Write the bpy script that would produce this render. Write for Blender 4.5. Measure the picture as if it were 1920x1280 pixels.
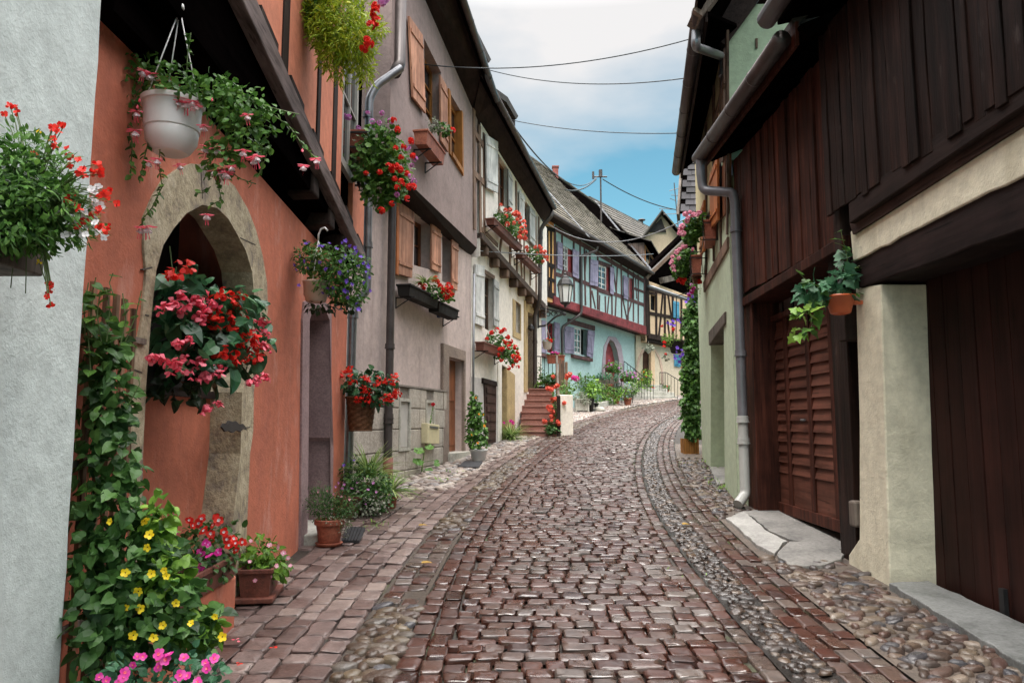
import bpy, math, random
import numpy as np
from mathutils import Vector, Matrix
from mathutils.geometry import tessellate_polygon

for o in list(bpy.data.objects):
    bpy.data.objects.remove(o)
SC = bpy.context.scene
COL = SC.collection
R = math.radians
random.seed(11)
RG = np.random.default_rng(11)

# ------------------------------------------------------------------ camera
FPX, HOR, CAMZ = 1400.0, 790.0, 1.6
PITCH = math.atan((HOR - 640.0) / FPX)
cam = bpy.data.cameras.new('camera')
cam.sensor_width = 36.0
cam.lens = 36.0 * FPX / 1920.0
cam.clip_start = 0.05
cam.clip_end = 600.0
camo = bpy.data.objects.new('camera', cam)
camo.location = (0, 0, CAMZ)
camo.rotation_euler = (math.pi / 2 + PITCH, 0, 0)
COL.objects.link(camo)
SC.camera = camo

# ------------------------------------------------------------------ light
SUN_EL, SUN_AZ = R(68), R(195)          # azimuth from +Y towards +X: behind the camera, to the right
SKY_STRENGTH = 0.10
EXPOSURE = 2.0
SC.view_settings.view_transform = 'Standard'
SC.view_settings.look = 'None'
SC.view_settings.exposure = EXPOSURE
SC.view_settings.gamma = 1.0
world = bpy.data.worlds.new("World")
SC.world = world
world.use_nodes = True


def build_world():
    nt = world.node_tree
    nt.nodes.clear()
    N = nt.nodes.new
    L = nt.links.new
    out = N('ShaderNodeOutputWorld')
    bg = N('ShaderNodeBackground')
    sky = N('ShaderNodeTexSky')
    sky.sky_type = 'NISHITA'
    sky.sun_disc = False
    sky.sun_elevation = SUN_EL
    sky.sun_rotation = SUN_AZ
    sky.air_density = 1.0
    sky.dust_density = 0.6
    tc = N('ShaderNodeTexCoord')
    sep = N('ShaderNodeSeparateXYZ')
    L(tc.outputs['Generated'], sep.inputs[0])
    # cloud sheet: breaks up towards the skyline, closed and brighter overhead (an overcast sky)
    mp = N('ShaderNodeMapping')
    mp.inputs['Scale'].default_value = (1.0, 1.0, 2.4)
    L(tc.outputs['Generated'], mp.inputs[0])
    ns = N('ShaderNodeTexNoise')
    ns.inputs['Scale'].default_value = 3.6
    ns.inputs['Detail'].default_value = 6.0
    ns.inputs['Roughness'].default_value = 0.5
    L(mp.outputs[0], ns.inputs[0])
    add = N('ShaderNodeMath')
    add.operation = 'MULTIPLY_ADD'
    add.inputs[1].default_value = 0.34
    L(ns.outputs[0], add.inputs[0])
    L(sep.outputs[2], add.inputs[2])
    cr = N('ShaderNodeValToRGB')
    cr.color_ramp.elements[0].position = 0.47
    cr.color_ramp.elements[0].color = (0, 0, 0, 1)
    cr.color_ramp.elements[1].position = 0.66
    cr.color_ramp.elements[1].color = (1, 1, 1, 1)
    L(add.outputs[0], cr.inputs[0])
    # brightness of the clouds grows with height
    cb = N('ShaderNodeMapRange')
    cb.inputs['From Min'].default_value = 0.50
    cb.inputs['From Max'].default_value = 0.95
    cb.inputs['To Min'].default_value = 2.25
    cb.inputs['To Max'].default_value = 19.0
    L(sep.outputs[2], cb.inputs[0])
    cc = N('ShaderNodeMix')
    cc.data_type = 'RGBA'
    cc.blend_type = 'MULTIPLY'
    cc.inputs[0].default_value = 1.0
    cc.inputs[6].default_value = (1.0, 0.985, 0.985, 1)
    L(cb.outputs[0], cc.inputs[7])
    tint = N('ShaderNodeMix')
    tint.data_type = 'RGBA'
    tint.blend_type = 'MULTIPLY'
    tint.inputs[0].default_value = 1.0
    tint.inputs[7].default_value = (0.32, 0.50, 0.43, 1)
    L(sky.outputs[0], tint.inputs[6])
    mix = N('ShaderNodeMix')
    mix.data_type = 'RGBA'
    L(cr.outputs[0], mix.inputs[0])
    L(tint.outputs[2], mix.inputs[6])
    L(cc.outputs[2], mix.inputs[7])
    L(mix.outputs[2], bg.inputs[0])
    bg.inputs[1].default_value = SKY_STRENGTH
    L(bg.outputs[0], out.inputs[0])


build_world()
sun = bpy.data.lights.new('sun', 'SUN')
sun.energy = 1.5
sun.angle = R(30)
sun.color = (1.0, 0.95, 0.88)
suno = bpy.data.objects.new('sun', sun)
d = Vector((math.sin(SUN_AZ) * math.cos(SUN_EL), math.cos(SUN_AZ) * math.cos(SUN_EL), math.sin(SUN_EL)))
suno.rotation_euler = d.to_track_quat('Z', 'Y').to_euler()
COL.objects.link(suno)
SC.cycles.use_denoising = True
SC.cycles.max_bounces = 6
SC.cycles.diffuse_bounces = 3
SC.cycles.transparent_max_bounces = 6

# ------------------------------------------------------------------ geometry of the picture
CP, SP_ = math.cos(PITCH), math.sin(PITCH)


def ray(u, v):
    x, y = (u - 960.0) / FPX, (640.0 - v) / FPX
    return Vector((x, CP - SP_ * y, SP_ + CP * y))


def at(u, v, Y):
    r = ray(u, v)
    return Vector((0, 0, CAMZ)) + r * (Y / r.y)


def gz(y):
    if y < 0:
        return 0.0555 * y
    if y > 42:
        return 3.125 + 0.093 * (y - 42)
    return 0.0555 * y + 0.00045 * y * y


def ground(u, v):
    r = ray(u, v)
    h = lambda y: CAMZ + r.z * y / r.y - gz(y)
    Y = 0.5
    while h(Y) > 0 and Y < 60:
        Y += 0.25
    lo, hi = Y - 0.25, Y
    for _ in range(30):
        Y = (lo + hi) / 2
        lo, hi = (Y, hi) if h(Y) > 0 else (lo, Y)
    return Vector((r.x * Y / r.y, Y, gz(Y)))


class Facade:
    """a vertical plane from plan point A (near) to B (far); side=+1: the street lies to the right"""

    def __init__(s, A, B, side):
        s.A, s.B = Vector(A), Vector(B)
        d = (s.B - s.A)
        s.len = d.length
        s.d = d / s.len
        s.n = Vector((s.d.y, -s.d.x)) * side
        s.d3 = Vector((s.d.x, s.d.y, 0))
        s.n3 = Vector((s.n.x, s.n.y, 0))

    def p(s, u, v, off=0.0):
        r = ray(u, v)
        a = s.A + s.n * off
        t = (a.x * s.n.x + a.y * s.n.y) / (r.x * s.n.x + r.y * s.n.y)
        return Vector((0, 0, CAMZ)) + r * t

    def st(s, u, v, off=0.0):
        q = s.p(u, v, off)
        return ((q.x - s.A.x) * s.d.x + (q.y - s.A.y) * s.d.y, q.z)

    def w(s, a, z, off=0.0):
        return Vector((s.A.x + s.d.x * a + s.n.x * off, s.A.y + s.d.y * a + s.n.y * off, z))

    def pts(s, uv, off=0.0):
        return [s.st(u, v, off) for u, v in uv]


LOC = {}


class MB:
    def __init__(s):
        s.v, s.f, s.uv = [], [], {}

    def face(s, pts, uv=None):
        n = len(s.v)
        s.v += [tuple(p) for p in pts]
        s.f.append(tuple(range(n, n + len(pts))))
        if uv:
            s.uv[len(s.f) - 1] = uv

    def prism(s, front, vec):
        """front polygon (3D points) extruded by vec"""
        n, k = len(s.v), len(front)
        vec = Vector(vec)
        s.v += [tuple(p) for p in front] + [tuple(Vector(p) + vec) for p in front]
        s.f.append(tuple(range(n, n + k)))
        s.f.append(tuple(range(n + 2 * k - 1, n + k - 1, -1)))
        for i in range(k):
            j = (i + 1) % k
            s.f.append((n + i, n + k + i, n + k + j, n + j))
        return s

    def fq(s, F, st, o0, o1):
        """polygon in facade coordinates from offset o0 to o1"""
        return s.prism([F.w(a, z, o1) for a, z in st], F.n3 * (o0 - o1))

    def fpx(s, F, uv, o0, o1, at_=None):
        """polygon given by photo pixels on the plane offset by at_ (default o1)"""
        return s.fq(F, F.pts(uv, o1 if at_ is None else at_), o0, o1)

    def fbox(s, F, a0, a1, z0, z1, o0, o1):
        return s.fq(F, [(a0, z0), (a1, z0), (a1, z1), (a0, z1)], o0, o1)

    def box(s, x0, x1, y0, y1, z0, z1):
        return s.prism([Vector((x0, y0, z0)), Vector((x1, y0, z0)), Vector((x1, y1, z0)), Vector((x0, y1, z0))], (0, 0, z1 - z0))

    def bar(s, p, q, w, h, up=(0, 0, 1)):
        """rectangular bar from p to q, width w, height h"""
        p, q = Vector(p), Vector(q)
        d = (q - p).normalized()
        sd = d.cross(Vector(up))
        if sd.length < 1e-4:
            sd = d.cross(Vector((0, 1, 0)))
        sd.normalize()
        u = sd.cross(d).normalized()
        a, b = sd * w / 2, u * h / 2
        return s.prism([p - a - b, p + a - b, p + a + b, p - a + b], q - p)

    def tube(s, path, r, n=8, cap=True):
        path = [Vector(p) for p in path]
        m = len(path)
        rr = r if isinstance(r, (list, tuple)) else [r] * m
        base = len(s.v)
        t0 = (path[1] - path[0]).normalized()
        a = t0.orthogonal().normalized()
        for i in range(m):
            if i == 0:
                t = path[1] - path[0]
            elif i == m - 1:
                t = path[-1] - path[-2]
            else:
                t = (path[i + 1] - path[i]).normalized() + (path[i] - path[i - 1]).normalized()
            if t.length < 1e-9:
                t = t0
            t.normalize()
            a = (a - t * a.dot(t))
            if a.length < 1e-6:
                a = t.orthogonal()
            a.normalize()
            b = t.cross(a)
            for k in range(n):
                th = 2 * math.pi * k / n
                s.v.append(tuple(path[i] + (a * math.cos(th) + b * math.sin(th)) * rr[i]))
        for i in range(m - 1):
            for k in range(n):
                k2 = (k + 1) % n
                s.f.append((base + i * n + k, base + i * n + k2, base + (i + 1) * n + k2, base + (i + 1) * n + k))
        if cap:
            s.f.append(tuple(base + k for k in range(n - 1, -1, -1)))
            s.f.append(tuple(base + (m - 1) * n + k for k in range(n)))
        return s

    def lathe(s, c, prof, n=20, sx=1.0, sy=1.0):
        base = len(s.v)
        for r, z in prof:
            for k in range(n):
                th = 2 * math.pi * k / n
                s.v.append((c[0] + r * sx * math.cos(th), c[1] + r * sy * math.sin(th), c[2] + z))
        for i in range(len(prof) - 1):
            for k in range(n):
                k2 = (k + 1) % n
                s.f.append((base + i * n + k, base + i * n + k2, base + (i + 1) * n + k2, base + (i + 1) * n + k))
        s.f.append(tuple(base + k for k in range(n - 1, -1, -1)))
        s.f.append(tuple(base + (len(prof) - 1) * n + k for k in range(n)))
        return s

    def holed(s, F, outer, holes, off, rev):
        """wall face in facade coordinates with openings; the reveals run rev inwards"""
        polys = [[Vector((a, z, 0)) for a, z in outer]] + [[Vector((a, z, 0)) for a, z in h] for h in holes]
        flat = [q for pl in polys for q in pl]
        n = len(s.v)
        s.v += [tuple(F.w(q.x, q.y, off)) for q in flat]
        for t in tessellate_polygon(polys):
            s.f.append(tuple(n + i for i in t))
        for h in holes:
            k = len(h)
            for i in range(k):
                a, b = h[i], h[(i + 1) % k]
                s.face([F.w(a[0], a[1], off), F.w(b[0], b[1], off), F.w(b[0], b[1], off - rev), F.w(a[0], a[1], off - rev)])
        return s

    def build(s, name, mat, parent=None, smooth=False, bevel=0.0, sub=0):
        me = bpy.data.meshes.new(name)
        loc = LOC.get(parent.name, Vector()) if parent else Vector(s.v[0])
        if not parent:
            xs = np.array(s.v)
            loc = Vector(((xs[:, 0].min() + xs[:, 0].max()) / 2, (xs[:, 1].min() + xs[:, 1].max()) / 2, xs[:, 2].min()))
        vv = np.array(s.v, dtype=float) - np.array(loc)
        me.from_pydata([tuple(x) for x in vv], [], s.f)
        if s.uv:
            uvl = me.uv_layers.new(name='UVMap')
            for fi, uv in s.uv.items():
                pl = me.polygons[fi]
                for li, q in zip(pl.loop_indices, uv):
                    uvl.data[li].uv = q
        me.validate()
        if smooth:
            me.polygons.foreach_set('use_smooth', [True] * len(me.polygons))
        me.update()
        o = bpy.data.objects.new(name, me)
        COL.objects.link(o)
        mats = mat if isinstance(mat, (list, tuple)) else [mat]
        for m in mats:
            me.materials.append(m)
        if parent:
            o.parent = parent
        else:
            o.location = loc
        LOC[o.name] = loc
        import bmesh
        bm = bmesh.new()
        bm.from_mesh(me)
        bmesh.ops.recalc_face_normals(bm, faces=bm.faces)
        bm.to_mesh(me)
        bm.free()
        if bevel:
            md = o.modifiers.new('bevel', 'BEVEL')
            md.width = bevel
            md.segments = 2
            md.limit_method = 'ANGLE'
            md.angle_limit = R(50)
        return o


def thing(name, label, cat, loc, group=None):
    o = bpy.data.objects.new(name, None)
    o.empty_display_size = 0.2
    o.location = loc
    COL.objects.link(o)
    LOC[o.name] = Vector(loc)
    return tag(o, label, cat, group)


def tag(o, label, cat, group=None, kind=None):
    if label:
        o['label'] = label
    if cat:
        o['category'] = cat
    if group:
        o['group'] = group
    if kind:
        o['kind'] = kind
    return o


def struct(o):
    o['kind'] = 'structure'
    return o


# ------------------------------------------------------------------ materials
MATS = {}


def newmat(name):
    m = bpy.data.materials.new(name)
    m.use_nodes = True
    nt = m.node_tree
    b = nt.nodes['Principled BSDF']
    return m, nt, b, nt.nodes.new, nt.links.new


def ramp(nt, cols, fac=None):
    r = nt.nodes.new('ShaderNodeValToRGB')
    cr = r.color_ramp
    while len(cr.elements) < len(cols):
        cr.elements.new(0.5)
    for e, (p, c) in zip(cr.elements, cols):
        e.position = p
        e.color = (c[0], c[1], c[2], 1)
    if fac is not None:
        nt.links.new(fac, r.inputs[0])
    return r


def noise(nt, scale, detail=4, rough=0.55, vec=None, mapscale=None, coord='Object'):
    n = nt.nodes.new('ShaderNodeTexNoise')
    n.inputs['Scale'].default_value = scale
    n.inputs['Detail'].default_value = detail
    n.inputs['Roughness'].default_value = rough
    tc = nt.nodes.new('ShaderNodeTexCoord')
    src = tc.outputs[coord]
    if mapscale:
        mp = nt.nodes.new('ShaderNodeMapping')
        mp.inputs['Scale'].default_value = mapscale
        nt.links.new(src, mp.inputs[0])
        src = mp.outputs[0]
    nt.links.new(src, n.inputs[0])
    return n


def bump(nt, bsdf, h, dist=0.01, strength=0.6, prev=None):
    b = nt.nodes.new('ShaderNodeBump')
    b.inputs['Distance'].default_value = dist
    b.inputs['Strength'].default_value = strength
    nt.links.new(h, b.inputs['Height'])
    if prev:
        nt.links.new(prev.outputs[0], b.inputs['Normal'])
    nt.links.new(b.outputs[0], bsdf.inputs['Normal'])
    return b


def mixc(nt, a, b, fac, mode='MIX'):
    m = nt.nodes.new('ShaderNodeMix')
    m.data_type = 'RGBA'
    m.blend_type = mode
    for i, x in ((6, a), (7, b)):
        if isinstance(x, tuple):
            m.inputs[i].default_value = (x[0], x[1], x[2], 1)
        else:
            nt.links.new(x, m.inputs[i])
    if isinstance(fac, float):
        m.inputs[0].default_value = fac
    else:
        nt.links.new(fac, m.inputs[0])
    return m.outputs[2]


def sc(c, k):
    return tuple(x * k for x in c)


def plaster(name, c, var=0.22, grain=60, bmp=0.5, stain=None, streak=0.35, rough=0.85, scuff=None):
    """lime render: uneven wash, rain streaks, trowel grain"""
    if name in MATS:
        return MATS[name]
    m, nt, b, N, L = newmat(name)
    n1 = noise(nt, 1.3, 6, 0.65)
    r1 = ramp(nt, [(0.3, sc(c, 1 - var)), (0.5, c), (0.72, sc(c, 1 + var * 0.7))], n1.outputs[0])
    n2 = noise(nt, 1.0, 5, 0.6, mapscale=(5.0, 5.0, 0.5))
    st = stain or sc(c, 0.55)
    r2 = ramp(nt, [(0.52, (0, 0, 0)), (0.8, (1, 1, 1))], n2.outputs[0])
    mul = N('ShaderNodeMath')
    mul.operation = 'MULTIPLY'
    mul.inputs[1].default_value = streak
    L(r2.outputs[0], mul.inputs[0])
    col = mixc(nt, r1.outputs[0], st, mul.outputs[0])
    n4 = noise(nt, 9.0, 5, 0.7)
    r4 = ramp(nt, [(0.35, (0.86, 0.86, 0.86)), (0.65, (1.08, 1.08, 1.08))], n4.outputs[0])
    col = mixc(nt, col, r4.outputs[0], 1.0, 'MULTIPLY')
    # hairline cracks, here and there
    vo = N('ShaderNodeTexVoronoi')
    vo.feature = 'DISTANCE_TO_EDGE'
    vo.inputs['Scale'].default_value = 0.9
    tcv = N('ShaderNodeTexCoord')
    wn = noise(nt, 2.0, 6, 0.7)
    wa = N('ShaderNodeVectorMath')
    wa.operation = 'MULTIPLY_ADD'
    wa.inputs[1].default_value = (0.55, 0.55, 0.55)
    L(wn.outputs[1], wa.inputs[0])
    L(tcv.outputs['Object'], wa.inputs[2])
    L(wa.outputs[0], vo.inputs['Vector'])
    rc = ramp(nt, [(0.0, (1, 1, 1)), (0.006, (0, 0, 0))], vo.outputs['Distance'])
    rm = ramp(nt, [(0.50, (0, 0, 0)), (0.60, (.55, .55, .55))], n1.outputs[0])
    cm = N('ShaderNodeMath')
    cm.operation = 'MULTIPLY'
    L(rc.outputs[0], cm.inputs[0])
    L(rm.outputs[0], cm.inputs[1])
    col = mixc(nt, col, sc(c, 0.35), cm.outputs[0])
    if scuff:
        n6 = noise(nt, 2.4, 7, 0.72, mapscale=(1.5, 1.5, .7))
        r6 = ramp(nt, [(0.54, (0, 0, 0)), (0.68, (.6, .6, .6))], n6.outputs[0])
        col = mixc(nt, col, scuff, r6.outputs[0])
    L(col, b.inputs['Base Color'])
    b.inputs['Roughness'].default_value = rough
    n3 = noise(nt, grain, 3, 0.7)
    b0 = bump(nt, b, n4.outputs[0], 0.02, 0.35)
    bump(nt, b, n3.outputs[0], 0.006, bmp, b0)
    MATS[name] = m
    return m


def wood(name, c, c2=None, axis='z', scale=14.0, rough=0.7, bmp=0.5, stretch=0.06, hi=1.35, worn=None, spec=0.12):
    """grain stretched along one object axis; axis='f' runs with the houses (along y)"""
    if name in MATS:
        return MATS[name]
    m, nt, b, N, L = newmat(name)
    c2 = c2 or sc(c, 0.45)
    ms = {'z': (1, 1, stretch), 'f': (1, stretch, 1), 'x': (stretch, 1, 1)}[axis]
    n1 = noise(nt, scale, 6, 0.65, mapscale=ms)
    n2 = noise(nt, 2.2, 4, 0.6)
    r1 = ramp(nt, [(0.30, c2), (0.52, c), (0.72, sc(c, hi))], n1.outputs[0])
    r2 = ramp(nt, [(0.3, (0.6, 0.6, 0.6)), (0.7, (1.3, 1.28, 1.26))], n2.outputs[0])
    col = mixc(nt, r1.outputs[0], r2.outputs[0], 1.0, 'MULTIPLY')
    L(col, b.inputs['Base Color'])
    oi = N('ShaderNodeObjectInfo')
    ro = ramp(nt, [(0.0, (0.62, 0.62, 0.62)), (0.5, (0.95, 0.95, 0.95)), (1.0, (1.45, 1.4, 1.38))], oi.outputs['Random'])
    col = mixc(nt, col, ro.outputs[0], 0.75, 'MULTIPLY')
    n5 = noise(nt, scale * 2.2, 3, 0.5, mapscale=ms)
    cr = ramp(nt, [(0.30, (0.25, 0.25, 0.25)), (0.38, (1, 1, 1))], n5.outputs[0])
    col = mixc(nt, col, cr.outputs[0], 0.8, 'MULTIPLY')
    if worn:
        n7 = noise(nt, 5.0, 5, 0.65, mapscale=(1, 1, .35))
        r7 = ramp(nt, [(0.63, (0, 0, 0)), (0.74, (.7, .7, .7))], n7.outputs[0])
        col = mixc(nt, col, worn, r7.outputs[0])
    L(col, b.inputs['Base Color'])
    b.inputs['Roughness'].default_value = rough
    b.inputs['Specular IOR Level'].default_value = spec
    bump(nt, b, n1.outputs[0], 0.008, bmp)
    MATS[name] = m
    return m


def stone(name, c, c2, scale=3.0, grain=40, rough=0.8, bmp=0.7, c3=None):
    if name in MATS:
        return MATS[name]
    m, nt, b, N, L = newmat(name)
    n1 = noise(nt, scale, 7, 0.68)
    r1 = ramp(nt, [(0.32, c2), (0.5, c), (0.7, c3 or sc(c, 1.25))], n1.outputs[0])
    n2 = noise(nt, grain, 4, 0.7)
    r2 = ramp(nt, [(0.35, (0.72, 0.72, 0.72)), (0.6, (1.06, 1.06, 1.06))], n2.outputs[0])
    col = mixc(nt, r1.outputs[0], r2.outputs[0], 1.0, 'MULTIPLY')
    L(col, b.inputs['Base Color'])
    b.inputs['Roughness'].default_value = rough
    b0 = bump(nt, b, n1.outputs[0], 0.03, bmp)
    bump(nt, b, n2.outputs[0], 0.008, bmp, b0)
    MATS[name] = m
    return m


def plain(name, c, rough=0.5, metal=0.0, var=0.15, scale=6.0, spec=0.5, bmp=0.0):
    if name in MATS:
        return MATS[name]
    m, nt, b, N, L = newmat(name)
    n1 = noise(nt, scale, 5, 0.65)
    r1 = ramp(nt, [(0.3, sc(c, 1 - var)), (0.7, sc(c, 1 + var))], n1.outputs[0])
    L(r1.outputs[0], b.inputs['Base Color'])
    rr = ramp(nt, [(0.3, (rough * 0.75,) * 3), (0.7, (min(1, rough * 1.25),) * 3)], n1.outputs[0])
    L(rr.outputs[0], b.inputs['Roughness'])
    b.inputs['Metallic'].default_value = metal
    b.inputs['Specular IOR Level'].default_value = spec
    if bmp:
        bump(nt, b, n1.outputs[0], 0.01, bmp)
    MATS[name] = m
    return m


def leafmat(name, dark, mid, light, rough=0.45, trans=0.3):
    """every leaf has its own shade of the plant's greens (attribute rnd)"""
    if name in MATS:
        return MATS[name]
    m, nt, b, N, L = newmat(name)
    a = N('ShaderNodeAttribute')
    a.attribute_name = 'rnd'
    r = ramp(nt, [(0.0, dark), (0.5, mid), (1.0, light)], a.outputs['Fac'])
    L(r.outputs[0], b.inputs['Base Color'])
    b.inputs['Roughness'].default_value = rough
    b.inputs['Specular IOR Level'].default_value = 0.35
    t = N('ShaderNodeBsdfTranslucent')
    L(r.outputs[0], t.inputs[0])
    mx = N('ShaderNodeMixShader')
    mx.inputs[0].default_value = trans
    L(b.outputs[0], mx.inputs[1])
    L(t.outputs[0], mx.inputs[2])
    L(mx.outputs[0], nt.nodes['Material Output'].inputs[0])
    MATS[name] = m
    return m


def tilemat(name, c, c2, c3, u=0.22, v=0.2):
    """roof tiles: the courses are modelled, the joints across a course are in the material (UV in metres)"""
    if name in MATS:
        return MATS[name]
    m, nt, b, N, L = newmat(name)
    tc = N('ShaderNodeTexCoord')
    br = N('ShaderNodeTexBrick')
    br.inputs['Scale'].default_value = 1.0
    br.inputs['Brick Width'].default_value = u
    br.inputs['Row Height'].default_value = v
    br.inputs['Mortar Size'].default_value = 0.012
    br.inputs['Color1'].default_value = (0, 0, 0, 1)
    br.inputs['Color2'].default_value = (1, 1, 1, 1)
    br.inputs['Mortar'].default_value = (0.5, 0.5, 0.5, 1)
    br.inputs['Bias'].default_value = 0.0
    L(tc.outputs['UV'], br.inputs[0])
    r = ramp(nt, [(0.0, c2), (0.5, c), (1.0, c3)], br.outputs[0])
    n1 = noise(nt, 1.6, 6, 0.7)
    r2 = ramp(nt, [(0.35, (0.6, 0.62, 0.55)), (0.65, (1.15, 1.13, 1.1))], n1.outputs[0])
    col = mixc(nt, r.outputs[0], r2.outputs[0], 1.0, 'MULTIPLY')
    col = mixc(nt, col, sc(c2, 0.35), br.outputs[1])
    L(col, b.inputs['Base Color'])
    b.inputs['Roughness'].default_value = 0.6
    inv = N('ShaderNodeMath')
    inv.operation = 'SUBTRACT'
    inv.inputs[0].default_value = 1.0
    L(br.outputs[1], inv.inputs[1])
    b0 = bump(nt, b, inv.outputs[0], 0.02, 0.7)
    n2 = noise(nt, 30, 3, 0.6)
    bump(nt, b, n2.outputs[0], 0.01, 0.4, b0)
    MATS[name] = m
    return m
# ------------------------------------------------------------------ many small pieces in one mesh
class NP:
    def __init__(s):
        s.V, s.loops, s.tot, s.rnd, s.mi, s.r2 = [], [], [], [], [], []
        s.n = 0

    def add(s, tv, tf, M, P, rnd, mi=0, r2=None):
        """copies of a template (tv, tf), each with its matrix and place; deform arrays may be (N,n,3)"""
        N = len(P)
        if N == 0:
            return
        tv = np.asarray(tv, dtype=float)
        if tv.ndim == 2:
            v = np.einsum('kij,nj->kni', M, tv) + P[:, None, :]
            n = len(tv)
        else:
            v = np.einsum('kij,knj->kni', M, tv) + P[:, None, :]
            n = tv.shape[1]
        s.V.append(v.reshape(-1, 3))
        fl = np.concatenate([np.array(f) for f in tf])
        off = (np.arange(N) * n + s.n)[:, None]
        s.loops.append((fl[None, :] + off).reshape(-1))
        s.tot.append(np.tile(np.array([len(f) for f in tf]), N))
        mia = np.tile(np.array([mi] * len(tf) if isinstance(mi, int) else mi), N)
        s.mi.append(mia)
        s.rnd.append(np.repeat(rnd, n))
        s.r2.append(np.repeat(np.zeros(N) if r2 is None else r2, n))
        s.n += N * n

    def build(s, name, mats, parent=None, smooth=True, loc=None):
        V = np.concatenate(s.V)
        loops = np.concatenate(s.loops).astype(np.int32)
        tot = np.concatenate(s.tot).astype(np.int32)
        mi = np.concatenate(s.mi).astype(np.int32)
        if parent:
            loc = LOC.get(parent.name, Vector())
        elif loc is None:
            loc = Vector(((V[:, 0].min() + V[:, 0].max()) / 2, (V[:, 1].min() + V[:, 1].max()) / 2, V[:, 2].min()))
        V = V - np.array(loc)
        me = bpy.data.meshes.new(name)
        me.vertices.add(len(V))
        me.vertices.foreach_set('co', V.astype(np.float32).ravel())
        me.loops.add(len(loops))
        me.loops.foreach_set('vertex_index', loops)
        me.polygons.add(len(tot))
        st = np.concatenate([[0], np.cumsum(tot)[:-1]]).astype(np.int32)
        me.polygons.foreach_set('loop_start', st)
        me.polygons.foreach_set('loop_total', tot)
        me.polygons.foreach_set('material_index', mi)
        me.polygons.foreach_set('use_smooth', np.full(len(tot), smooth))
        for an, arr in (('rnd', s.rnd), ('rnd2', s.r2)):
            at_ = me.attributes.new(an, 'FLOAT', 'POINT')
            at_.data.foreach_set('value', np.concatenate(arr).astype(np.float32))
        me.update(calc_edges=True)
        me.validate()
        o = bpy.data.objects.new(name, me)
        COL.objects.link(o)
        for m in (mats if isinstance(mats, (list, tuple)) else [mats]):
            me.materials.append(m)
        if parent:
            o.parent = parent
        else:
            o.location = loc
        LOC[o.name] = Vector(loc)
        return o


# ------------------------------------------------------------------ the lane
_cy = np.array([-6, -2, 0, 3.95, 7.6, 11.5, 15.5, 19.5, 23.8, 28, 31, 36, 42])
_cx = np.array([0.75, 0.6, 0.54, 0.44, 0.40, 0.84, 1.58, 2.45, 3.55, 5.05, 6.4, 9.2, 13.2])
_pc = np.polyfit(_cy, _cx, 6)
_yy = np.linspace(-6, 42, 960)
_xx = np.polyval(_pc, _yy)
_ds = np.concatenate([[0], np.cumsum(np.hypot(np.diff(_xx), np.diff(_yy)))])
_tx, _ty = np.gradient(_xx, _ds), np.gradient(_yy, _ds)
SLEN = _ds[-1]


def lane(s, t):
    """street coordinates (s along, t to the right of the middle) -> x, y, heading"""
    s = np.asarray(s, dtype=float)
    x = np.interp(s, _ds, _xx)
    y = np.interp(s, _ds, _yy)
    tx = np.interp(s, _ds, _tx)
    ty = np.interp(s, _ds, _ty)
    h = np.hypot(tx, ty)
    tx, ty = tx / h, ty / h
    return x + ty * t, y - tx * t, tx, ty


def gzv(y):
    y = np.asarray(y, dtype=float)
    a = 0.0555 * y + 0.00045 * y * y
    return np.where(y < 0, 0.0555 * y, np.where(y > 42, 3.125 + 0.093 * (y - 42), a))


def zprof(t):
    """cross fall of the lane: a low crown, two gutters"""
    t = np.asarray(t)
    z = 0.035 * (1 - np.clip(np.abs(t) / 1.05, 0, 1) ** 2)
    z = z - 0.014 * np.exp(-((t - 1.26) / 0.13) ** 2) - 0.010 * np.exp(-((t + 1.18) / 0.15) ** 2)
    return z


# house lines that bound the paving (x as a function of y)
WL_Y = np.array([-6, 2.9, 3.0, 9.3, 10.7, 15.5, 22.5, 28.4, 38.4, 42.5, 50])
WL_X = np.array([-1.74, -1.78, -1.9, -2.05, -1.98, -0.86, 0.80, 1.1, 6.4, 11.2, 19])
WR_Y = np.array([-6, 9.5, 9.62, 14.6, 20, 28, 40])
WR_X = np.array([2.88, 2.9, 2.86, 3.68, 6.0, 11, 20])


def inside(x, y, m=0.03):
    return (x > np.interp(y, WL_Y, WL_X) + m) & (x < np.interp(y, WR_Y, WR_X) - m)


def sett_template(nc=3):
    """a rounded block: skirt, shoulder, worn top"""
    def ring(k, z, p):
        out = []
        n = 12
        for i in range(n):
            th = 2 * math.pi * (i + 0.5) / n
            c, s_ = math.cos(th), math.sin(th)
            e = 2.0 / p
            out.append((0.5 * k * math.copysign(abs(c) ** e, c), 0.5 * k * math.copysign(abs(s_) ** e, s_), z))
        return out
    v = ring(1.0, -1.0, 9) + ring(1.0, -0.30, 9) + ring(0.972, -0.11, 8) + ring(0.93, -0.03, 8) + ring(0.86, 0.0, 7) + ring(0.5, 0.01, 5)
    f = []
    for j in range(5):
        for i in range(12):
            a, b = j * 12 + i, j * 12 + (i + 1) % 12
            f.append((a, b, b + 12, a + 12))
    f.append(tuple(range(60, 72)))
    return np.array(v), f


def pebble_template():
    v, f = [], []
    n = 9
    prof = [(1.0, -0.5), (0.98, 0.05), (0.72, 0.38), (0.34, 0.5)]
    for r, z in prof:
        for i in range(n):
            th = 2 * math.pi * i / n
            v.append((0.5 * r * math.cos(th), 0.5 * r * math.sin(th), z))
    for j in range(3):
        for i in range(n):
            a, b = j * n + i, j * n + (i + 1) % n
            f.append((a, b, b + n, a + n))
    f.append(tuple(range(27, 36)))
    return np.array(v), f


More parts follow.
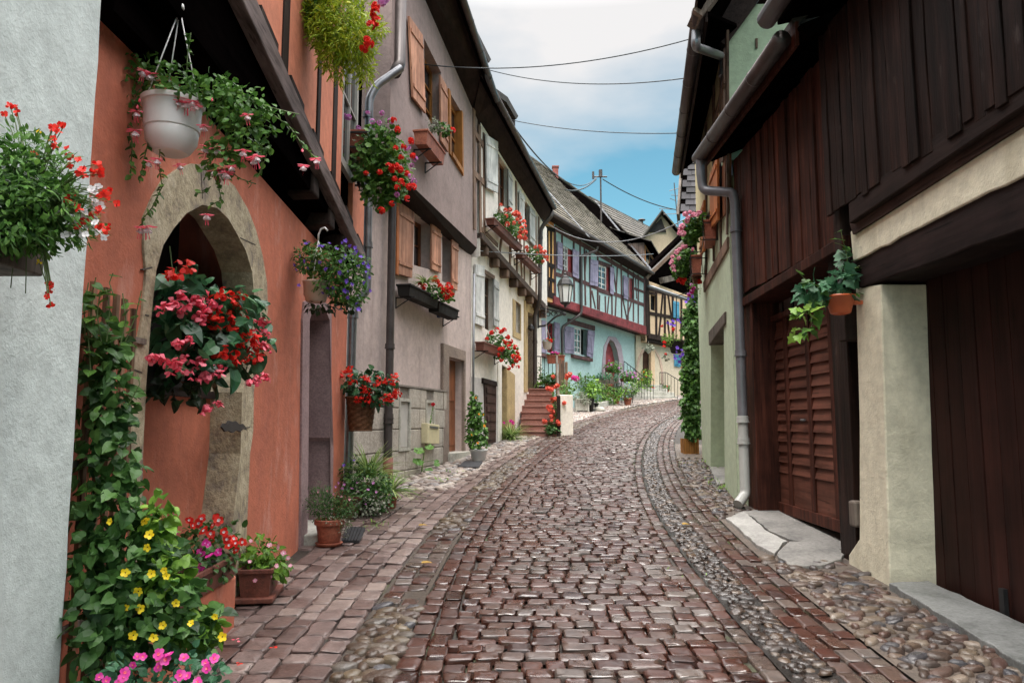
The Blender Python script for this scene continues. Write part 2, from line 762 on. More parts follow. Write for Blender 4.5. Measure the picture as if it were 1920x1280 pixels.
def settmat(name, cols, r0, r1, bmp=0.8, wetc=0.0, spec=0.5):
    m, nt, b, N, L = newmat(name)
    a = N('ShaderNodeAttribute')
    a.attribute_name = 'rnd'
    r = ramp(nt, cols, a.outputs['Fac'])
    n1 = noise(nt, 9.0, 6, 0.7)
    r1_ = ramp(nt, [(0.3, (0.62, 0.6, 0.6)), (0.68, (1.25, 1.22, 1.2))], n1.outputs[0])
    col = mixc(nt, r.outputs[0], r1_.outputs[0], 1.0, 'MULTIPLY')
    L(col, b.inputs['Base Color'])
    n2 = noise(nt, 3.2, 5, 0.7)
    a2 = N('ShaderNodeAttribute')
    a2.attribute_name = 'rnd2'
    ad = N('ShaderNodeMath')
    ad.operation = 'MULTIPLY_ADD'
    ad.inputs[1].default_value = 0.35
    L(a2.outputs['Fac'], ad.inputs[0])
    L(n2.outputs[0], ad.inputs[2])
    rr = ramp(nt, [(0.42, (r0,) * 3), (0.95, (r1,) * 3)], ad.outputs[0])
    L(rr.outputs[0], b.inputs['Roughness'])
    b.inputs['Specular IOR Level'].default_value = spec
    n3 = noise(nt, 26.0, 5, 0.65)
    b0 = bump(nt, b, n1.outputs[0], 0.03, bmp * 0.8)
    bump(nt, b, n3.outputs[0], 0.012, bmp, b0)
    return m


def place_blocks(np_, tmpl, s, t, ls, lt, h, yaw=None, jit=0.006, rnd=None, r2=None, dz=None, tilt=0.02, m=0.04):
    """blocks at street coordinates; ls = size along the lane, lt = size across"""
    s, t = np.asarray(s, float), np.asarray(t, float)
    x, y, tx, ty = lane(s, t)
    ok = inside(x, y, m)
    x, y, tx, ty, t_ = x[ok], y[ok], tx[ok], ty[ok], t[ok]
    n = len(x)
    if n == 0:
        return
    ls, lt = np.broadcast_to(ls, s.shape)[ok], np.broadcast_to(lt, s.shape)[ok]
    z = gzv(y) + zprof(t_) + RG.normal(0, jit, n) + (0 if dz is None else dz)
    yw = (RG.normal(0, 0.035, n) if yaw is None else np.broadcast_to(yaw, s.shape)[ok])
    c, sn = np.cos(yw), np.sin(yw)
    ax = np.stack([ty * c + tx * sn, -tx * c + ty * sn, np.zeros(n)], 1)   # across
    ay = np.stack([tx * c - ty * sn, ty * c + tx * sn, np.zeros(n)], 1)    # along
    slope = 0.0555 + 0.0009 * np.clip(y, 0, 42)
    ax[:, 2] = slope * ax[:, 1] + RG.normal(0, tilt, n)
    ay[:, 2] = slope * ay[:, 1] + RG.normal(0, tilt, n)
    M = np.zeros((n, 3, 3))
    M[:, :, 0] = ax * lt[:, None]
    M[:, :, 1] = ay * ls[:, None]
    M[:, 2, 2] = h
    tv, tf = tmpl
    T = np.broadcast_to(tv, (n,) + tv.shape).copy()
    T[:, :, :2] += RG.normal(0, 0.03, (n, len(tv), 2)) * np.where(tv[:, 2:3] > -0.9, 1, 0)[None]
    T[:, :, 2] += RG.normal(0, 0.05, (n, len(tv))) * (tv[:, 2] > -0.3)[None]
    np_.add(T, tf, M, np.stack([x, y, z], 1), RG.random(n) if rnd is None else rnd[ok], 0, RG.random(n) if r2 is None else r2[ok])


def build_street():
    st = sett_template()
    pb = pebble_template()
    # bedding: one ground sheet to the horizon, a little below the stones
    ys = [-40, -20, -6] + list(np.arange(-4, 46, 0.5)) + [60, 90, 140, 220]
    xs = [-160, -60, -20] + list(np.arange(-8, 14.1, 0.5)) + [20, 40, 90, 180]
    g = MB()
    for y in ys:
        for x in xs:
            g.v.append((x, y, gz(y) - 0.026))
    nx = len(xs)
    for j in range(len(ys) - 1):
        for i in range(nx - 1):
            g.f.append((j * nx + i, j * nx + i + 1, (j + 1) * nx + i + 1, (j + 1) * nx + i))
    m, nt, b, N, L = newmat('bedding')
    n1 = noise(nt, 1.1, 5, 0.7)
    n2 = noise(nt, 14, 5, 0.7)
    r1 = ramp(nt, [(0.50, (0.030, 0.024, 0.020)), (0.62, (0.035, 0.042, 0.014)), (0.72, (0.05, 0.07, 0.016))], n1.outputs[0])
    r2 = ramp(nt, [(0.3, (0.6, 0.6, 0.6)), (0.7, (1.5, 1.45, 1.4))], n2.outputs[0])
    L(mixc(nt, r1.outputs[0], r2.outputs[0], 1.0, 'MULTIPLY'), b.inputs['Base Color'])
    b.inputs['Roughness'].default_value = 0.7
    bump(nt, b, n2.outputs[0], 0.02, 0.8)
    struct(g.build('ground', m))
    wet = settmat('wet_setts', [(0.0, (0.026, 0.009, 0.006)), (0.28, (0.060, 0.021, 0.0135)), (0.5, (0.066, 0.034, 0.025)), (0.72, (0.070, 0.052, 0.044)), (0.9, (0.096, 0.072, 0.060)), (1.0, (0.14, 0.12, 0.112))], 0.20, 0.52, 0.2, spec=0.85)
    dull = settmat('damp_setts', [(0.0, (0.085, 0.054, 0.047)), (0.4, (0.135, 0.093, 0.083)), (0.75, (0.17, 0.128, 0.117)), (1.0, (0.23, 0.18, 0.16))], 0.28, 0.55, 0.35)
    peb = settmat('river_pebbles', [(0.0, (0.038, 0.024, 0.02)), (0.2, (0.07, 0.052, 0.042)), (0.4, (0.048, 0.05, 0.058)), (0.55, (0.092, 0.064, 0.05)), (0.7, (0.075, 0.042, 0.035)), (0.9, (0.12, 0.092, 0.066)), (1.0, (0.19, 0.155, 0.125))], 0.22, 0.5, 0.5)
    wpeb = settmat('wet_pebbles', [(0.0, (0.018, 0.012, 0.010)), (0.4, (0.040, 0.029, 0.024)), (0.7, (0.045, 0.038, 0.036)), (0.88, (0.075, 0.046, 0.028)), (1.0, (0.10, 0.08, 0.065))], 0.08, 0.4, 0.6, spec=0.7)
    # carriageway: courses across the lane
    a = NP()
    s = 6.6
    while s < SLEN - 0.5:
        rd = random.uniform(0.112, 0.148)
        t = -1.0 + 0.27 + random.uniform(-0.02, 0.05)
        S, T, LS, LT, Q = [], [], [], [], []
        wv = random.uniform(0, 6)
        while t < 1.0:
            w = random.choice([random.uniform(0.12, 0.155), random.uniform(0.145, 0.2)])
            if t + w > 1.0:
                w = 1.0 - t
                if w < 0.07:
                    break
            tc_ = t + w / 2
            S.append(s + rd / 2 + 0.02 * math.sin(tc_ * 2.1 + wv) + random.uniform(-0.008, 0.008))
            T.append(tc_)
            LS.append(rd * random.uniform(0.86, 0.96))
            LT.append(w - random.uniform(0.008, 0.02))
            k = random.random()
            red = max(0, min(1, 0.5 - 0.62 * tc_))  # left stones redder: their missing sky sheen put into the colour
            Q.append(k * (1 - 0.42 * red))
            t += w
        place_blocks(a, st, S, T, np.array(LS), np.array(LT), 0.036, rnd=np.array(Q), jit=0.004, tilt=0.022)
        s += rd
    # kerb rows that run along the lane: two at the left, one at the right, three beyond the gutter
    for t0, w, q in ((-0.925, 0.135, 0.45), (-0.79, 0.13, 0.5), (1.06, 0.12, 0.9), (1.465, 0.12, 0.85), (1.59, 0.125, 0.9), (1.715, 0.12, 1.0)):
        s = 6.6 + random.uniform(0, 0.1)
        S, T, LS = [], [], []
        while s < SLEN - 0.5:
            l = random.uniform(0.13, 0.24)
            S.append(s + l / 2)
            T.append(t0 + random.uniform(-0.008, 0.008))
            LS.append(l - random.uniform(0.01, 0.022))
            s += l
        place_blocks(a, st, S, T, np.array(LS), w - 0.012, 0.036, rnd=RG.random(len(S)) * q, jit=0.004)
    o = a.build('street', wet)
    struct(o)
    # left pavement: rows of lighter setts along the wall
    p = NP()
    t = -1.345
    while t > -4.2:
        w = random.uniform(0.135, 0.185)
        s = 6.4 + random.uniform(0, 0.15)
        S, T, LS = [], [], []
        while s < SLEN - 1:
            l = random.uniform(0.13, 0.28)
            S.append(s + l / 2)
            T.append(t - w / 2 + random.uniform(-0.008, 0.008))
            LS.append(l - random.uniform(0.005, 0.014))
            s += l
        S, T, LS = np.array(S), np.array(T), np.array(LS)
        x, y, _, _ = lane(S, T)
        k = (y < 10.6) | ((T > -1.62) & (y < 30))
        place_blocks(p, st, S[k], T[k], LS[k], w - 0.010, 0.036, jit=0.004, tilt=0.02)
        t -= w
    # stepping stones by the green house
    struct(p.build('pavement', dull))
    # pebbles: left gutter, pavement by the grey house, strip by the barn
    q = NP()
    pale = settmat('pale_pebbles', [(0.0, (0.16, 0.12, 0.10)), (0.3, (0.24, 0.195, 0.17)), (0.6, (0.21, 0.20, 0.20)), (0.8, (0.31, 0.26, 0.22)), (1.0, (0.38, 0.34, 0.30))], 0.3, 0.6, 0.5)
    gold = settmat('olive_pebbles', [(0.0, (0.05, 0.032, 0.024)), (0.3, (0.085, 0.062, 0.040)), (0.55, (0.07, 0.05, 0.042)), (0.8, (0.115, 0.088, 0.056)), (1.0, (0.075, 0.075, 0.082))], 0.18, 0.45, 0.5)

    def strew(np_, s0, s1, t0, t1, size, cond=None, h=0.05, elong=1.5, dz=0.0, yaw=0.5):
        n = int((s1 - s0) * (t1 - t0) / (size * size * 0.72))
        S, T = [], []
        rows = int((s1 - s0) / (size * 0.78))
        for i in range(rows):
            k = int((t1 - t0) / (size * elong * 0.86)) + 1
            for j in range(k):
                S.append(s0 + (i + 0.5 + random.uniform(-0.25, 0.25)) * (s1 - s0) / rows)
                T.append(t0 + (j + 0.5 + (0.5 if i % 2 else 0) * 0.8 + random.uniform(-0.2, 0.2)) * (t1 - t0) / k)
        S, T = np.array(S), np.array(T)
        ok = (T < t1) & (T > t0)
        S, T = S[ok], T[ok]
        if cond is not None:
            x, y, _, _ = lane(S, T)
            c = cond(x, y)
            S, T = S[c], T[c]
        n = len(S)
        sz = size * RG.uniform(0.65, 1.2, n)
        place_blocks(np_, pb, S, T, sz, sz * RG.uniform(0.9, elong * 1.15, n), h, yaw=RG.normal(0, yaw, n), jit=0.006, dz=dz, tilt=0.1)
    strew(q, 16.5, SLEN - 2, -4.6, -1.62, 0.115, cond=lambda x, y: y > 10.6, h=0.038, elong=1.8)
    struct(q.build('pebble_strip', pale))
    q = NP()
    strew(q, 6.6, SLEN - 2, -1.33, -1.01, 0.095, cond=lambda x, y: (np.sin(y * 1.7) + np.sin(y * 0.63) > -0.1), h=0.035, elong=1.9, yaw=.3)
    struct(q.build('pebble_strip', gold))
    q = NP()
    sl = [ground(u, v) for u, v in ((1358, 960), (1365, 978), (1418, 1030), (1452, 1048), (1482, 1070), (1540, 1070), (1590, 1056))][::-1]
    sy, sx = [p.y for p in sl], [p.x for p in sl]
    def off_slab(x, y):
        return (y < 14.5) & ((y < sl[1].y - .02) | (y > sl[-1].y + .1) | (x < np.interp(y, sorted(sy), [b for _, b in sorted(zip(sy, sx))]) - .03))
    strew(q, 6.6, 22, 1.79, 2.7, 0.082, cond=off_slab, yaw=0.45, h=0.034, elong=2.1)
    struct(q.build('pebble_strip', peb))
    # mortar the pebbles are bedded in
    for t0, t1, s1, mm, dz in ((1.79, 2.75, 24, stone('sandy_mortar', (.105, .082, .066), (.06, .048, .04), 6, 40, .7, .6), -.008), (1.12, 1.41, 36, stone('wet_mortar', (.022, .019, .017), (.012, .010, .009), 6, 40, .18, .6), -.003), (-1.34, -1.0, 36, stone('mossy_mortar', (.058, .042, .030), (.035, .028, .018), 5, 40, .6, .6), -.012)):
        ss = np.arange(6.4, s1, .25)
        k = MB()
        for tt in np.linspace(t0, t1, 4):
            x, y, _, _ = lane(ss, np.full(len(ss), tt))
            z = gzv(y) + zprof(np.full(len(ss), tt)) + dz
            k.v += [tuple(p) for p in np.stack([x, y, z], 1)]
        n = len(ss)
        for j in range(3):
            for i in range(n - 1):
                k.f.append((j * n + i, j * n + i + 1, (j + 1) * n + i + 1, (j + 1) * n + i))
        struct(k.build('mortar', mm))
    q = NP()
    strew(q, 6.6, 34, 1.15, 1.385, 0.07, dz=0.0, h=0.022, elong=1.7, yaw=.4)
    struct(q.build('gutter', wpeb))
    # left gutter where it is laid with setts
    q = NP()
    S, T = [], []
    s = 6.6
    while s < SLEN - 2:
        for t in (-1.10, -1.25):
            S.append(s + random.uniform(-0.02, 0.02))
            T.append(t + random.uniform(-0.01, 0.01))
        s += 0.17
    S, T = np.array(S), np.array(T)
    x, y, _, _ = lane(S, T)
    c = np.sin(y * 1.7) + np.sin(y * 0.63) <= -0.1
    place_blocks(q, st, S[c], T[c], 0.15, 0.14, 0.05)
    struct(q.build('gutter', wet))
    # concrete aprons by the barn
    conc = stone('pale_concrete', (0.22, 0.21, 0.195), (0.12, 0.115, 0.11), 2.5, 30, 0.75, 0.5)
    conc2 = stone('grey_concrete', (0.19, 0.195, 0.19), (0.10, 0.105, 0.10), 3.5, 40, 0.5, 0.4)

    def slab(uv, m, h=0.03, name='stone_slab'):
        k = MB()
        pts = [ground(u, v) + Vector((0, 0, h)) for u, v in uv]
        # ragged edge
        out = []
        for i, a_ in enumerate(pts):
            b_ = pts[(i + 1) % len(pts)]
            n = max(2, int((b_ - a_).length / 0.09))
            for j in range(n):
                c_ = a_.lerp(b_, j / n) + Vector((random.uniform(-.012, .012), random.uniform(-.012, .012), 0))
                out.append(c_)
        k.prism(out, (0, 0, -0.08))
        return struct(k.build(name, m, bevel=0.008))
    slab([(1363, 975), (1395, 962), (1440, 1000), (1474, 1018), (1452, 1042), (1420, 1026)], stone('white_slab', (0.34, 0.33, 0.31), (0.21, 0.2, 0.19), 3, 35, 0.6, 0.5), 0.028)
    slab([(1376, 966), (1450, 952), (1500, 970), (1594, 1012), (1582, 1034), (1480, 1014), (1442, 998), (1398, 960)], conc, 0.020)
    slab([(1456, 1044), (1478, 1019), (1540, 1018), (1582, 1038), (1577, 1052), (1540, 1064), (1486, 1066)], conc, 0.024)
    slab([(1668, 1104), (1742, 1100), (1990, 1215), (2080, 1262), (2060, 1350), (1920, 1262)], conc2, 0.05, 'concrete_sill')
    slab([(1326, 866), (1360, 862), (1368, 905), (1345, 912)], conc, 0.03)


build_street()
# ------------------------------------------------------------------ shared colours
P_SALMON = plaster('salmon_render', (0.50, 0.150, 0.083), 0.24, 50, 0.5, stain=(0.34, 0.10, 0.07), streak=0.5, scuff=(0.60, 0.30, 0.23))
P_SALMON2 = plaster('salmon_panel', (0.60, 0.205, 0.115), 0.14, 50, 0.4, stain=(0.42, 0.13, 0.08), streak=0.4)
P_WHITE = plaster('white_render', (0.58, 0.64, 0.62), 0.09, 75, 0.42, stain=(0.42, 0.48, 0.48), streak=0.3)
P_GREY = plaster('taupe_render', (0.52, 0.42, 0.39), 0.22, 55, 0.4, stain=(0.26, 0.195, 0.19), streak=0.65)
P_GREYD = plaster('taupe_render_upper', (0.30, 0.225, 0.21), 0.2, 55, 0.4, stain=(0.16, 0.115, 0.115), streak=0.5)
P_CREAM = plaster('cream_render', (0.78, 0.73, 0.665), 0.08, 55, 0.4, stain=(0.52, 0.47, 0.42), streak=0.25)
P_GREYB = plaster('grey_base_render', (0.50, 0.47, 0.45), 0.1, 50, 0.5)
P_TURQ = plaster('turquoise_render', (0.375, 0.52, 0.515), 0.10, 50, 0.3, stain=(0.33, 0.55, 0.55), streak=0.2)
P_ORANGE = plaster('orange_render', (0.70, 0.38, 0.15), 0.1, 50, 0.3)
P_PEACH = plaster('peach_render', (0.62, 0.44, 0.28), 0.1, 50, 0.3)
P_BEIGE = plaster('beige_render', (0.56, 0.47, 0.35), 0.1, 50, 0.3)
P_GREEN = plaster('pale_green_render', (0.46, 0.535, 0.375), 0.1, 45, 0.5, stain=(0.33, 0.36, 0.27), streak=0.35)
P_GREEN2 = plaster('mint_render', (0.40, 0.52, 0.36), 0.08, 45, 0.4)
P_PILLAR = plaster('cream_pillar', (0.68, 0.635, 0.49), 0.1, 40, 0.6, stain=(0.34, 0.30, 0.19), streak=0.55)
W_DARK = wood('dark_timber', (0.0291, 0.0190, 0.0162), axis='f', scale=16)
W_DARKV = wood('dark_timber_upright', (0.0280, 0.0185, 0.0157), axis='z', scale=16)
W_BLACK = wood('shade_black_timber', (0.0027, 0.0020, 0.0020), axis='f', scale=12, spec=0.0, rough=0.95)  # near-black timber; shade under jetties and eaves put into its colour
W_BEAM = wood('weathered_beam', (0.1445, 0.1148, 0.1105), (0.0510, 0.0382, 0.0357), axis='f', scale=18, bmp=0.8)
W_BARN = wood('barn_boards', (0.0185, 0.0090, 0.0070), (0.0055, 0.0030, 0.0024), axis='z', scale=13, rough=0.5, bmp=0.9, hi=2.3, worn=(.085, .066, .06))
W_BARNRED = wood('red_brown_boards', (0.054, 0.0175, 0.0112), (0.014, 0.0058, 0.0038), axis='z', scale=14, rough=0.6, bmp=0.7, hi=2.2, worn=(.12, .05, .035))
W_GARAGE = wood('garage_boards', (0.030, 0.0105, 0.0082), (0.017, 0.006, 0.005), axis='z', scale=10, rough=0.6)
W_LOUVRE = wood('louvre_wood', (0.1280, 0.0496, 0.0336), (0.0560, 0.0208, 0.0144), axis='f', scale=18, rough=0.5)
W_PINK = wood('pink_shutter_wood', (0.47, 0.245, 0.165), (0.33, 0.15, 0.095), axis='z', scale=12, rough=0.6)
W_ORANGE = wood('orange_wood', (0.42, 0.14, 0.045), (0.20, 0.06, 0.02), axis='z', scale=10, rough=0.5)
W_GOLD = wood('golden_wood', (0.40, 0.17, 0.045), (0.2, 0.07, 0.02), axis='z', scale=8, rough=0.5)
W_WHITE = wood('white_paint', (0.6300, 0.6300, 0.6210), (0.4950, 0.4950, 0.4860), axis='z', scale=6, rough=0.5, bmp=0.2)
W_LILAC = wood('lilac_paint', (0.32, 0.28, 0.40), (0.25, 0.215, 0.32), axis='z', scale=6, rough=0.5, bmp=0.2)
W_BLUE = wood('blue_paint', (0.10, 0.33, 0.50), (0.07, 0.25, 0.4), axis='z', scale=6, rough=0.5, bmp=0.2)
W_RED = wood('oxblood_paint', (0.2550, 0.0467, 0.0510), (0.1870, 0.0340, 0.0382), axis='f', scale=7, rough=0.5, bmp=0.2)
W_OXTIMB = wood('purple_brown_timber', (0.1403, 0.0723, 0.0723), axis='z', scale=14)
W_TAN = wood('tan_timber', (0.17, 0.115, 0.085), (0.1, 0.065, 0.05), axis='z', scale=14)
W_DOOR = wood('door_oak', (0.20, 0.075, 0.035), (0.1, 0.035, 0.015), axis='z', scale=10, rough=0.45)
W_OLD = wood('old_grey_wood', (0.16, 0.135, 0.115), (0.07, 0.06, 0.05), axis='z', scale=16)
S_SAND = stone('sandstone', (0.42, 0.35, 0.23), (0.17, 0.14, 0.125), 4.5, 35, 0.85, 0.8, c3=(0.58, 0.51, 0.37))
S_YEL = stone('yellow_sandstone', (0.46, 0.34, 0.17), (0.34, 0.25, 0.13), 3.0, 40, 0.85, 0.5)
S_PURP = stone('purple_sandstone', (0.30, 0.20, 0.20), (0.24, 0.155, 0.16), 3.0, 45, 0.8, 0.3)
S_GREY = stone('grey_ashlar', (0.43, 0.385, 0.33), (0.31, 0.275, 0.235), 4.0, 30, 0.85, 0.8)
S_STEP = stone('red_sandstone', (0.29, 0.135, 0.105), (0.2, 0.085, 0.065), 3.0, 40, 0.7, 0.4)
S_GREY2 = stone('pale_stone', (0.42, 0.40, 0.35), (0.28, 0.27, 0.22), 3.0, 30, 0.8, 0.5)
M_ZINC = plain('zinc', (0.23, 0.235, 0.25), 0.38, 0.75, 0.25, 5)
M_LEAD = plain('dark_zinc', (0.075, 0.062, 0.06), 0.45, 0.4, 0.3, 5)
M_PVC = plain('grey_pvc', (0.40, 0.40, 0.38), 0.35, 0, 0.08, 5)
M_IRON = plain('black_iron', (0.018, 0.017, 0.018), 0.5, 0.3, 0.2)
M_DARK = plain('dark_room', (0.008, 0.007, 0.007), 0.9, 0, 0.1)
M_GLASS = plain('window_glass', (0.02, 0.022, 0.026), 0.06, 0, 0.1, 3, spec=0.8)
M_CABLE = plain('cable_rubber', (0.02, 0.03, 0.036), 0.6)


def body(F, a0, a1, z0, z1, depth, front=0.0, gap=0.4, mb=None):
    """sides, back and inner floor of a house behind its street front"""
    m = mb or MB()
    t = 0.03
    m.fbox(F, a0, a1, z0, z1, -depth, front - gap)
    m.fbox(F, a0, a0 + t, z0, z1, front - gap + 0.002, front - 0.003)
    m.fbox(F, a1 - t, a1, z0, z1, front - gap + 0.002, front - 0.003)
    return m


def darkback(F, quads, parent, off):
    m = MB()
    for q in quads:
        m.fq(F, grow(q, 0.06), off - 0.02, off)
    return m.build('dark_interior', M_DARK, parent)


def ragged(st, step=.14, amp=.006):
    """worn edges: a polygon whose sides wander a little"""
    out = []
    for i, p in enumerate(st):
        q = st[(i + 1) % len(st)]
        n = max(1, int(math.hypot(q[0] - p[0], q[1] - p[1]) / step))
        for j in range(n):
            r = lerp2(p, q, j / n)
            out.append((r[0] + random.uniform(-amp, amp), r[1] + random.uniform(-amp, amp)) if j else r)
    return out


def grow(st, g):
    ca = sum(a for a, z in st) / len(st)
    cz = sum(z for a, z in st) / len(st)
    return [(a + math.copysign(g, a - ca), z + math.copysign(g, z - cz)) for a, z in st]


def lerp2(p, q, t):
    return (p[0] + (q[0] - p[0]) * t, p[1] + (q[1] - p[1]) * t)


def quadpt(q, s, t):
    """point in a quad given clockwise from top-left: s across, t down"""
    return lerp2(lerp2(q[0], q[1], s), lerp2(q[3], q[2], s), t)


def win(F, q, parent, o, frame, glass=None, nx=2, ny=3, fw=0.05, bw=0.025, name='window', dep=0.05):
    """frame with glazing bars (part) and pane (sub-part); q = opening in facade coordinates, tl tr br bl"""
    m = MB()
    wid = math.hypot(q[1][0] - q[0][0], q[1][1] - q[0][1])
    hei = abs(q[0][1] - q[3][1])
    fs, ft = fw / wid, fw / hei

    def piece(s0, s1, t0, t1, o0, o1):
        m.fq(F, [quadpt(q, s0, t0), quadpt(q, s1, t0), quadpt(q, s1, t1), quadpt(q, s0, t1)], o0, o1)
    piece(0, fs, 0, 1, o - dep, o)
    piece(1 - fs, 1, 0, 1, o - dep, o)
    piece(fs, 1 - fs, 0, ft, o - dep, o - 0.002)
    piece(fs, 1 - fs, 1 - ft, 1, o - dep, o - 0.002)
    bs, bt = bw / wid, bw / hei
    for i in range(1, nx):
        k = i / nx
        w_ = bs * (1.6 if i * 2 == nx else 1)
        piece(k - w_ / 2, k + w_ / 2, ft, 1 - ft, o - dep + 0.01, o - 0.006)
    for j in range(1, ny):
        k = j / ny
        piece(fs, 1 - fs, k - bt / 2, k + bt / 2, o - dep + 0.012, o - 0.009)
    f = m.build(name, frame, parent)
    g = MB()
    g.fq(F, [quadpt(q, fs * .5, ft * .5), quadpt(q, 1 - fs * .5, ft * .5), quadpt(q, 1 - fs * .5, 1 - ft * .5), quadpt(q, fs * .5, 1 - ft * .5)], o - dep + 0.012, o - dep + 0.018)
    g.build('pane', glass or M_GLASS, f)
    return f


def shutter(F, uv, parent, o, mat, th=0.035, ledges=(0.16, 0.84), name='shutter', slots=False, edge=None):
    m = MB()
    q = F.pts(uv, o)
    m.fq(F, q, o - th, o)
    for t in ledges:
        a, b = quadpt(q, 0.04, t - 0.025), quadpt(q, 0.96, t - 0.025)
        c, d_ = quadpt(q, 0.96, t + 0.025), quadpt(q, 0.04, t + 0.025)
        m.fq(F, [a, b, c, d_], o - 0.001, o + 0.018)
    if slots:
        for i in range(1, 14):
            t = i / 14
            m.fq(F, [quadpt(q, 0.12, t - 0.018), quadpt(q, 0.88, t - 0.018), quadpt(q, 0.88, t + 0.018), quadpt(q, 0.12, t + 0.018)], o - 0.002, o + 0.01)
    return m.build(name, mat, parent, bevel=0.004)


TILE_V = np.array([(-.5, 0, 0), (.5, 0, 0), (.5, 1, -.6), (-.5, 1, -.6), (-.5, 0, 1), (.5, 0, 1), (.5, 1, 0.1), (-.5, 1, 0.1)])
TILE_F = [(4, 5, 6, 7), (0, 1, 5, 4), (0, 4, 7, 3), (1, 2, 6, 5)]


def tiles(E0, E1, up, L, mat, parent, tw=0.2, th=0.22, thick=0.03, name='roof', clip=None):
    """a tiled slope: eave from E0 to E1, up = unit vector up the slope, L = slope length"""
    E0, E1, up = Vector(E0), Vector(E1), Vector(up).normalized()
    d = (E1 - E0)
    W = d.length
    d.normalize()
    nrm = d.cross(up).normalized()
    if nrm.z < 0:
        nrm = -nrm
    rows, cols = int(L / th) + 1, int(W / tw) + 1
    P, rnd, wj = [], [], []
    for j in range(rows):
        sh = 0.5 * (j % 2)
        for i in range(-1, cols + 1):
            a = (i + sh + 0.5) * tw
            if a - tw / 2 < -0.02 or a + tw / 2 > W + 0.02:
                continue
            if clip and not clip(a, j * th):
                continue
            p = E0 + d * a + up * (j * th + random.uniform(-.008, .008)) + nrm * (0.012 + random.uniform(-0.004, 0.006))
            P.append(tuple(p))
            rnd.append(random.random())
    n = len(P)
    M = np.zeros((n, 3, 3))
    M[:, :, 0] = np.array(d) * (tw * 0.965)
    M[:, :, 1] = np.array(up) * (th * 1.25)
    M[:, :, 2] = np.array(nrm) * thick
    k = NP()
    k.add(TILE_V, TILE_F, M, np.array(P), np.array(rnd))
    o = k.build(name, mat, parent, smooth=False)
    b = MB()
    up2 = up * L
    b.prism([E0, E1, E1 + up2, E0 + up2], -nrm * 0.05)
    return o, b, nrm


def rooftile(name, cols):
    if name in MATS:
        return MATS[name]
    m, nt, b, N, L = newmat(name)
    a = N('ShaderNodeAttribute')
    a.attribute_name = 'rnd'
    r = ramp(nt, cols, a.outputs['Fac'])
    n1 = noise(nt, 0.9, 6, 0.7)
    r2 = ramp(nt, [(0.35, (0.65, 0.66, 0.6)), (0.65, (1.2, 1.18, 1.15))], n1.outputs[0])
    col = mixc(nt, r.outputs[0], r2.outputs[0], 1.0, 'MULTIPLY')
    n4 = noise(nt, 2.6, 6, 0.7)
    moss = ramp(nt, [(0.58, (0, 0, 0)), (0.72, (1, 1, 1))], n4.outputs[0])
    col = mixc(nt, col, (0.10, 0.105, 0.035), moss.outputs[0])
    L(col, b.inputs['Base Color'])
    b.inputs['Roughness'].default_value = 0.62
    b.inputs['Specular IOR Level'].default_value = 0.15
    n2 = noise(nt, 25, 4, 0.6)
    bump(nt, b, n2.outputs[0], 0.01, 0.5)
    MATS[name] = m
    return m


T_BROWN = rooftile('weathered_tiles', [(0.0, (0.085, 0.074, 0.062)), (0.5, (0.15, 0.134, 0.112)), (1.0, (0.23, 0.205, 0.175))])
T_GREY = rooftile('grey_tiles', [(0.0, (0.085, 0.078, 0.075)), (0.5, (0.13, 0.118, 0.11)), (1.0, (0.19, 0.17, 0.155))])
T_DARK = rooftile('dark_tiles', [(0.0, (0.045, 0.038, 0.035)), (0.5, (0.075, 0.062, 0.056)), (1.0, (0.11, 0.09, 0.08))])
T_SLATE = rooftile('scalloped_slates', [(0.0, (0.016, 0.015, 0.018)), (0.5, (0.028, 0.026, 0.031)), (1.0, (0.05, 0.048, 0.055))])


def gutter(path, r, mat, parent, name='gutter', joints=0.9):
    m = MB()
    m.tube(path, r, 14)
    L = 0
    for p, q in zip(path[:-1], path[1:]):
        p, q = Vector(p), Vector(q)
        n = int((q - p).length / joints)
        for i in range(1, n + 1):
            c = p.lerp(q, i / (n + 1))
            dd = (q - p).normalized() * 0.012
            m.tube([c - dd, c + dd], r * 1.06, 14)
    return m.build(name, mat, parent, smooth=True)


def smoothpath(pts, k=4):
    """rounds the corners of a path"""
    pts = [Vector(p) for p in pts]
    out = [pts[0]]
    for i in range(1, len(pts) - 1):
        a, b, c = pts[i - 1], pts[i], pts[i + 1]
        r = min((a - b).length, (c - b).length) * 0.3
        r = min(r, 0.14)
        p, q = b + (a - b).normalized() * r, b + (c - b).normalized() * r
        for j in range(k + 1):
            t = j / k
            out.append(p * (1 - t) ** 2 + b * 2 * t * (1 - t) + q * t * t)
    out.append(pts[-1])
    return out


def pipe(path, r, mat, parent, name='downpipe', collars=()):
    m = MB()
    m.tube(smoothpath(path), r, 12)
    for c in collars:
        c = Vector(c)
        m.tube([c - Vector((0, 0, .03)), c + Vector((0, 0, .03))], r * 1.18, 12)
        m.tube([c - Vector((0, 0, .045)), c - Vector((0, 0, .03))], r * 1.3, 12)
    o = m.build(name, mat, parent, smooth=True)
    md = o.modifiers.new('edge', 'EDGE_SPLIT')
    md.split_angle = R(40)
    return o


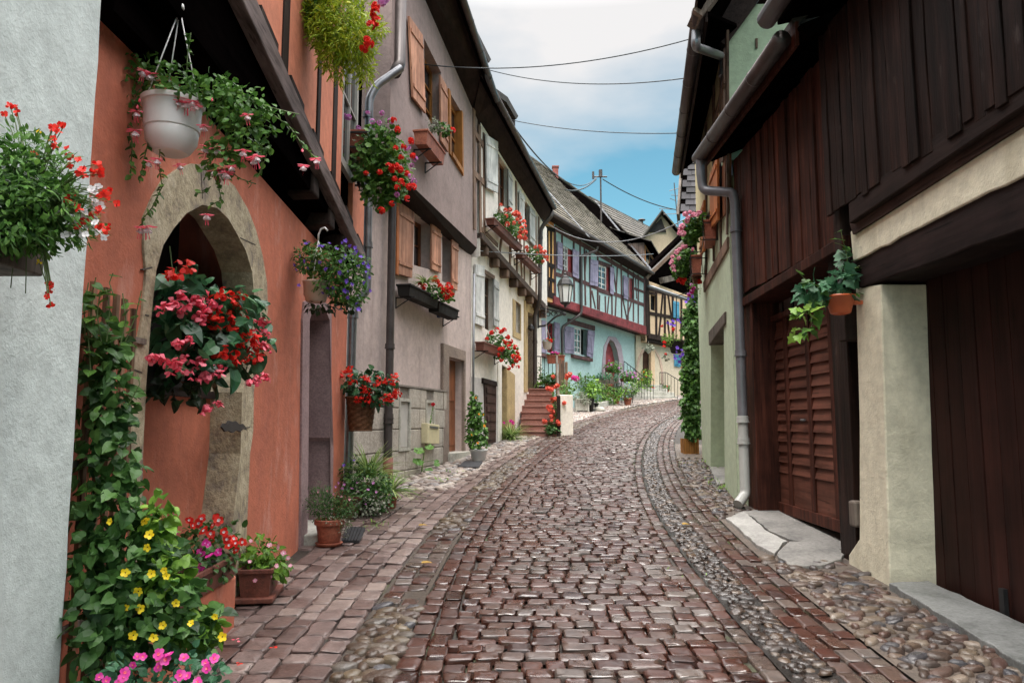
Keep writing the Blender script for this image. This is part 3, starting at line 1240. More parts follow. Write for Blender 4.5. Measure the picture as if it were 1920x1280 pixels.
def timbers(F, segs, o0, o1, m=None):
    """half-timber members on a facade: (u0, v0, u1, v1, width in metres)"""
    m = m or MB()
    for i, (u0, v0, u1, v1, w) in enumerate(segs):
        p, q = F.st(u0, v0, o1), F.st(u1, v1, o1)
        dx, dz = q[0] - p[0], q[1] - p[1]
        l = math.hypot(dx, dz)
        nx, nz = -dz / l * w / 2, dx / l * w / 2
        e = 0.0015 * (i % 7)
        j = [random.uniform(-.008, .008) for _ in range(4)]
        m.fq(F, [(p[0] + nx + j[0], p[1] + nz), (q[0] + nx + j[1], q[1] + nz), (q[0] - nx + j[2], q[1] - nz), (p[0] - nx + j[3], p[1] - nz)], o0, o1 + e)
    return m


def band(F, t0, t1, b0, b1, off, a_ext):
    """a long member: top edge through pixels t0, t1 and bottom edge through b0, b1, run on to a = a_ext"""
    def ext(p, q):
        k = (a_ext - p[0]) / (q[0] - p[0])
        return (a_ext, p[1] + (q[1] - p[1]) * k)
    T0, T1, B0, B1 = F.st(*t0, off), F.st(*t1, off), F.st(*b0, off), F.st(*b1, off)
    return [T0, ext(T0, T1), ext(B0, B1), B0]


# ------------------------------------------------------------------ facades
FW = Facade((-1.72, -2.5), (-1.765, 3.05), 1)
FS = Facade((-1.92, 2.4), (-2.05, 9.2), 1)
_p, _q = at(430, 0, 4.2), at(682, 440, 9.2)
_dd = (Vector((_q.x, _q.y)) - Vector((_p.x, _p.y)))
FSU = Facade(Vector((_p.x, _p.y)) - _dd * 0.5, (_q.x, _q.y), 1)
FG = Facade((-1.97 - .33, 10.8 - 1.4), (-0.86, 15.5), 1)
FGU = Facade((-1.58 - 0.12, 10.7 - 0.68), (-0.74, 15.45), 1)
FC = Facade((-0.86, 15.6), (0.90, 22.7), 1)
FCU = Facade((-0.68, 15.56), (1.08, 22.66), 1)
_t0, _t1 = at(1036, 500, 28.3), at(1210, 600, 38.4)
_dd = Vector((_t1.x - _t0.x, _t1.y - _t0.y))
FTU = Facade(Vector((_t0.x, _t0.y)) - _dd * 0.16, (_t1.x, _t1.y), 1)
FT = Facade(FTU.A - FTU.n * 0.55, FTU.B - FTU.n * 0.55, 1)
_y0, _y1 = at(1211, 600, 38.45), at(1330, 600, 42.4)
FY = Facade((_y0.x, _y0.y), (_y1.x, _y1.y), 1)
FYL = Facade(FY.A - FY.n * 0.35, FY.B - FY.n * 0.35, 1)
FB = Facade((2.9, -2.5), (2.92, 9.5), -1)
FR = Facade((2.86, 9.62), (3.68, 14.6), -1)
FEND = Facade((9.5, 9.66), (2.86, 9.66), -1)        # gable end of the green house, faces the camera


# ------------------------------------------------------------------ white house
def build_white():
    h = thing('white_house', 'white roughcast house wall with a wooden flower box, corner beside the salmon house', 'house', FW.w(FW.len / 2, gz(1), 0))
    m = MB()
    m.fq(FW, ragged([(0, -.6), (FW.len, -.6), (FW.len, 7.5), (0, 7.5)], .16, .005), -4.0, 0)
    m.build('wall', P_WHITE, h, bevel=0.02)


build_white()


# ------------------------------------------------------------------ salmon house
def build_salmon():
    h = thing('salmon_house', 'salmon red house with jettied upper floor and stone arched opening', 'house', FS.w(FS.len / 2, gz(5.8), 0))
    ztop = 3.62
    arch_in = [(264, 1300), (264, 850), (270, 720), (279, 600), (289, 507), (302, 460), (322, 428), (346, 400), (376, 384), (404, 390), (425, 410), (442, 440), (458, 470), (470, 510), (474, 560), (468, 620), (462, 690), (451, 735), (448, 850), (430, 1010), (424, 1180)]
    arch_out = [(236, 1300), (243, 850), (238, 800), (244, 690), (262, 600), (270, 510), (266, 470), (265, 410), (284, 366), (302, 337), (328, 318), (356, 307), (392, 309), (437, 349), (462, 392), (477, 430), (490, 480), (498, 530), (500, 580), (488, 640), (480, 690), (473, 735), (472, 810), (466, 850), (460, 990), (452, 1200)]
    door = [(577, 960), (577, 600), (581, 586), (589, 577), (598, 575), (607, 581), (615, 601), (615, 820), (622, 838), (622, 975)]
    ai, ao, dr = FS.pts(arch_in), FS.pts(arch_out), FS.pts(door)
    zb = -0.3
    for l in (ai, ao, dr):
        l[0] = (l[0][0], zb)
        l[-1] = (l[-1][0], zb)
    L = FS.len
    # the arch and doorway run to the ground: outline of the wall goes round them
    wall = [(0, zb)] + ao + dr + [(L, zb), (L, 3.42), (0, ztop)]
    m = MB()
    m.holed(FS, wall, [], 0, 0.2)
    m.fbox(FS, L - .03, L, zb, 3.42, -0.5, -0.002)
    m.fbox(FS, 0, L, zb, ztop - .1, -4, -0.62)
    m.build('wall', P_SALMON, h)
    # stone arch, its own blocks 12 mm proud, reveal 0.22 deep
    a = MB()
    n = len(a.v)
    ring = ao + ai[::-1]
    a.fq(FS, ring, -0.22, 0.012)
    o = a.build('stone_arch', S_SAND, h)
    # joints between the arch stones
    for uv in (((376, 308), (380, 384)), ((442, 442), (485, 462)), ((262, 507), (289, 500)), ((243, 690), (270, 700)), ((238, 792), (265, 795)), ((236, 866), (264, 864)), ((447, 803), (472, 800)), ((270, 590), (280, 592))):
        p, q = FS.st(*uv[0], .012), FS.st(*uv[1], .012)
        dx, dz = q[0] - p[0], q[1] - p[1]
        l = math.hypot(dx, dz)
        w = 0.0035
        p, q = lerp2(p, q, .18), lerp2(p, q, .85)
        j = MB()
        j.fq(FS, [(p[0] - dz / l * w, p[1] + dx / l * w), (q[0] - dz / l * w, q[1] + dx / l * w), (q[0] + dz / l * w, q[1] - dx / l * w), (p[0] + dz / l * w, p[1] - dx / l * w)], 0.0, 0.0145)
        j.build('arch_joint', plain('mortar_dark', (0.07, 0.055, 0.045), 0.9), o)
    # weathered hole in the right jamb: flat patch, its shade put into the colour
    k = MB()
    k.fpx(FS, [(416, 800), (420, 793), (426, 795), (430, 788), (437, 791), (443, 789), (449, 795), (456, 794), (461, 800), (463, 806), (456, 804), (451, 809), (444, 806), (437, 811), (429, 807), (423, 809)], 0.0, 0.0135)
    k.build('weathered_hole', plain('hole_shade', (0.035, 0.028, 0.024), 0.95), o)
    # parapet in the arch and dark opening above it
    a0, a1 = ai[0][0] - .25, ai[-1][0] + .25
    zp = FS.st(360, 745, -0.21)[1]
    m = MB()
    m.fbox(FS, a0, a1, zb, zp, -0.5, -0.215)
    m.build('parapet', P_SALMON, h)
    s = MB()
    s.fbox(FS, ai[4][0] - .1, ai[-2][0] + .1, zp, zp + .05, -0.5, -0.17)
    s.build('window_ledge', W_DARK, h)
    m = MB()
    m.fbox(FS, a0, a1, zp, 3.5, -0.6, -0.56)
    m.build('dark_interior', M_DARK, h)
    # plinth in front of the arch that carries the flower trough
    m = MB()
    pa, pb = FS.st(300, 1090, .28)[0], FS.st(452, 1090, .2)[0]
    pa = ai[0][0] - .35
    zpl = gz(4.6) + 0.34
    m.fbox(FS, pa, pb, zb, zpl, -0.1, 0.17)
    m.build('plinth', P_SALMON, h, bevel=0.015)
    # purple doorway
    fo = FS.pts([(568, 965), (568, 600), (571, 566), (580, 561), (600, 561), (618, 572), (622, 590), (622, 975)], .02)
    fo[0] = (fo[0][0], zb)
    fo[-1] = (fo[-1][0] + .02, zb)
    di = [(x, z) for x, z in dr]
    m = MB()
    m.fq(FS, fo + di[::-1], -0.32, 0.02)
    fr = m.build('stone_doorway', S_PURP, h)
    j = MB()
    for v0, v1 in ((665, 664), (610, 610)):
        p, q = FS.st(568, v0, .02), FS.st(622, v1, .02)
        j.fq(FS, [(p[0], p[1]), (q[0], q[1]), (q[0], q[1] - .01), (p[0], p[1] - .01)], 0.0, 0.0215)
    m = MB()
    m.fbox(FS, dr[0][0] - .1, dr[-1][0] + .15, zb, 3.2, -0.36, -0.32)
    m.build('door', plain('aubergine_door', (0.085, 0.05, 0.055), 0.6), h)
    m = MB()
    ya = FS.st(600, 960)[0]
    m.fbox(FS, dr[0][0] - .2, dr[-1][0] + .2, zb, gz(7.6) + .07, -0.3, 0.16)
    m.build('doorstep', S_GREY2, h, bevel=0.01)
    # upper floor
    Lu = FSU.len

    def zb_at(u, v):
        return FSU.st(u, v, 0)
    bt = [FSU.st(474, 0), FSU.st(682, 478)]
    bb = [FSU.st(445, 0), FSU.st(664, 465)]

    def line(pq, a):
        p, q = pq
        return p[1] + (q[1] - p[1]) * (a - p[0]) / (q[0] - p[0])
    m = MB()
    m.fq(FSU, [(0, line(bt, 0)), (Lu, line(bt, Lu)), (Lu, line(bb, Lu)), (0, line(bb, 0))], -0.2, 0.03)
    m.build('jetty_beam', W_BEAM, h, bevel=0.012)
    # dark sub-wall behind panels
    m = MB()
    m.fbox(FSU, 0, Lu, line(bt, Lu) + .0, 8.2, -4.2, -0.06)
    m.build('upper_wall', W_BLACK, h)
    # salmon panels with dark gaps between (the posts)
    edges = [(300, 440), (451, 520), (533, 590.5), (597, 621), (629, 640)]
    for i, (u0, u1) in enumerate(edges):
        vb = 430
        a0_, a1_ = FSU.st(u0, 300)[0] if u0 > 400 else 0.2, FSU.st(u1, 300)[0]
        q = [(a0_, line(bt, a0_) + .02), (a1_, line(bt, a1_) + .02), (a1_ + .02, 8.0), (a0_ + .02, 8.0)]
        m = MB()
        m.fq(FSU, q, -0.06, 0.0 + 0.004 * (i % 2))
        m.build('render_panel', P_SALMON2, h, bevel=0.01)
    for u0, u1 in ((440, 451), (520, 533), (590.5, 597), (621, 629)):  # dark strips for posts and narrow gaps, the gaps' shade put into colour
        a0_, a1_ = FSU.st(u0, 300)[0], FSU.st(u1, 300)[0]
        m = MB()
        m.fq(FSU, [(a0_ + .01, line(bt, a0_) + .0), (a1_ - .01, line(bt, a1_) + .0), (a1_ + .01, 8.0), (a0_ + .03, 8.0)], -0.06, 0.012)
        m.build('post_gap_strip', W_DARKV, h, bevel=0.006)
    a0_, a1_ = FSU.st(661, 400)[0], Lu
    m = MB()
    m.fq(FSU, [(a0_, line(bt, a0_) + .02), (a1_, line(bt, a1_) + .02), (a1_, 4.35), (a0_, 4.45)], -0.06, 0.0)
    m.build('render_panel', P_SALMON2, h, bevel=0.01)
    # dark stops at the foot of the panels
    for i in range(7):
        m = MB()
        a_ = Lu * (0.30 + 0.105 * i)
        m.fq(FSU, [(a_, line(bt, a_) + .0), (a_ + .42, line(bt, a_ + .42)), (a_ + .42, line(bt, a_ + .42) + .05), (a_, line(bt, a_) + .05)], -0.02, 0.022 + 0.002 * (i % 3))
        m.build('sill_moulding', W_DARK, h)
    # window bay between the panels
    a0_, a1_ = FSU.st(642, 200)[0], FSU.st(672, 200)[0]
    zw0, zw1 = FSU.st(655, 330)[1], 7.6
    win(FSU, [(a0_, zw1), (a1_, zw1), (a1_, zw0), (a0_, zw0)], h, 0.0, plain('grey_window_paint', (0.33, 0.31, 0.28), 0.6), nx=2, ny=4, fw=0.09)
    # soffit boards and joists under the jetty
    m = MB()
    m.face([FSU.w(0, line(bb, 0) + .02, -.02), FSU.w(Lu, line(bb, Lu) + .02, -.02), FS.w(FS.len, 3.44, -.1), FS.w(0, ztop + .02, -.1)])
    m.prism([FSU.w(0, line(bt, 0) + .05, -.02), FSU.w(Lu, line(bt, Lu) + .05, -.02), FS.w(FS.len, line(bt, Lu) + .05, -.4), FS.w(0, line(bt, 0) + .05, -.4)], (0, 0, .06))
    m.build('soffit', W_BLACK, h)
    for i, (Y, w) in enumerate([(3.15, .2), (3.7, .2), (4.35, .2), (5.1, .2), (5.9, .2), (6.7, .22), (7.45, .22), (8.15, .22)]):
        m = MB()
        aS = Y - 2.4
        aU = (Y - FSU.A.y) / FSU.d.y
        z = min(line(bb, aU), 4.2) - 0.1
        p = FSU.w(aU, z, -0.12 if i < 5 else -0.03)
        q = FS.w(aS, z - .02, -.3)
        m.bar(q, p, w, 0.19)
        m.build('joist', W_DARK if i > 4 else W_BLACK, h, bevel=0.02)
    # diagonal brace under the soffit by the white house
    m = MB()
    m.bar(FS.p(190, -10, 0.05), FS.p(312, 118, 0.05), 0.12, 0.15)
    m.build('wall_beam', W_BLACK, h)
    # zinc downpipe on the corner
    ur = [(684, 180), (688, 300), (686, 400), (682, 470), (684, 540)]
    base = FS.w(L + .08, 0, 0.22)
    X, Yp = at(692, 300, 9.35).x, 9.35
    top = at(745, 132, 9.55)
    path = [at(752, 128, 9.6), at(706, 160, 9.45), at(692, 186, 9.4), at(688, 545, 9.4), at(668, 566, 9.35), at(661, 590, 9.3)]
    e = path[-1].copy()
    path.append(Vector((e.x - .01, e.y, gz(9.3) + .03)))
    pipe(path, 0.055, M_ZINC, h, collars=(at(690, 215, 9.4), at(689, 458, 9.4), at(662, 590, 9.3)))
    # roof over everything (out of the frame, keeps the sky off)
    m = MB()
    m.prism([FSU.w(-1, 8.2, .5), FSU.w(Lu, 8.2, .5), FSU.w(Lu, 10.5, -4.2), FSU.w(-1, 10.5, -4.2)], (0, 0, .15))
    m.build('roof', T_DARK, h)


build_salmon()


# ------------------------------------------------------------------ grey house
def build_grey():
    h = thing('grey_house', 'tall taupe rendered house with pink shutters and a grey stone base', 'house', FG.w(3, gz(13), 0))
    L = FG.len
    w1 = FG.pts([(777, 402), (809, 420), (809, 506), (776, 497)])
    w2 = FG.pts([(829, 433), (848, 446), (847, 535), (829, 527)])
    zj = w1[0][1] + .02
    dr = FG.pts([(837, 900), (837, 669), (866, 677), (866, 900)])
    zb = -0.2
    dr[0], dr[3] = (dr[0][0], zb), (dr[3][0], zb)
    zs = FG.st(775, 728)[1]
    m = MB()
    wall = [(0, zb), dr[0], dr[1], dr[2], dr[3], (L, zb), (L, zj + .25), (0, zj + .25)]
    m.holed(FG, wall, [w1, w2], 0, 0.3)
    for p, q in ((dr[0], dr[1]), (dr[1], dr[2]), (dr[2], dr[3])):
        m.face([FG.w(*p, 0), FG.w(*q, 0), FG.w(*q, -.14), FG.w(*p, -.14)])
    body(FG, 0, L, zb, zj + .3, 5, 0, 0.45, m)
    m.build('wall', P_GREY, h)
    darkback(FG, [w1, w2], h, -0.42)
    # upper floor, jettied
    Lu = FGU.len
    ub = [FGU.st(772, 348), FGU.st(886, 457)]
    ut = [FGU.st(797, 0), FGU.st(887, 206)]

    def ln(pq, a):
        p, q = pq
        return p[1] + (q[1] - p[1]) * (a - p[0]) / (q[0] - p[0])
    v1 = FGU.pts([(795, 72), (827, 136), (827, 262), (797, 212)])
    v2 = FGU.pts([(839, 166), (866, 212), (867, 330), (841, 288)])
    m = MB()
    m.holed(FGU, [(0, ln(ub, 0)), (Lu, ln(ub, Lu)), (Lu, ln(ut, Lu)), (0, ln(ut, 0))], [v1, v2], 0, 0.3)
    m.fbox(FGU, 0, Lu, zj + .1, ln(ut, Lu), -5, -.45)
    m.fbox(FGU, Lu - .03, Lu, ln(ub, Lu), ln(ut, Lu), -.46, -.002)
    m.fbox(FGU, 0, .03, ln(ub, 0), ln(ut, Lu), -.46, -.002)
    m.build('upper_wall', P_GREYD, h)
    m = MB()
    m.prism([FGU.w(0, ln(ub, 0), -.003), FGU.w(Lu, ln(ub, Lu), -.003), FG.w(L, zj, -.02), FG.w(0, zj, -.02)], (0, 0, .12))
    m.build('jetty_soffit', W_DARK, h)
    darkback(FGU, [v1, v2], h, -0.42)
    win(FGU, v1, h, -0.16, W_GOLD, nx=2, ny=3, fw=0.07)
    f = win(FGU, v2, h, -0.10, W_GOLD, nx=2, ny=2, fw=0.08)
    # golden casing of the open window
    m = MB()
    q = v2
    for s0, s1 in ((0, .12), (.9, 1.0)):
        m.fq(FGU, [quadpt(q, s0, 0), quadpt(q, s1, 0), quadpt(q, s1, 1), quadpt(q, s0, 1)], -.25, 0.03)
    m.fq(FGU, [quadpt(q, .12, .93), quadpt(q, .9, .93), quadpt(q, .9, 1), quadpt(q, .12, 1)], -.25, 0.05)
    m.build('window_casing', W_GOLD, h)
    win(FG, w1, h, -0.2, W_DOOR, nx=2, ny=2, fw=0.07)
    win(FG, w2, h, -0.2, W_DOOR, nx=2, ny=2, fw=0.07)
    shutter(FGU, [(768, 30), (793, 66), (799, 213), (775, 182)], h, 0.06, W_PINK)
    shutter(FGU, [(826, 140), (839, 163), (841, 286), (828, 264)], h, 0.05, W_PINK)
    shutter(FG, [(748, 377), (777, 398), (773, 521), (746, 513)], h, 0.07, W_PINK, th=.06)
    shutter(FG, [(810, 420), (827, 431), (827, 512), (810, 504)], h, 0.05, W_PINK)
    shutter(FG, [(848, 447), (860, 455), (858, 545), (848, 539)], h, 0.05, W_PINK)
    m = MB()
    for (u, v0, v1_) in ((747, 376, 515),):
        m.fq(FG, FG.pts([(745, 375), (749, 378), (747, 516), (743, 513)], .08), 0.0, 0.085)
    m.build('shutter_edge', W_ORANGE, h)
    # stone base of rough blocks
    ad0, ad1 = FG.st(832, 750)[0], FG.st(871, 750)[0]
    aS = FG.st(733, 760)[0]
    zg = gz(13) - .3
    base = []
    rows = [zs, zs - .33, zs - .66, zs - .99, zs - 1.30, zg - .4]
    slit = [FG.pts([(744, 752), (760, 755), (760, 838), (744, 838)]), FG.pts([(794, 755), (807, 757), (807, 797), (794, 797)])]
    sl = [(min(a for a, z in q), max(a for a, z in q), min(z for a, z in q), max(z for a, z in q)) for q in slit]
    b = MB()
    for r in range(5):
        z1_, z0_ = rows[r] - .006, rows[r + 1] + .006
        if z1_ < z0_:
            continue
        a = 0.6
        first = True
        while a < ad0 - .05:
            w = random.uniform(.5, .8)
            e = min(a + w, ad0)
            segs = [(a + .006, e - .006)]
            for (s0, s1, q0, q1) in sl:
                if q0 < z1_ and q1 > z0_:
                    ns = []
                    for (x0, x1) in segs:
                        if x1 < s0 or x0 > s1:
                            ns.append((x0, x1))
                        else:
                            if s0 - x0 > .03:
                                ns.append((x0, s0))
                            if x1 - s1 > .03:
                                ns.append((s1, x1))
                    segs = ns
            for (x0, x1) in segs:
                b.fbox(FG, x0, x1, z0_, z1_, 0.0, 0.05 + random.uniform(0, .012))
            a = e
    b.build('stone_base', S_GREY, h, bevel=0.012)
    m = MB()
    m.fbox(FG, .5, ad0, zg - .4, zs - .01, 0.002, 0.035)
    m.fbox(FG, .5, ad0, zs, zs + .03, 0.002, 0.07)
    m.build('base_mortar', stone('mortar_pale', (0.22, 0.19, 0.165), (0.15, 0.13, 0.11), 4, 30), h)
    for (s0, s1, q0, q1) in sl:
        m = MB()
        m.fbox(FG, s0 + .01, s1 - .01, q0 + .01, q1 - .01, 0.03, 0.038)
        m.build('cellar_slit', plain('pale_reveal', (0.42, 0.40, 0.37), 0.9), h)
    for (s0, s1, q0, q1) in sl:
        m = MB()
        for (x0, x1, y0, y1) in ((s0 - .05, s0, q0 - .05, q1 + .05), (s1, s1 + .05, q0 - .05, q1 + .05), (s0, s1, q1, q1 + .05), (s0, s1, q0 - .05, q0)):
            m.fbox(FG, x0, x1, y0, y1, 0.03, 0.072)
        m.build('slit_surround', S_GREY2, h)
    # door surround, door
    fo = FG.pts([(830, 900), (830, 643), (872, 658), (872, 900)], .04)
    fo[0], fo[3] = (fo[0][0], zb), (fo[3][0], zb)
    m = MB()
    m.fq(FG, [fo[0], fo[1], fo[2], fo[3], dr[3], dr[2], dr[1], dr[0]], -0.02, 0.06)
    m.build('door_surround', stone('brown_stone', (0.25, 0.19, 0.155), (0.18, 0.135, 0.115), 3, 40), h, bevel=.01)
    zd = gz(14.2) + .14
    m = MB()
    m.fq(FG, [(dr[0][0] - .05, zd), (dr[1][0] - .05, dr[1][1] + .1), (dr[2][0] + .05, dr[2][1] + .1), (dr[3][0] + .05, zd)], -0.20, -0.14)
    for (s0, s1, t0, t1) in ((.1, .45, .05, .45), (.55, .9, .05, .45), (.1, .45, .55, .93), (.55, .9, .55, .93)):
        q = [dr[1], dr[2], (dr[3][0], zd), (dr[0][0], zd)]
        m.fq(FG, [quadpt(q, s0, t0), quadpt(q, s1, t0), quadpt(q, s1, t1), quadpt(q, s0, t1)], -0.15, -0.12)
    do = m.build('door', W_DOOR, h, bevel=.006)
    m = MB()
    c = FG.w(dr[0][0] + .12, zd + 1.0, -.13)
    m.tube([c, c + FG.n3 * .06, c + FG.n3 * .06 + FG.d3 * .1], .012, 6)
    m.build('handle', M_IRON, do)
    m = MB()
    m.fbox(FG, dr[0][0] - .1, dr[3][0] + .12, -.1, zd, -0.36, 0.14)
    m.build('doorstep', S_GREY2, h, bevel=.012)
    m = MB()
    m.fpx(FG, [(821, 583), (826, 584), (826, 596), (821, 595)], 0.0, 0.02)
    m.build('house_number', plain('blue_enamel', (0.06, 0.08, 0.2), 0.3), h)
    # roof
    g0, g1 = FGU.p(855, -20, .42), FGU.p(926, 188, .42)
    E0 = g0 + (g0 - g1) * 0.5
    up = (-FGU.n3 + Vector((0, 0, 1.0))).normalized()
    o, b, nr = tiles(E0, g1 + (g1 - g0).normalized() * .1, up, 4.5, T_DARK, h)
    b.build('roof_deck', W_BLACK, h)
    gutter([E0 + FGU.n3 * .05, g1 + FGU.n3 * .05], .075, M_LEAD, h)
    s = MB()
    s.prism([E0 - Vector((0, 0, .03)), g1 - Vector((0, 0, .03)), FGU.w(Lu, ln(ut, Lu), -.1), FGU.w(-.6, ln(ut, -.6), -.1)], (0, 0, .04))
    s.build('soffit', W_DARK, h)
    s = MB()
    s.bar(E0 - Vector((0, 0, .05)), g1 - Vector((0, 0, .05)), .03, .18)
    s.build('fascia', W_BLACK, h)
    # dormer that stands over the eave
    d1 = MB()
    d1.fq(FGU, FGU.pts([(872, 30), (893, 55), (921, 112), (917, 118), (893, 70), (872, 46)], .3), -1.2, .3)
    dm = d1.build('dormer', T_DARK, h)
    d2 = MB()
    d2.fq(FGU, FGU.pts([(874, 46), (893, 71), (914, 116), (914, 160), (874, 60)], .22), -1.2, .22)
    d2.build('dormer_cheek', W_DARK, dm)
    # cast-iron downpipe at the near corner
    c = FG.w(FG.st(716, 700)[0], 0, .12)
    path = [FGU.p(748, -40, .3), FGU.p(748, 128, .3), FG.p(717, 175, .12), FG.p(716, 400, .12)]
    zt = path[-1].z
    path = [Vector((c.x, c.y, 8.3)), Vector((c.x, c.y, gz(c.y) + .0))]
    pipe(path, 0.06, M_LEAD, h, collars=[(c.x, c.y, z) for z in (gz(c.y) + .95, gz(c.y) + 1.02, gz(c.y) + 2.05, gz(c.y) + 4.6)])
    m = MB()
    m.tube([(c.x, c.y, gz(c.y) - .05), (c.x, c.y, gz(c.y) + .42)], .075, 12)
    m.build('pipe_boot', plain('rust_red', (0.16, 0.05, 0.035), 0.6), h, smooth=True)
    # thick pipe under the eave (rainwater from the salmon roof)
    m = MB()
    top = at(752, -30, 10.2)
    bot = at(749, 120, 10.2)
    m.tube([top, bot, at(741, 137, 10.0)], .085, 14)
    m.build('downpipe', M_LEAD, h, smooth=True)
    m = MB()
    p = FG.st(788, 400)
    return h


build_grey()
# ------------------------------------------------------------------ cream house
def build_cream():
    h = thing('cream_house', 'cream house with white shutters, tan timber frame above and joist ends under its jetty', 'house', FC.w(3.6, gz(19), 0))
    L = FC.len
    zb = 0.2
    ws = FC.pts([(909, 512), (925, 522), (925, 624), (909, 616)])
    wk = FC.pts([(966, 565), (975, 572), (975, 626), (966, 622)])
    d2 = FC.pts([(941, 840), (941, 683), (952, 690), (952, 840)])
    d3 = FC.pts([(988, 735), (988, 585), (1001, 592), (1001, 735)])
    d2[0], d2[3] = (d2[0][0], zb), (d2[3][0], zb)
    jl = [FC.st(893, 440, .02), FC.st(1008, 566, .02)]

    def ln(pq, a):
        p, q = pq
        return p[1] + (q[1] - p[1]) * (a - p[0]) / (q[0] - p[0])
    m = MB()
    m.holed(FC, [(0, zb), d2[0], d2[1], d2[2], d2[3], (L, zb), (L, ln(jl, L) + .1), (0, ln(jl, 0) + .1)], [ws, wk, d3], 0, 0.25)
    for p, q in ((d2[0], d2[1]), (d2[1], d2[2]), (d2[2], d2[3])):
        m.face([FC.w(*p, 0), FC.w(*q, 0), FC.w(*q, -.25), FC.w(*p, -.25)])
    body(FC, 0, L, zb, ln(jl, L) + .3, 5, 0, .4, m)
    m.build('wall', P_CREAM, h)
    darkback(FC, [ws, wk, d3], h, -.36)
    win(FC, ws, h, -.12, W_TAN, nx=2, ny=3, fw=.07)
    win(FC, wk, h, -.12, W_TAN, nx=1, ny=2, fw=.06)
    m = MB()
    for q0, q1 in (((905, 505), (909, 620)),):
        m.fq(FC, FC.pts([(908, 504), (928, 517), (928, 524), (908, 512)], .03), 0.002, .03)
    m.build('window_lintel', W_TAN, h)
    shutter(FC, [(892, 495), (909, 499), (909, 613), (892, 606)], h, .06, W_WHITE)
    shutter(FC, [(927, 522), (936, 530), (936, 614), (927, 610)], h, .05, W_WHITE)
    m = MB()
    o = FC.pts([(963, 560), (978, 571), (978, 638), (963, 630)], .03)
    for i in range(4):
        j = (i + 1) % 4
        m.fq(FC, [o[i], o[j], wk[j], wk[i]], -.05, .02)
    m.build('window_surround', S_YEL, h)
    # grey painted foot of the wall
    m = MB()
    zf0, zf1 = FC.st(880, 705)[1], FC.st(940, 716)[1]
    df = d2[0][0] - .45
    m.fq(FC, [(0.02, zb), (df, zb), (df, zf0), (.02, zf0)], 0.001, .008)
    m.build('wall_foot', P_GREYB, h)
    # cellar door, plank door, stone jambs
    m = MB()
    q = FC.pts([(908, 716), (931, 722), (930, 829), (911, 832)], .03)
    m.fq(FC, q, 0.002, .03)
    for i in range(6):
        t = .08 + i * .155
        m.fq(FC, [quadpt(q, .12, t), quadpt(q, .88, t), quadpt(q, .88, t + .09), quadpt(q, .12, t + .09)], .028, .05)
    m.build('cellar_door', wood('cellar_door_wood', (0.075, 0.042, 0.034), axis='z'), h, bevel=.005)
    m = MB()
    m.fpx(FC, [(907, 708), (932, 715), (933, 724), (907, 718)], 0.0, .06)
    m.build('cellar_lintel', W_DARK, h, bevel=.01)
    m = MB()
    m.fbox(FC, d2[0][0] - .1, d2[3][0] + .1, zb, d2[1][1] + .1, -.3, -.24)
    for i in range(9):
        z = gz(17.5) + .12 + i * .21
        m.fbox(FC, d2[0][0] + .02, d2[3][0] - .02, z, z + .18, -.245, -.225)
    m.build('plank_door', wood('brown_plank', (0.13, 0.065, 0.04), axis='z'), h)
    m = MB()
    q = FC.pts([(952, 840), (951, 690), (966, 702), (966, 840)], .03)
    q[0], q[3] = (q[0][0], zb), (q[3][0], zb)
    m.fq(FC, q, -.26, .03)
    m.build('door_jamb', S_YEL, h, bevel=.02)
    m = MB()
    q = FC.pts([(934, 840), (934, 676), (941, 683), (941, 840)], .02)
    q[0], q[3] = (q[0][0], zb), (q[3][0], zb)
    m.fq(FC, q, -.1, .02)
    m.build('door_post', P_CREAM, h)
    # sandstone door by the stairs
    m = MB()
    o = FC.pts([(984, 735), (984, 562), (1005, 582), (1005, 735)], .03)
    m.fq(FC, [o[0], o[1], o[2], o[3], d3[3], d3[2], d3[1], d3[0]], -.25, .03)
    m.build('door_surround', S_YEL, h, bevel=.01)
    m = MB()
    m.fq(FC, grow(d3, .05), -.3, -.24)
    m.build('door', W_DOOR, h)
    m = MB()
    c = FC.st(990, 614, .05)
    p = FC.w(c[0], c[1], .03)
    m.lathe(p + FC.n3 * .1, [(.02, -.1), (.09, -.04), (.07, .05), (.02, .1)], 8)
    m.build('door_bell', M_IRON, h)
    # jetty: rail and joist ends
    rt = [FCU.st(890, 424), FCU.st(1008, 556)]
    rb = [FCU.st(890, 437), FCU.st(1008, 567)]
    Lu = FCU.len
    m = MB()
    m.fq(FCU, [(0, ln(rt, 0)), (Lu, ln(rt, Lu)), (Lu, ln(rb, Lu)), (0, ln(rb, 0))], -.2, .05)
    m.build('jetty_rail', wood('jetty_wood', (0.115, 0.085, 0.072), axis='f'), h, bevel=.015)
    for i in range(8):
        a = .45 + i * (Lu - .8) / 7
        z = ln(rb, a)
        m = MB()
        m.fbox(FCU, a, a + .2, z - .2, z - .004, -.3, .02)
        m.build('joist_end', W_TAN, h, bevel=.025)
    # upper wall and timber frame
    wl = [FCU.st(890, 212), FCU.st(1012, 407)]
    v1 = FCU.pts([(936, 292), (952, 316), (952, 394), (936, 380)])
    v2 = FCU.pts([(984, 374), (993, 388), (993, 456), (984, 448)])
    m = MB()
    m.holed(FCU, [(0, ln(rt, 0) - .02), (Lu, ln(rt, Lu) - .02), (Lu, ln(wl, Lu)), (0, ln(wl, 0))], [v1, v2], 0, .2)
    body(FCU, 0, Lu, ln(rt, Lu), ln(wl, Lu), 5, 0, .4, m)
    m.build('upper_wall', P_CREAM, h)
    darkback(FCU, [v1, v2], h, -.3)
    win(FCU, v1, h, -.1, W_DOOR, nx=2, ny=2, fw=.08)
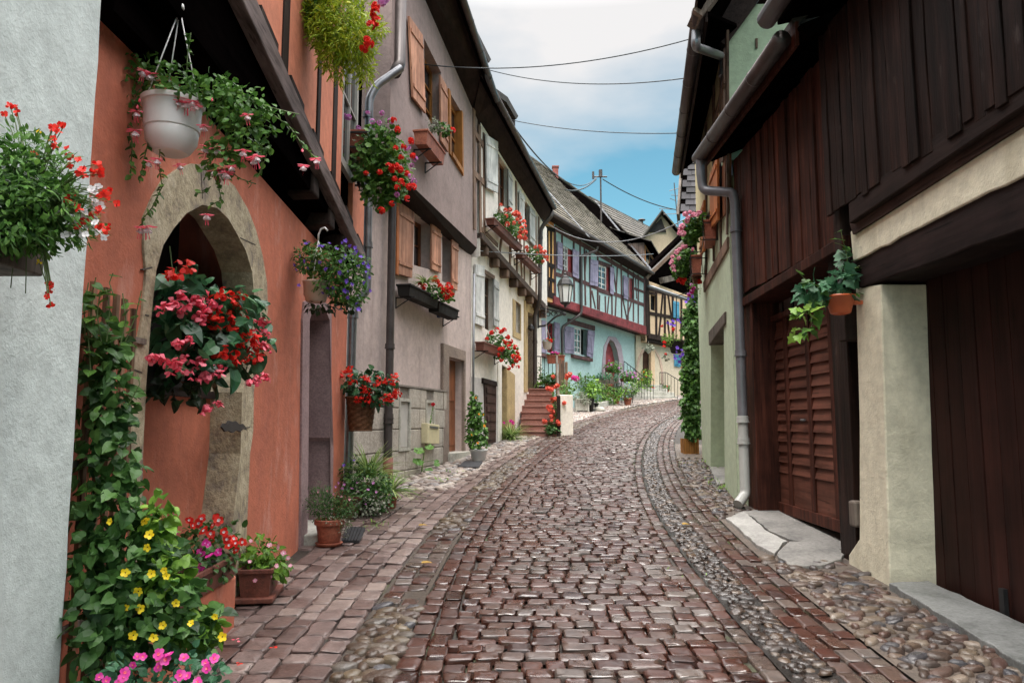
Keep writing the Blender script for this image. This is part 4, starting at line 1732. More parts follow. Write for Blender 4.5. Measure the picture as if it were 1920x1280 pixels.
    win(FCU, v2, h, -.1, W_DOOR, nx=2, ny=2, fw=.08)
    segs = [(889.5, 205, 890.5, 430, .16), (900, 235, 902, 436, .13), (908, 250, 909, 440, .12),
            (935, 290, 937, 400, .1), (953, 318, 954, 400, .12), (958, 400, 957, 495, .13), (968, 340, 970, 510, .12),
            (983, 370, 984, 525, .1), (994, 390, 995, 535, .1), (1005, 405, 1006, 552, .12), (947, 400, 938, 470, .11), (975, 440, 979, 520, .1),
            (890, 247, 908, 275, .13), (890, 325, 912, 347, .13), (935, 395, 1010, 470, .13), (905, 430, 934, 460, .1), (1011, 407, 1011, 558, .14)]
    timbers(FCU, segs, .0, .02).build('timber_frame', W_TAN, h)
    shutter(FCU, [(912, 252), (934, 266), (934, 362), (914, 352)], h, .09, W_WHITE)
    shutter(FCU, [(954, 318), (961, 330), (961, 394), (955, 386)], h, .07, W_WHITE)
    shutter(FCU, [(975, 357), (984, 367), (984, 440), (976, 432)], h, .07, W_WHITE)
    shutter(FCU, [(994, 387), (1004, 396), (1004, 462), (995, 452)], h, .07, W_WHITE)
    # roof
    g0, g1 = FCU.p(925, 182, .42), FCU.p(1036, 390, .42)
    dd = (g1 - g0).normalized()
    E0 = g0 - dd * .9
    up = (-FCU.n3 + Vector((0, 0, 1.0))).normalized()
    o, b, nr = tiles(E0, g1 + dd * .1, up, 4.8, T_DARK, h)
    b.build('roof_deck', W_BLACK, h)
    gutter([E0 + FCU.n3 * .05, g1 + FCU.n3 * .05], .075, M_LEAD, h)
    s = MB()
    s.prism([E0 - Vector((0, 0, .03)), g1 - Vector((0, 0, .03)), FCU.w(Lu, ln(wl, Lu), -.1), FCU.w(-.3, ln(wl, -.3), -.1)], (0, 0, .04))
    s.build('soffit', W_DARK, h)
    s = MB()
    s.bar(E0 - Vector((0, 0, .05)), g1 - Vector((0, 0, .05)), .03, .18)
    s.build('fascia', W_BLACK, h)
    dm = MB()
    dm.fq(FCU, FCU.pts([(930, 166), (952, 182), (972, 218), (968, 224), (950, 192), (930, 178)], .3), -1.4, .3)
    dmo = dm.build('dormer', T_DARK, h)
    dm = MB()
    dm.fq(FCU, FCU.pts([(932, 178), (950, 193), (966, 224), (966, 262), (932, 200)], .22), -1.4, .22)
    dm.build('dormer_cheek', W_DARK, dmo)
    # downpipe at the far corner
    Yg = g1.y
    q = [FCU.p(1035, 396, .42), FCU.p(1033, 405, .40), FCU.p(1014, 428, .1)]
    b_ = FCU.p(1012, 565, .1)
    q += [b_, FC.p(1003, 590, .12), FC.p(1003, 600, .12)]
    e = q[-1]
    q.append(Vector((e.x, e.y, gz(e.y))))
    pipe(q, .06, M_LEAD, h, collars=(FCU.p(1013.5, 445, .1), FC.p(1003, 640, .12)))
    # narrow conduit between the houses
    p = FG.w(FG.len + .03, 0, .05)
    m = MB()
    m.tube([Vector((p.x, p.y, gz(p.y))), Vector((p.x, p.y, 4.7))], .025, 8)
    m.build('conduit', M_ZINC, h, smooth=True)
    return h


build_cream()


# ------------------------------------------------------------------ stairs
def build_stairs():
    s0 = ground(976, 818)
    Y0 = s0.y
    n, rise, run = 8, .165, .27
    xl0 = at(973, 815, Y0).x
    xr = at(1046, 815, Y0).x
    h = thing('stone_stairs', 'red sandstone stairs climbing along the cream house wall', 'stairs', ((xl0 + xr) / 2, Y0, gz(Y0)))
    z0 = gz(Y0) - .02
    for i in range(n):
        y = Y0 + i * run
        m = MB()
        xl = xl0 + .02 + .018 * i
        m.box(xl, xr - .01, y, y + run + (2.6 if i == n - 1 else .02), z0 - .2 if i == 0 else z0 + i * rise - .02, z0 + (i + 1) * rise - .045)
        m.box(xl - .02, xr, y - .025, y + run + (2.6 if i == n - 1 else -.028), z0 + (i + 1) * rise - .042, z0 + (i + 1) * rise)
        m.build('step', S_STEP, h, bevel=.008)
    # white flank wall
    m = MB()
    zt = at(1060, 740, Y0 + .3).z
    yE = Y0 + n * run + 2.5
    xf = at(1075, 800, Y0 + .3).x
    xa = xr + .05
    ptsL = [Vector((xa, Y0 + .1, z0 - .2)), Vector((xf, Y0 + .35, z0 - .2)), Vector((xf + .1, yE, z0 - .2)), Vector((xa, yE, z0 - .2))]
    m.prism(ptsL, (0, 0, zt - z0 + .2))
    m.build('flank_wall', P_CREAM, h, bevel=.02)
    # timber gate-post railing
    zr = at(1050, 668, Y0 + 1.1).z
    m = MB()
    pA, pB = Vector((xr + .02, Y0 - .05, z0)), Vector((xr + .02, Y0 - .05, z0 + 1.05))
    m.bar(pA, pB, .09, .09, up=(0, 1, 0))
    m.build('newel_post', W_DARKV, h, bevel=.01)
    m = MB()
    q = Vector((xr + .06, Y0 + 1.3, at(1056, 668, Y0 + 1.3).z))
    m.bar(pB - Vector((0, 0, .05)), q, .06, .09)
    m.build('handrail', W_OLD, h, bevel=.01)
    # short plank fence at the head of the railing
    for i in range(4):
        m = MB()
        x = xr + .03 + i * .085
        y = Y0 + 1.3
        m.box(x, x + .075, y, y + .03, zt - .1, q.z - .03 - .04 * i)
        m.build('railing_board', W_TAN, h, bevel=.004)
    m = MB()
    m.box(xr + .02, xr + .4, Y0 + 1.33, Y0 + 1.37, q.z - .55, q.z - .45)
    m.build('railing_rail', W_OLD, h)
    # landing railing of iron
    zl = z0 + n * rise
    Yr = Y0 + n * run + .5
    m = MB()
    za = at(1030, 668, Yr).z
    xa0 = at(1006, 668, Yr).x
    m.tube([(xa0, Yr, za), (at(1058, 668, Yr).x, Yr, za)], .015, 6)
    for k in range(8):
        x = xa0 + k * (at(1058, 668, Yr).x - xa0) / 7
        m.tube([(x, Yr, zl), (x, Yr, za)], .01, 5)
    m.build('iron_railing', M_IRON, h)
    return Y0, z0, n, rise, run, xl0, xr, zl, Yr, za, zt


STAIR = build_stairs()


# ------------------------------------------------------------------ turquoise house, its orange neighbour
def planehit(u, v, P, n):
    r = ray(u, v)
    t = (P - Vector((0, 0, CAMZ))).dot(n) / r.dot(n)
    return Vector((0, 0, CAMZ)) + r * t


def build_turquoise():
    h = thing('turquoise_house', 'turquoise half-timbered house with lilac shutters and a red jetty beam', 'house', FT.w(6, gz(29), 0))
    zb = 1.0
    L = FTU.len
    aL = FTU.st(1040, 500)[0]
    bb = [FTU.st(1041, 571), FTU.st(1209, 627)]
    bt = [FTU.st(1041, 556), FTU.st(1209, 611)]
    el = [FTU.st(1041, 425), FTU.st(1209, 530)]

    def ln(pq, a):
        p, q = pq
        return p[1] + (q[1] - p[1]) * (a - p[0]) / (q[0] - p[0])
    w1 = FTU.pts([(1056, 460), (1075, 470), (1075, 518), (1056, 508)])
    w2 = FTU.pts([(1121, 495), (1145, 502), (1145, 550), (1121, 540)])
    w3 = FTU.pts([(1178, 519), (1187, 523), (1187, 566), (1178, 562)])
    m = MB()
    m.holed(FTU, [(aL, ln(bt, aL)), (L, ln(bt, L)), (L, ln(el, L) + .3), (aL, ln(el, aL) + .3)], [w1, w2, w3], 0, .15)
    body(FTU, aL, L, ln(bt, aL) - .2, ln(el, L) + .3, 7, 0, .3, m)
    m.build('upper_wall', P_TURQ, h)
    darkback(FTU, [w1, w2, w3], h, -.2)
    for w, s_ in ((w1, .5), (w2, .68), (w3, .3)):
        q = [w[0], quadpt(w, s_, 0), quadpt(w, s_, 1), w[3]]
        win(FTU, q, h, -.03, W_WHITE, nx=2, ny=4, fw=.09, bw=.045)
        m = MB()
        m.fq(FTU, [quadpt(w, s_, 0), w[1], w[2], quadpt(w, s_, 1)], -.12, -.04)
        m.build('window_side', W_RED, h)
    S = [(1041, 425, 1041, 556, .2), (1054, 432, 1056, 558, .14), (1076, 440, 1077, 565, .14), (1088, 450, 1089, 570, .14), (1096, 460, 1098, 572, .14), (1106, 462, 1108, 577, .16),
         (1121, 470, 1121, 580, .16), (1147, 485, 1148, 590, .16), (1158, 495, 1154, 592, .14), (1165, 495, 1166, 596, .15), (1178, 500, 1178, 600, .14), (1188, 510, 1188, 602, .15), (1197, 515, 1197, 606, .15), (1208.5, 520, 1208.5, 611, .2),
         (1041, 513, 1056, 518, .16), (1075, 521, 1121, 540, .17), (1147, 549, 1209, 572, .17), (1120, 542, 1148, 552, .2), (1056, 509, 1076, 518, .18), (1121, 491, 1147, 500, .18), (1188, 540, 1209, 548, .12),
         (1110, 545, 1117, 578, .12), (1125, 553, 1124, 583, .1), (1135, 555, 1136, 587, .12), (1142, 556, 1139, 588, .1), (1168, 560, 1176, 599, .12), (1184, 566, 1175, 600, .1), (1150, 500, 1156, 550, .12), (1060, 520, 1063, 560, .12), (1068, 522, 1068, 562, .1), (1100, 470, 1097, 520, .1), (1192, 520, 1194, 560, .1),
         (1041, 428, 1209, 528, .2)]
    timbers(FTU, S, 0.0, .02).build('timber_frame', W_OXTIMB, h)
    m = MB()
    m.fq(FTU, [(aL - .2, ln(bt, aL)), (L, ln(bt, L)), (L, ln(bb, L)), (aL - .2, ln(bb, aL))], -.15, .05)
    m.build('jetty_beam', W_RED, h, bevel=.015)
    m = MB()
    m.prism([FTU.w(aL - .3, ln(bb, aL) + .04, -.1), FTU.w(L, ln(bb, L) + .04, -.1), FT.w(L, ln(bb, L) + .04, -.2), FT.w(aL - .3, ln(bb, aL) + .04, -.2)], (0, 0, .06))
    m.build('soffit', W_DARK, h)
    for quad in ([(1046, 452), (1055, 456), (1055, 507), (1046, 503)], [(1075, 466), (1086, 472), (1085, 523), (1075, 518)], [(1108, 486), (1122, 489), (1121, 537), (1107, 534)], [(1145, 500), (1152, 503), (1151, 553), (1145, 550)], [(1170, 516), (1178, 520), (1178, 562), (1170, 559)]):
        shutter(FTU, quad, h, .08, W_LILAC)
    # lower wall
    wg = FT.pts([(1077, 612), (1103, 619), (1103, 668), (1077, 662)])
    wl = FT.pts([(1026, 603), (1040, 607), (1040, 664), (1026, 660)])
    dr = FT.pts([(1134, 745), (1134, 690), (1135, 660), (1138, 646), (1143, 636), (1150, 641), (1156, 655), (1160, 676), (1160, 745)])
    m = MB()
    zt = ln(bb, L) + .1
    m.holed(FT, [(-.5, zb), (L, zb), (L, zt), (-.5, zt)], [wg, wl, dr], 0, .25)
    body(FT, -.5, L, zb, zt, 6, 0, .4, m)
    m.build('wall', P_TURQ, h)
    darkback(FT, [wg, wl], h, -.3)
    win(FT, [wg[0], quadpt(wg, .5, 0), quadpt(wg, .5, 1), wg[3]], h, -.03, W_WHITE, nx=2, ny=4, fw=.09, bw=.045)
    win(FT, wl, h, -.1, W_RED, nx=2, ny=3, fw=.09)
    shutter(FT, [(1059, 610), (1077, 614), (1077, 663), (1060, 662)], h, .06, W_LILAC)
    shutter(FT, [(1103, 618), (1116, 621), (1112, 671), (1101, 667)], h, .12, W_LILAC)
    shutter(FT, [(1040, 603), (1050, 606), (1050, 664), (1040, 662)], h, .06, W_LILAC)
    shutter(FT, [(1016, 600), (1025, 602), (1025, 662), (1016, 660)], h, .06, W_LILAC)
    m = MB()
    m.fpx(FT, [(1076, 664), (1112, 672), (1112, 678), (1076, 670)], 0.0, .14)
    m.build('window_sill', W_OXTIMB, h)
    m = MB()
    m.fpx(FT, [(1012, 662), (1035, 664), (1035, 672), (1012, 668)], 0.0, .14)
    m.build('window_sill', W_OXTIMB, h)
    m = MB()
    m.fpx(FT, [(1066, 597), (1116, 611), (1116, 620), (1066, 606)], 0.0, .05)
    m.build('window_lintel', W_OXTIMB, h)
    ou = FT.pts([(1129, 745), (1130, 680), (1133, 648), (1142, 630), (1155, 632), (1165, 648), (1170, 680), (1171, 745)], .03)
    m = MB()
    m.fq(FT, ou + dr[::-1], -.25, .03)
    m.build('door_arch', stone('mauve_stone', (0.40, 0.32, 0.36), (0.32, 0.25, 0.29), 3, 40), h)
    m = MB()
    m.fq(FT, grow(dr, .05), -.3, -.22)
    m.build('door', W_RED, h)
    # gutter, downpipe, roof
    g0, g1 = FTU.p(1010, 388, .5), FTU.p(1222, 512, .5)
    dd = (g1 - g0).normalized()
    E0 = g0 - dd * 5
    up = (-FTU.n3 + Vector((0, 0, 1.08))).normalized()
    nr = dd.cross(up).normalized()
    hit = planehit(1050, 333, g0, nr)
    RL = (hit - g0).dot(up - dd * up.dot(dd))
    RL = max(4.0, min(9.0, RL))
    e1 = g1 + dd * .15
    aE = (e1 - E0).length
    aR = (planehit(1103, 367, g0, nr) - E0).dot(dd)
    o, b, nr = tiles(E0, e1, up, RL, T_BROWN, h, tw=.28, th=.34, thick=.055, clip=lambda a, s: a < aE + (aR - aE) * s / RL)
    b = MB()
    b.prism([E0, e1, E0 + dd * aR + up * RL, E0 + up * RL], -nr * .05)
    b.build('roof_deck', W_BLACK, h)
    m = MB()
    m.bar(E0, e1, .02, .12)
    m.build('tile_fillet', W_BLACK, h)
    # lead flashing along the verge and the diagonal of the older slope
    e1 = g1 + dd * .15
    m = MB()
    m.bar(e1 + nr * .07, E0 + dd * (aR - .1) + up * (RL + .35) + nr * .07, .18, .06, up=nr)
    m.build('verge_flashing', M_ZINC, h)
    m = MB()
    p0, p1, p2 = planehit(1026, 357, g0 + nr * .06, nr), planehit(1104, 444, g0 + nr * .06, nr), planehit(1110, 452, g0 + nr * .06, nr)
    m.bar(p0, p1, .16, .03, up=nr)
    m.build('roof_flashing', M_ZINC, h)
    m = MB()
    rp = E0 + up * RL
    for i in range(int(aR / .4)):
        c = rp + dd * (.4 * i)
        m.tube([c, c + dd * .39], .11, 8)
    m.build('ridge_tile', T_BROWN, h)
    gutter([g0 - dd + FTU.n3 * .05, g1 + FTU.n3 * .05], .08, M_LEAD, h)
    s = MB()
    s.prism([E0 - Vector((0, 0, .04)), e1 - Vector((0, 0, .04)), FTU.w(L, ln(el, L) + .25, -.1), FTU.w(aL - 5, ln(el, aL) + .25, -.1)], (0, 0, .05))
    s.build('eave_boards', W_DARK, h)
    path = [FTU.p(1120, 462, .5), FTU.p(1118, 470, .45), FTU.p(1090, 480, .1), FTU.p(1090, 588, .1), FT.p(1056, 612, .1), FT.p(1054, 620, .1)]
    e = path[-1]
    path.append(Vector((e.x, e.y, gz(e.y))))
    pipe(path, .06, M_LEAD, h)
    # chimney
    c = rp + dd * ((planehit(1037, 325, g0, nr) - rp).dot(dd))
    m = MB()
    m.box(c.x - .16, c.x + .16, c.y - .2, c.y + .2, c.z - .5, c.z + .45)
    m.box(c.x - .2, c.x + .2, c.y - .24, c.y + .24, c.z + .45, c.z + .52)
    m.build('chimney', stone('chimney_brick', (0.27, 0.075, 0.06), (0.2, 0.05, 0.04), 4, 30), h)
    # mast of the overhead line at the verge
    top, bot = at(1126, 322, 39), at(1127, 395, 39)
    m = MB()
    m.tube([bot - Vector((0, 0, .6)), top], .045, 8)
    m.tube([top + Vector((-.45, 0, -.28)), top + Vector((.35, 0, -.28))], .04, 6)
    m.tube([top + Vector((-.4, 0, -.4)), top + Vector((-.4, 0, .0))], .06, 6)
    m.tube([top + Vector((.0, 0, -.3)), top + Vector((.0, 0, .1))], .1, 6)
    mo = m.build('line_mast', M_LEAD, h)
    # orange half-timbered end bay
    a0, a1 = FTU.st(1008, 480)[0], aL - .02
    h2 = thing('orange_house', 'narrow orange half-timbered bay between the cream and turquoise houses', 'house', FTU.w((a0 + a1) / 2, gz(25), -.3))
    m = MB()
    m.fbox(FTU, a0 - 2, a1, ln(bb, aL) + .05, ln(el, aL) + .3, -6, -.002)
    m.build('wall', P_ORANGE, h2)
    S = [(1019, 425, 1019, 550, .16), (1027, 430, 1028, 552, .14), (1034, 430, 1034, 555, .12), (1012, 490, 1041, 500, .16), (1012, 545, 1041, 556, .22), (1012, 515, 1041, 527, .12), (1036, 500, 1031, 552, .1), (1012, 424, 1041, 432, .16)]
    timbers(FTU, S, -.002, .03).build('timber_frame', W_DARKV, h2)
    shutter(FTU, [(1016, 449), (1026, 453), (1026, 482), (1016, 478)], h2, .06, W_TAN, slots=True)
    return dict(E=e1, E0=E0, aE=aE, aR=aR, dd=dd, up=up, nr=nr, RL=RL, g0=g0, rp=rp, mast=top)


TQ = build_turquoise()


def build_rear():
    dd, up, nr, e1, RL = TQ['dd'], TQ['up'], TQ['nr'], TQ['E'], TQ['RL']
    # grey-tiled house with the dormer
    E0, aE, aR = TQ['E0'], TQ['aE'], TQ['aR']
    Q = E0 - nr * .18
    R0, R1, V = planehit(1105, 371, Q, nr), planehit(1262, 449, Q, nr), planehit(1224, 514, Q, nr)
    h = thing('grey_roof_house', 'house with coarse grey tiles, a boarded dormer and mossy ridge', 'house', (V.x + 1, V.y + 3, gz(41)))
    db = (R1 - R0).normalized()
    ub = nr.cross(db).normalized()
    if ub.z < 0:
        ub = -ub
    LB = (R0 - V).dot(ub) + .4
    aV, sV = (V - R0).dot(db), LB + (V - R0).dot(ub)
    P0 = R0 - ub * LB
    W_ = (R1 - R0).length + 4
    P1 = P0 + db * W_
    vl = lambda s: aV * (LB - s) / (LB - sV) + .12
    o, b, _ = tiles(P0, P1, ub, LB, T_GREY, h, tw=.38, th=.46, thick=.075, clip=lambda a, s: a > vl(s))
    b = MB()
    b.prism([P0 + db * vl(0), P1, R0 + db * W_, R0 + db * vl(LB)], -nr * .05)
    b.build('roof_deck', W_BLACK, h)
    m = MB()
    rp = R0
    for i in range(int(W_ / .45)):
        c = rp + db * (.45 * i)
        m.tube([c, c + db * .44], .13, 8)
    m.build('ridge_tile', T_GREY, h)
    Fz = Facade((P0.x, P0.y), (P1.x, P1.y), 1)
    dd = db
    m = MB()
    m.fbox(Fz, aV + .5, W_, 1.5, P0.z + 1.2, -9, -3.2)
    m.build('wall', P_BEIGE, h)
    # dormer
    c = planehit(1216, 497, P0, nr)
    ad = (c - P0).dot(dd)
    FD = Facade((c.x - dd.x * .6, c.y - dd.y * .6), (c.x + dd.x * 1.2, c.y + dd.y * 1.2), 1)
    q = FD.pts([(1208, 455), (1228, 467), (1228, 502), (1208, 496)])
    zb_, zt_ = q[3][1] - .1, q[0][1]
    a0, a1 = q[0][0], q[1][0]
    m = MB()
    m.fbox(FD, a0 - .05, a1 + .05, zb_ - .3, zt_, -3.4, 0)
    dm = m.build('dormer', wood('dormer_board', (0.10, 0.075, 0.065), axis='z'), h)
    win(FD, [(a0 + .1, zt_ - .1), (a0 + (a1 - a0) * .8, zt_ - .1), (a0 + (a1 - a0) * .8, zb_), (a0 + .1, zb_)], dm, .04, W_GOLD, nx=2, ny=1, fw=.14)
    r0, r1 = FD.w(a0 - .25, zt_ - .02, .4), FD.w(a1 + .25, zt_ - .02, .4)
    u2 = (-FD.n3 + Vector((0, 0, .42))).normalized()
    o, b, _ = tiles(r0, r1, u2, 4.2, T_GREY, dm, tw=.3, th=.4, thick=.05, name='dormer_roof')
    b.build('dormer_roof_deck', W_BLACK, dm)
    # vent cowl
    c = rp + dd * ((planehit(1184, 402, P0, nr) - rp).dot(dd))
    m = MB()
    m.lathe(c, [(.16, -.5), (.16, .3), (.36, .36), (.40, .42), (.2, .52)], 12)
    m.build('vent_cowl', M_LEAD, h, smooth=False)
    # cream gable behind
    Yg = 52
    z0 = 2
    A = at(1239, 402, Yg)
    G = [at(1200, 455, Yg), A, at(1290, 462, Yg), at(1300, 640, Yg), at(1195, 640, Yg)]
    h2 = thing('cream_gable_house', 'small cream gable with grey barge boards rising behind the tiled roof', 'house', at(1245, 640, Yg))
    m = MB()
    m.prism(G, (3.0, 8, 0))
    m.build('wall', plaster('gable_render', (0.36, 0.29, 0.20), 0.12, 50, .3), h2)
    for k, (p, q) in enumerate(((G[0], A), (A, G[2]))):
        m = MB()
        p2, q2 = Vector(p) + Vector((0, -.5, .1)), Vector(q) + Vector((0, -.5, .1))
        e = (p2 - q2 if k == 0 else q2 - p2).normalized() * .5
        if k == 0:
            p2 = p2 + e
        else:
            q2 = q2 + e
        m.prism([p2, q2, q2 + Vector((3.2, 9, 0)), p2 + Vector((3.2, 9, 0))], (0, 0, .14))
        m.build('roof', T_GREY, h2)
    m = MB()
    m.prism([A + Vector((-.95, -.1, -1.3)), A + Vector((0, -.1, -.3)), A + Vector((.35, -.1, -1.3))], (0, .2, 0))
    m.build('gable_opening', M_DARK, h2)
    # aerial
    a = thing('roof_aerial', 'thin television aerial with crossbars on the skyline', 'aerial', at(1272, 425, 50))
    m = MB()
    m.tube([at(1272, 430, 50), at(1264, 343, 50)], .035, 6)
    mast = m.build('mast', M_LEAD, a)
    for (u0, v0, u1, v1) in ((1255, 358, 1272, 353), (1256, 372, 1268, 377), (1236, 391, 1285, 394), (1244, 402, 1284, 400), (1258, 366, 1280, 368)):
        m = MB()
        m.tube([at(u0, v0, 50), at(u1, v1, 50)], .022, 5)
        m.build('crossbar', M_LEAD, a)


build_rear()


def build_yellow():
    h = thing('yellow_house', 'peach half-timbered house with blue shutters and a dark jutting gable', 'house', FYL.w(2, gz(36), 0))
    L = FY.len
    zj0, zj1 = FY.st(1212, 628), FY.st(1275, 642)

    def ln(pq, a):
        p, q = pq
        return p[1] + (q[1] - p[1]) * (a - p[0]) / (q[0] - p[0])
    jt = [zj0, zj1]
    ev = [FY.st(1222, 536), FY.st(1288, 560)]
    w = FY.pts([(1220, 552), (1230, 555), (1230, 584), (1220, 580)])
    m = MB()
    m.holed(FY, [(0, ln(jt, 0)), (L, ln(jt, L)), (L, ln(ev, L) + .2), (0, ln(ev, 0) + .2)], [w], 0, .2)
    body(FY, 0, L, ln(jt, L), ln(ev, L) + .2, 6, 0, .35, m)
    m.build('upper_wall', P_PEACH, h)
    darkback(FY, [w], h, -.3)
    win(FY, w, h, -.1, W_DARKV, nx=1, ny=2, fw=.08)
    S = [(1213, 520, 1216, 628, .34), (1231, 545, 1231, 632, .16), (1247, 548, 1247, 636, .16), (1262, 550, 1262, 638, .16), (1278, 555, 1278, 640, .16), (1292, 555, 1292, 640, .16),
         (1218, 587, 1300, 602, .18), (1212, 540, 1300, 562, .2), (1216, 629, 1300, 646, .26), (1243, 550, 1236, 632, .12), (1253, 552, 1260, 600, .12), (1240, 595, 1235, 630, .1), (1282, 600, 1290, 640, .12), (1252, 600, 1256, 634, .1), (1218, 549, 1232, 552, .14)]
    timbers(FY, S, 0.0, .03).build('timber_frame', W_DARKV, h)
    shutter(FY, [(1263, 564), (1274, 566), (1274, 597), (1263, 595)], h, .08, W_BLUE)
    m = MB()
    m.fq(FY, [(0, ln(jt, 0) - .3), (L, ln(jt, L) - .3), (L, ln(jt, L)), (0, ln(jt, 0))], -.5, -.05)
    m.build('jetty_beam', W_DARK, h)
    # lower wall
    d = FYL.pts([(1205, 745), (1205, 655), (1221, 657), (1221, 745)])
    w2 = FYL.pts([(1276, 662), (1287, 664), (1287, 692), (1276, 690)])
    m = MB()
    m.holed(FYL, [(-.4, 1.4), (L, 1.4), (L, ln(jt, L)), (-.4, ln(jt, 0))], [d, w2], 0, .25)
    body(FYL, -.4, L, 1.4, ln(jt, L), 5, 0, .35, m)
    m.build('wall', P_BEIGE, h)
    darkback(FYL, [w2], h, -.3)
    win(FYL, w2, h, -.08, W_GOLD, nx=2, ny=1, fw=.1)
    m = MB()
    m.fq(FYL, grow(d, .04), -.25, -.18)
    m.build('door', wood('dark_brown_door', (0.06, 0.03, 0.02), axis='z'), h)
    m = MB()
    m.fpx(FYL, [(1221, 745), (1221, 653), (1228, 655), (1228, 745)], -.1, .04)
    m.build('door_post', P_PEACH, h)
    # relieving arch drawn in stone
    arc = [(1192, 720), (1193, 690), (1198, 668), (1207, 652), (1218, 648), (1230, 655), (1239, 670), (1243, 690), (1244, 720)]
    arc2 = [(1195, 720), (1196, 691), (1201, 671), (1209, 656), (1218, 652), (1229, 659), (1236, 673), (1240, 692), (1241, 720)]
    m = MB()
    m.fq(FYL, FYL.pts(arc, .03) + FYL.pts(arc2, .03)[::-1], 0.0, .03)
    m.build('stone_arch', stone('pink_stone', (0.52, 0.37, 0.29), (0.42, 0.3, 0.24), 3, 40), h)
    shutter(FYL, [(1265, 664), (1276, 666), (1276, 688), (1265, 686)], h, .06, W_BLUE)
    # gable: dark boarding, rake boards, roof
    rk0, rk1 = FY.st(1212, 518, .6), FY.st(1306, 432, .6)
    ap = (rk1[0] + .6, rk1[1] + .55)
    g0 = FY.st(1218, 540, .1)
    m = MB()
    m.fq(FY, [(rk0[0], rk0[1] - .1), ap, (2 * ap[0] - rk0[0], rk0[1]), (2 * ap[0] - rk0[0], g0[1] - .5), (g0[0], g0[1] - .2)], -.4, -.02)
    m.build('gable_boards', W_BLACK, h)
    m = MB()
    p, q = FY.w(rk0[0], rk0[1], .6), FY.w(ap[0], ap[1], .6)
    m.prism([p, q, q - FY.n3 * .1, p - FY.n3 * .1], (0, 0, .05))
    m.build('roof', T_GREY, h)
    m = MB()
    q2 = FY.w(2 * ap[0] - rk0[0], rk0[1], .6)
    m.prism([q + Vector((0.0, 0, .003)), q2, q2 - FY.n3 * .1, q - FY.n3 * .1 + Vector((0, 0, .003))], (0, 0, .05))
    m.build('roof', T_GREY, h)
    m = MB()
    m.bar(p - Vector((0, 0, .09)), q - Vector((0, 0, .09)), .05, .17)
    m.build('barge_board', W_TAN, h)
    m = MB()
    m.bar(FY.p(1240, 526, .2), FY.p(1262, 521, .2), .25, .3)
    m.build('gable_beam', W_OLD, h)
    gutter([FY.p(1216, 536, .45), FY.p(1290, 562, .45), FY.p(1310, 569, .45)], .085, M_ZINC, h)
    # doorsteps with iron railings
    st_ = thing('door_steps', 'pale stone steps with iron railings before the peach house door', 'steps', ground(1215, 748))
    gy = ground(1215, 750)
    for i, (u0, u1, v, dY) in enumerate(((1188, 1276, 748, 0), (1192, 1270, 737, .5), (1196, 1256, 729, .9), (1198, 1246, 722, 1.3))):
        Y = FYL.p(1215, 700).y - 2.1 + dY
        a, b_ = at(u0, v, Y), at(u1, v + (2 if i == 0 else 0), Y + .6)
        zt = a.z + .02
        zt = gz(Y) + .22 + .17 * i
        m = MB()
        m.prism([Vector((a.x, a.y, zt)), Vector((b_.x, b_.y + .6, zt)), Vector((b_.x - .3, b_.y + 2.4, zt)), Vector((a.x - .5, a.y + 2.0, zt))], (0, 0, -.5))
        m.build('step', S_GREY2, st_, bevel=.02)
    Y = FYL.p(1215, 700).y - 1.5

    def rail(pts, n, name):
        """handrail through points (u, v_top, v_foot, Y)"""
        m = MB()
        top = [at(u, v, y) for u, v, f, y in pts]
        m.tube(top, .022, 6)
        for k in range(n + 1):
            t = k / n * (len(pts) - 1)
            i = min(int(t), len(pts) - 2)
            f = t - i
            A_, B_ = pts[i], pts[i + 1]
            u, v, ft, y = [A_[j] + (B_[j] - A_[j]) * f for j in range(4)]
            m.tube([at(u, v, y), at(u, ft, y)], .013, 5)
        m.build(name, M_IRON, st_)
    rail([(1237, 698, 732, Y + .6), (1249, 698, 735, Y + .5), (1277, 715, 752, Y - .4)], 9, 'iron_railing')
    rail([(1170, 677, 718, Y - .8), (1190, 692, 738, Y - .9), (1206, 706, 748, Y - 1.0), (1225, 710, 750, Y - .8)], 10, 'iron_railing')


build_yellow()
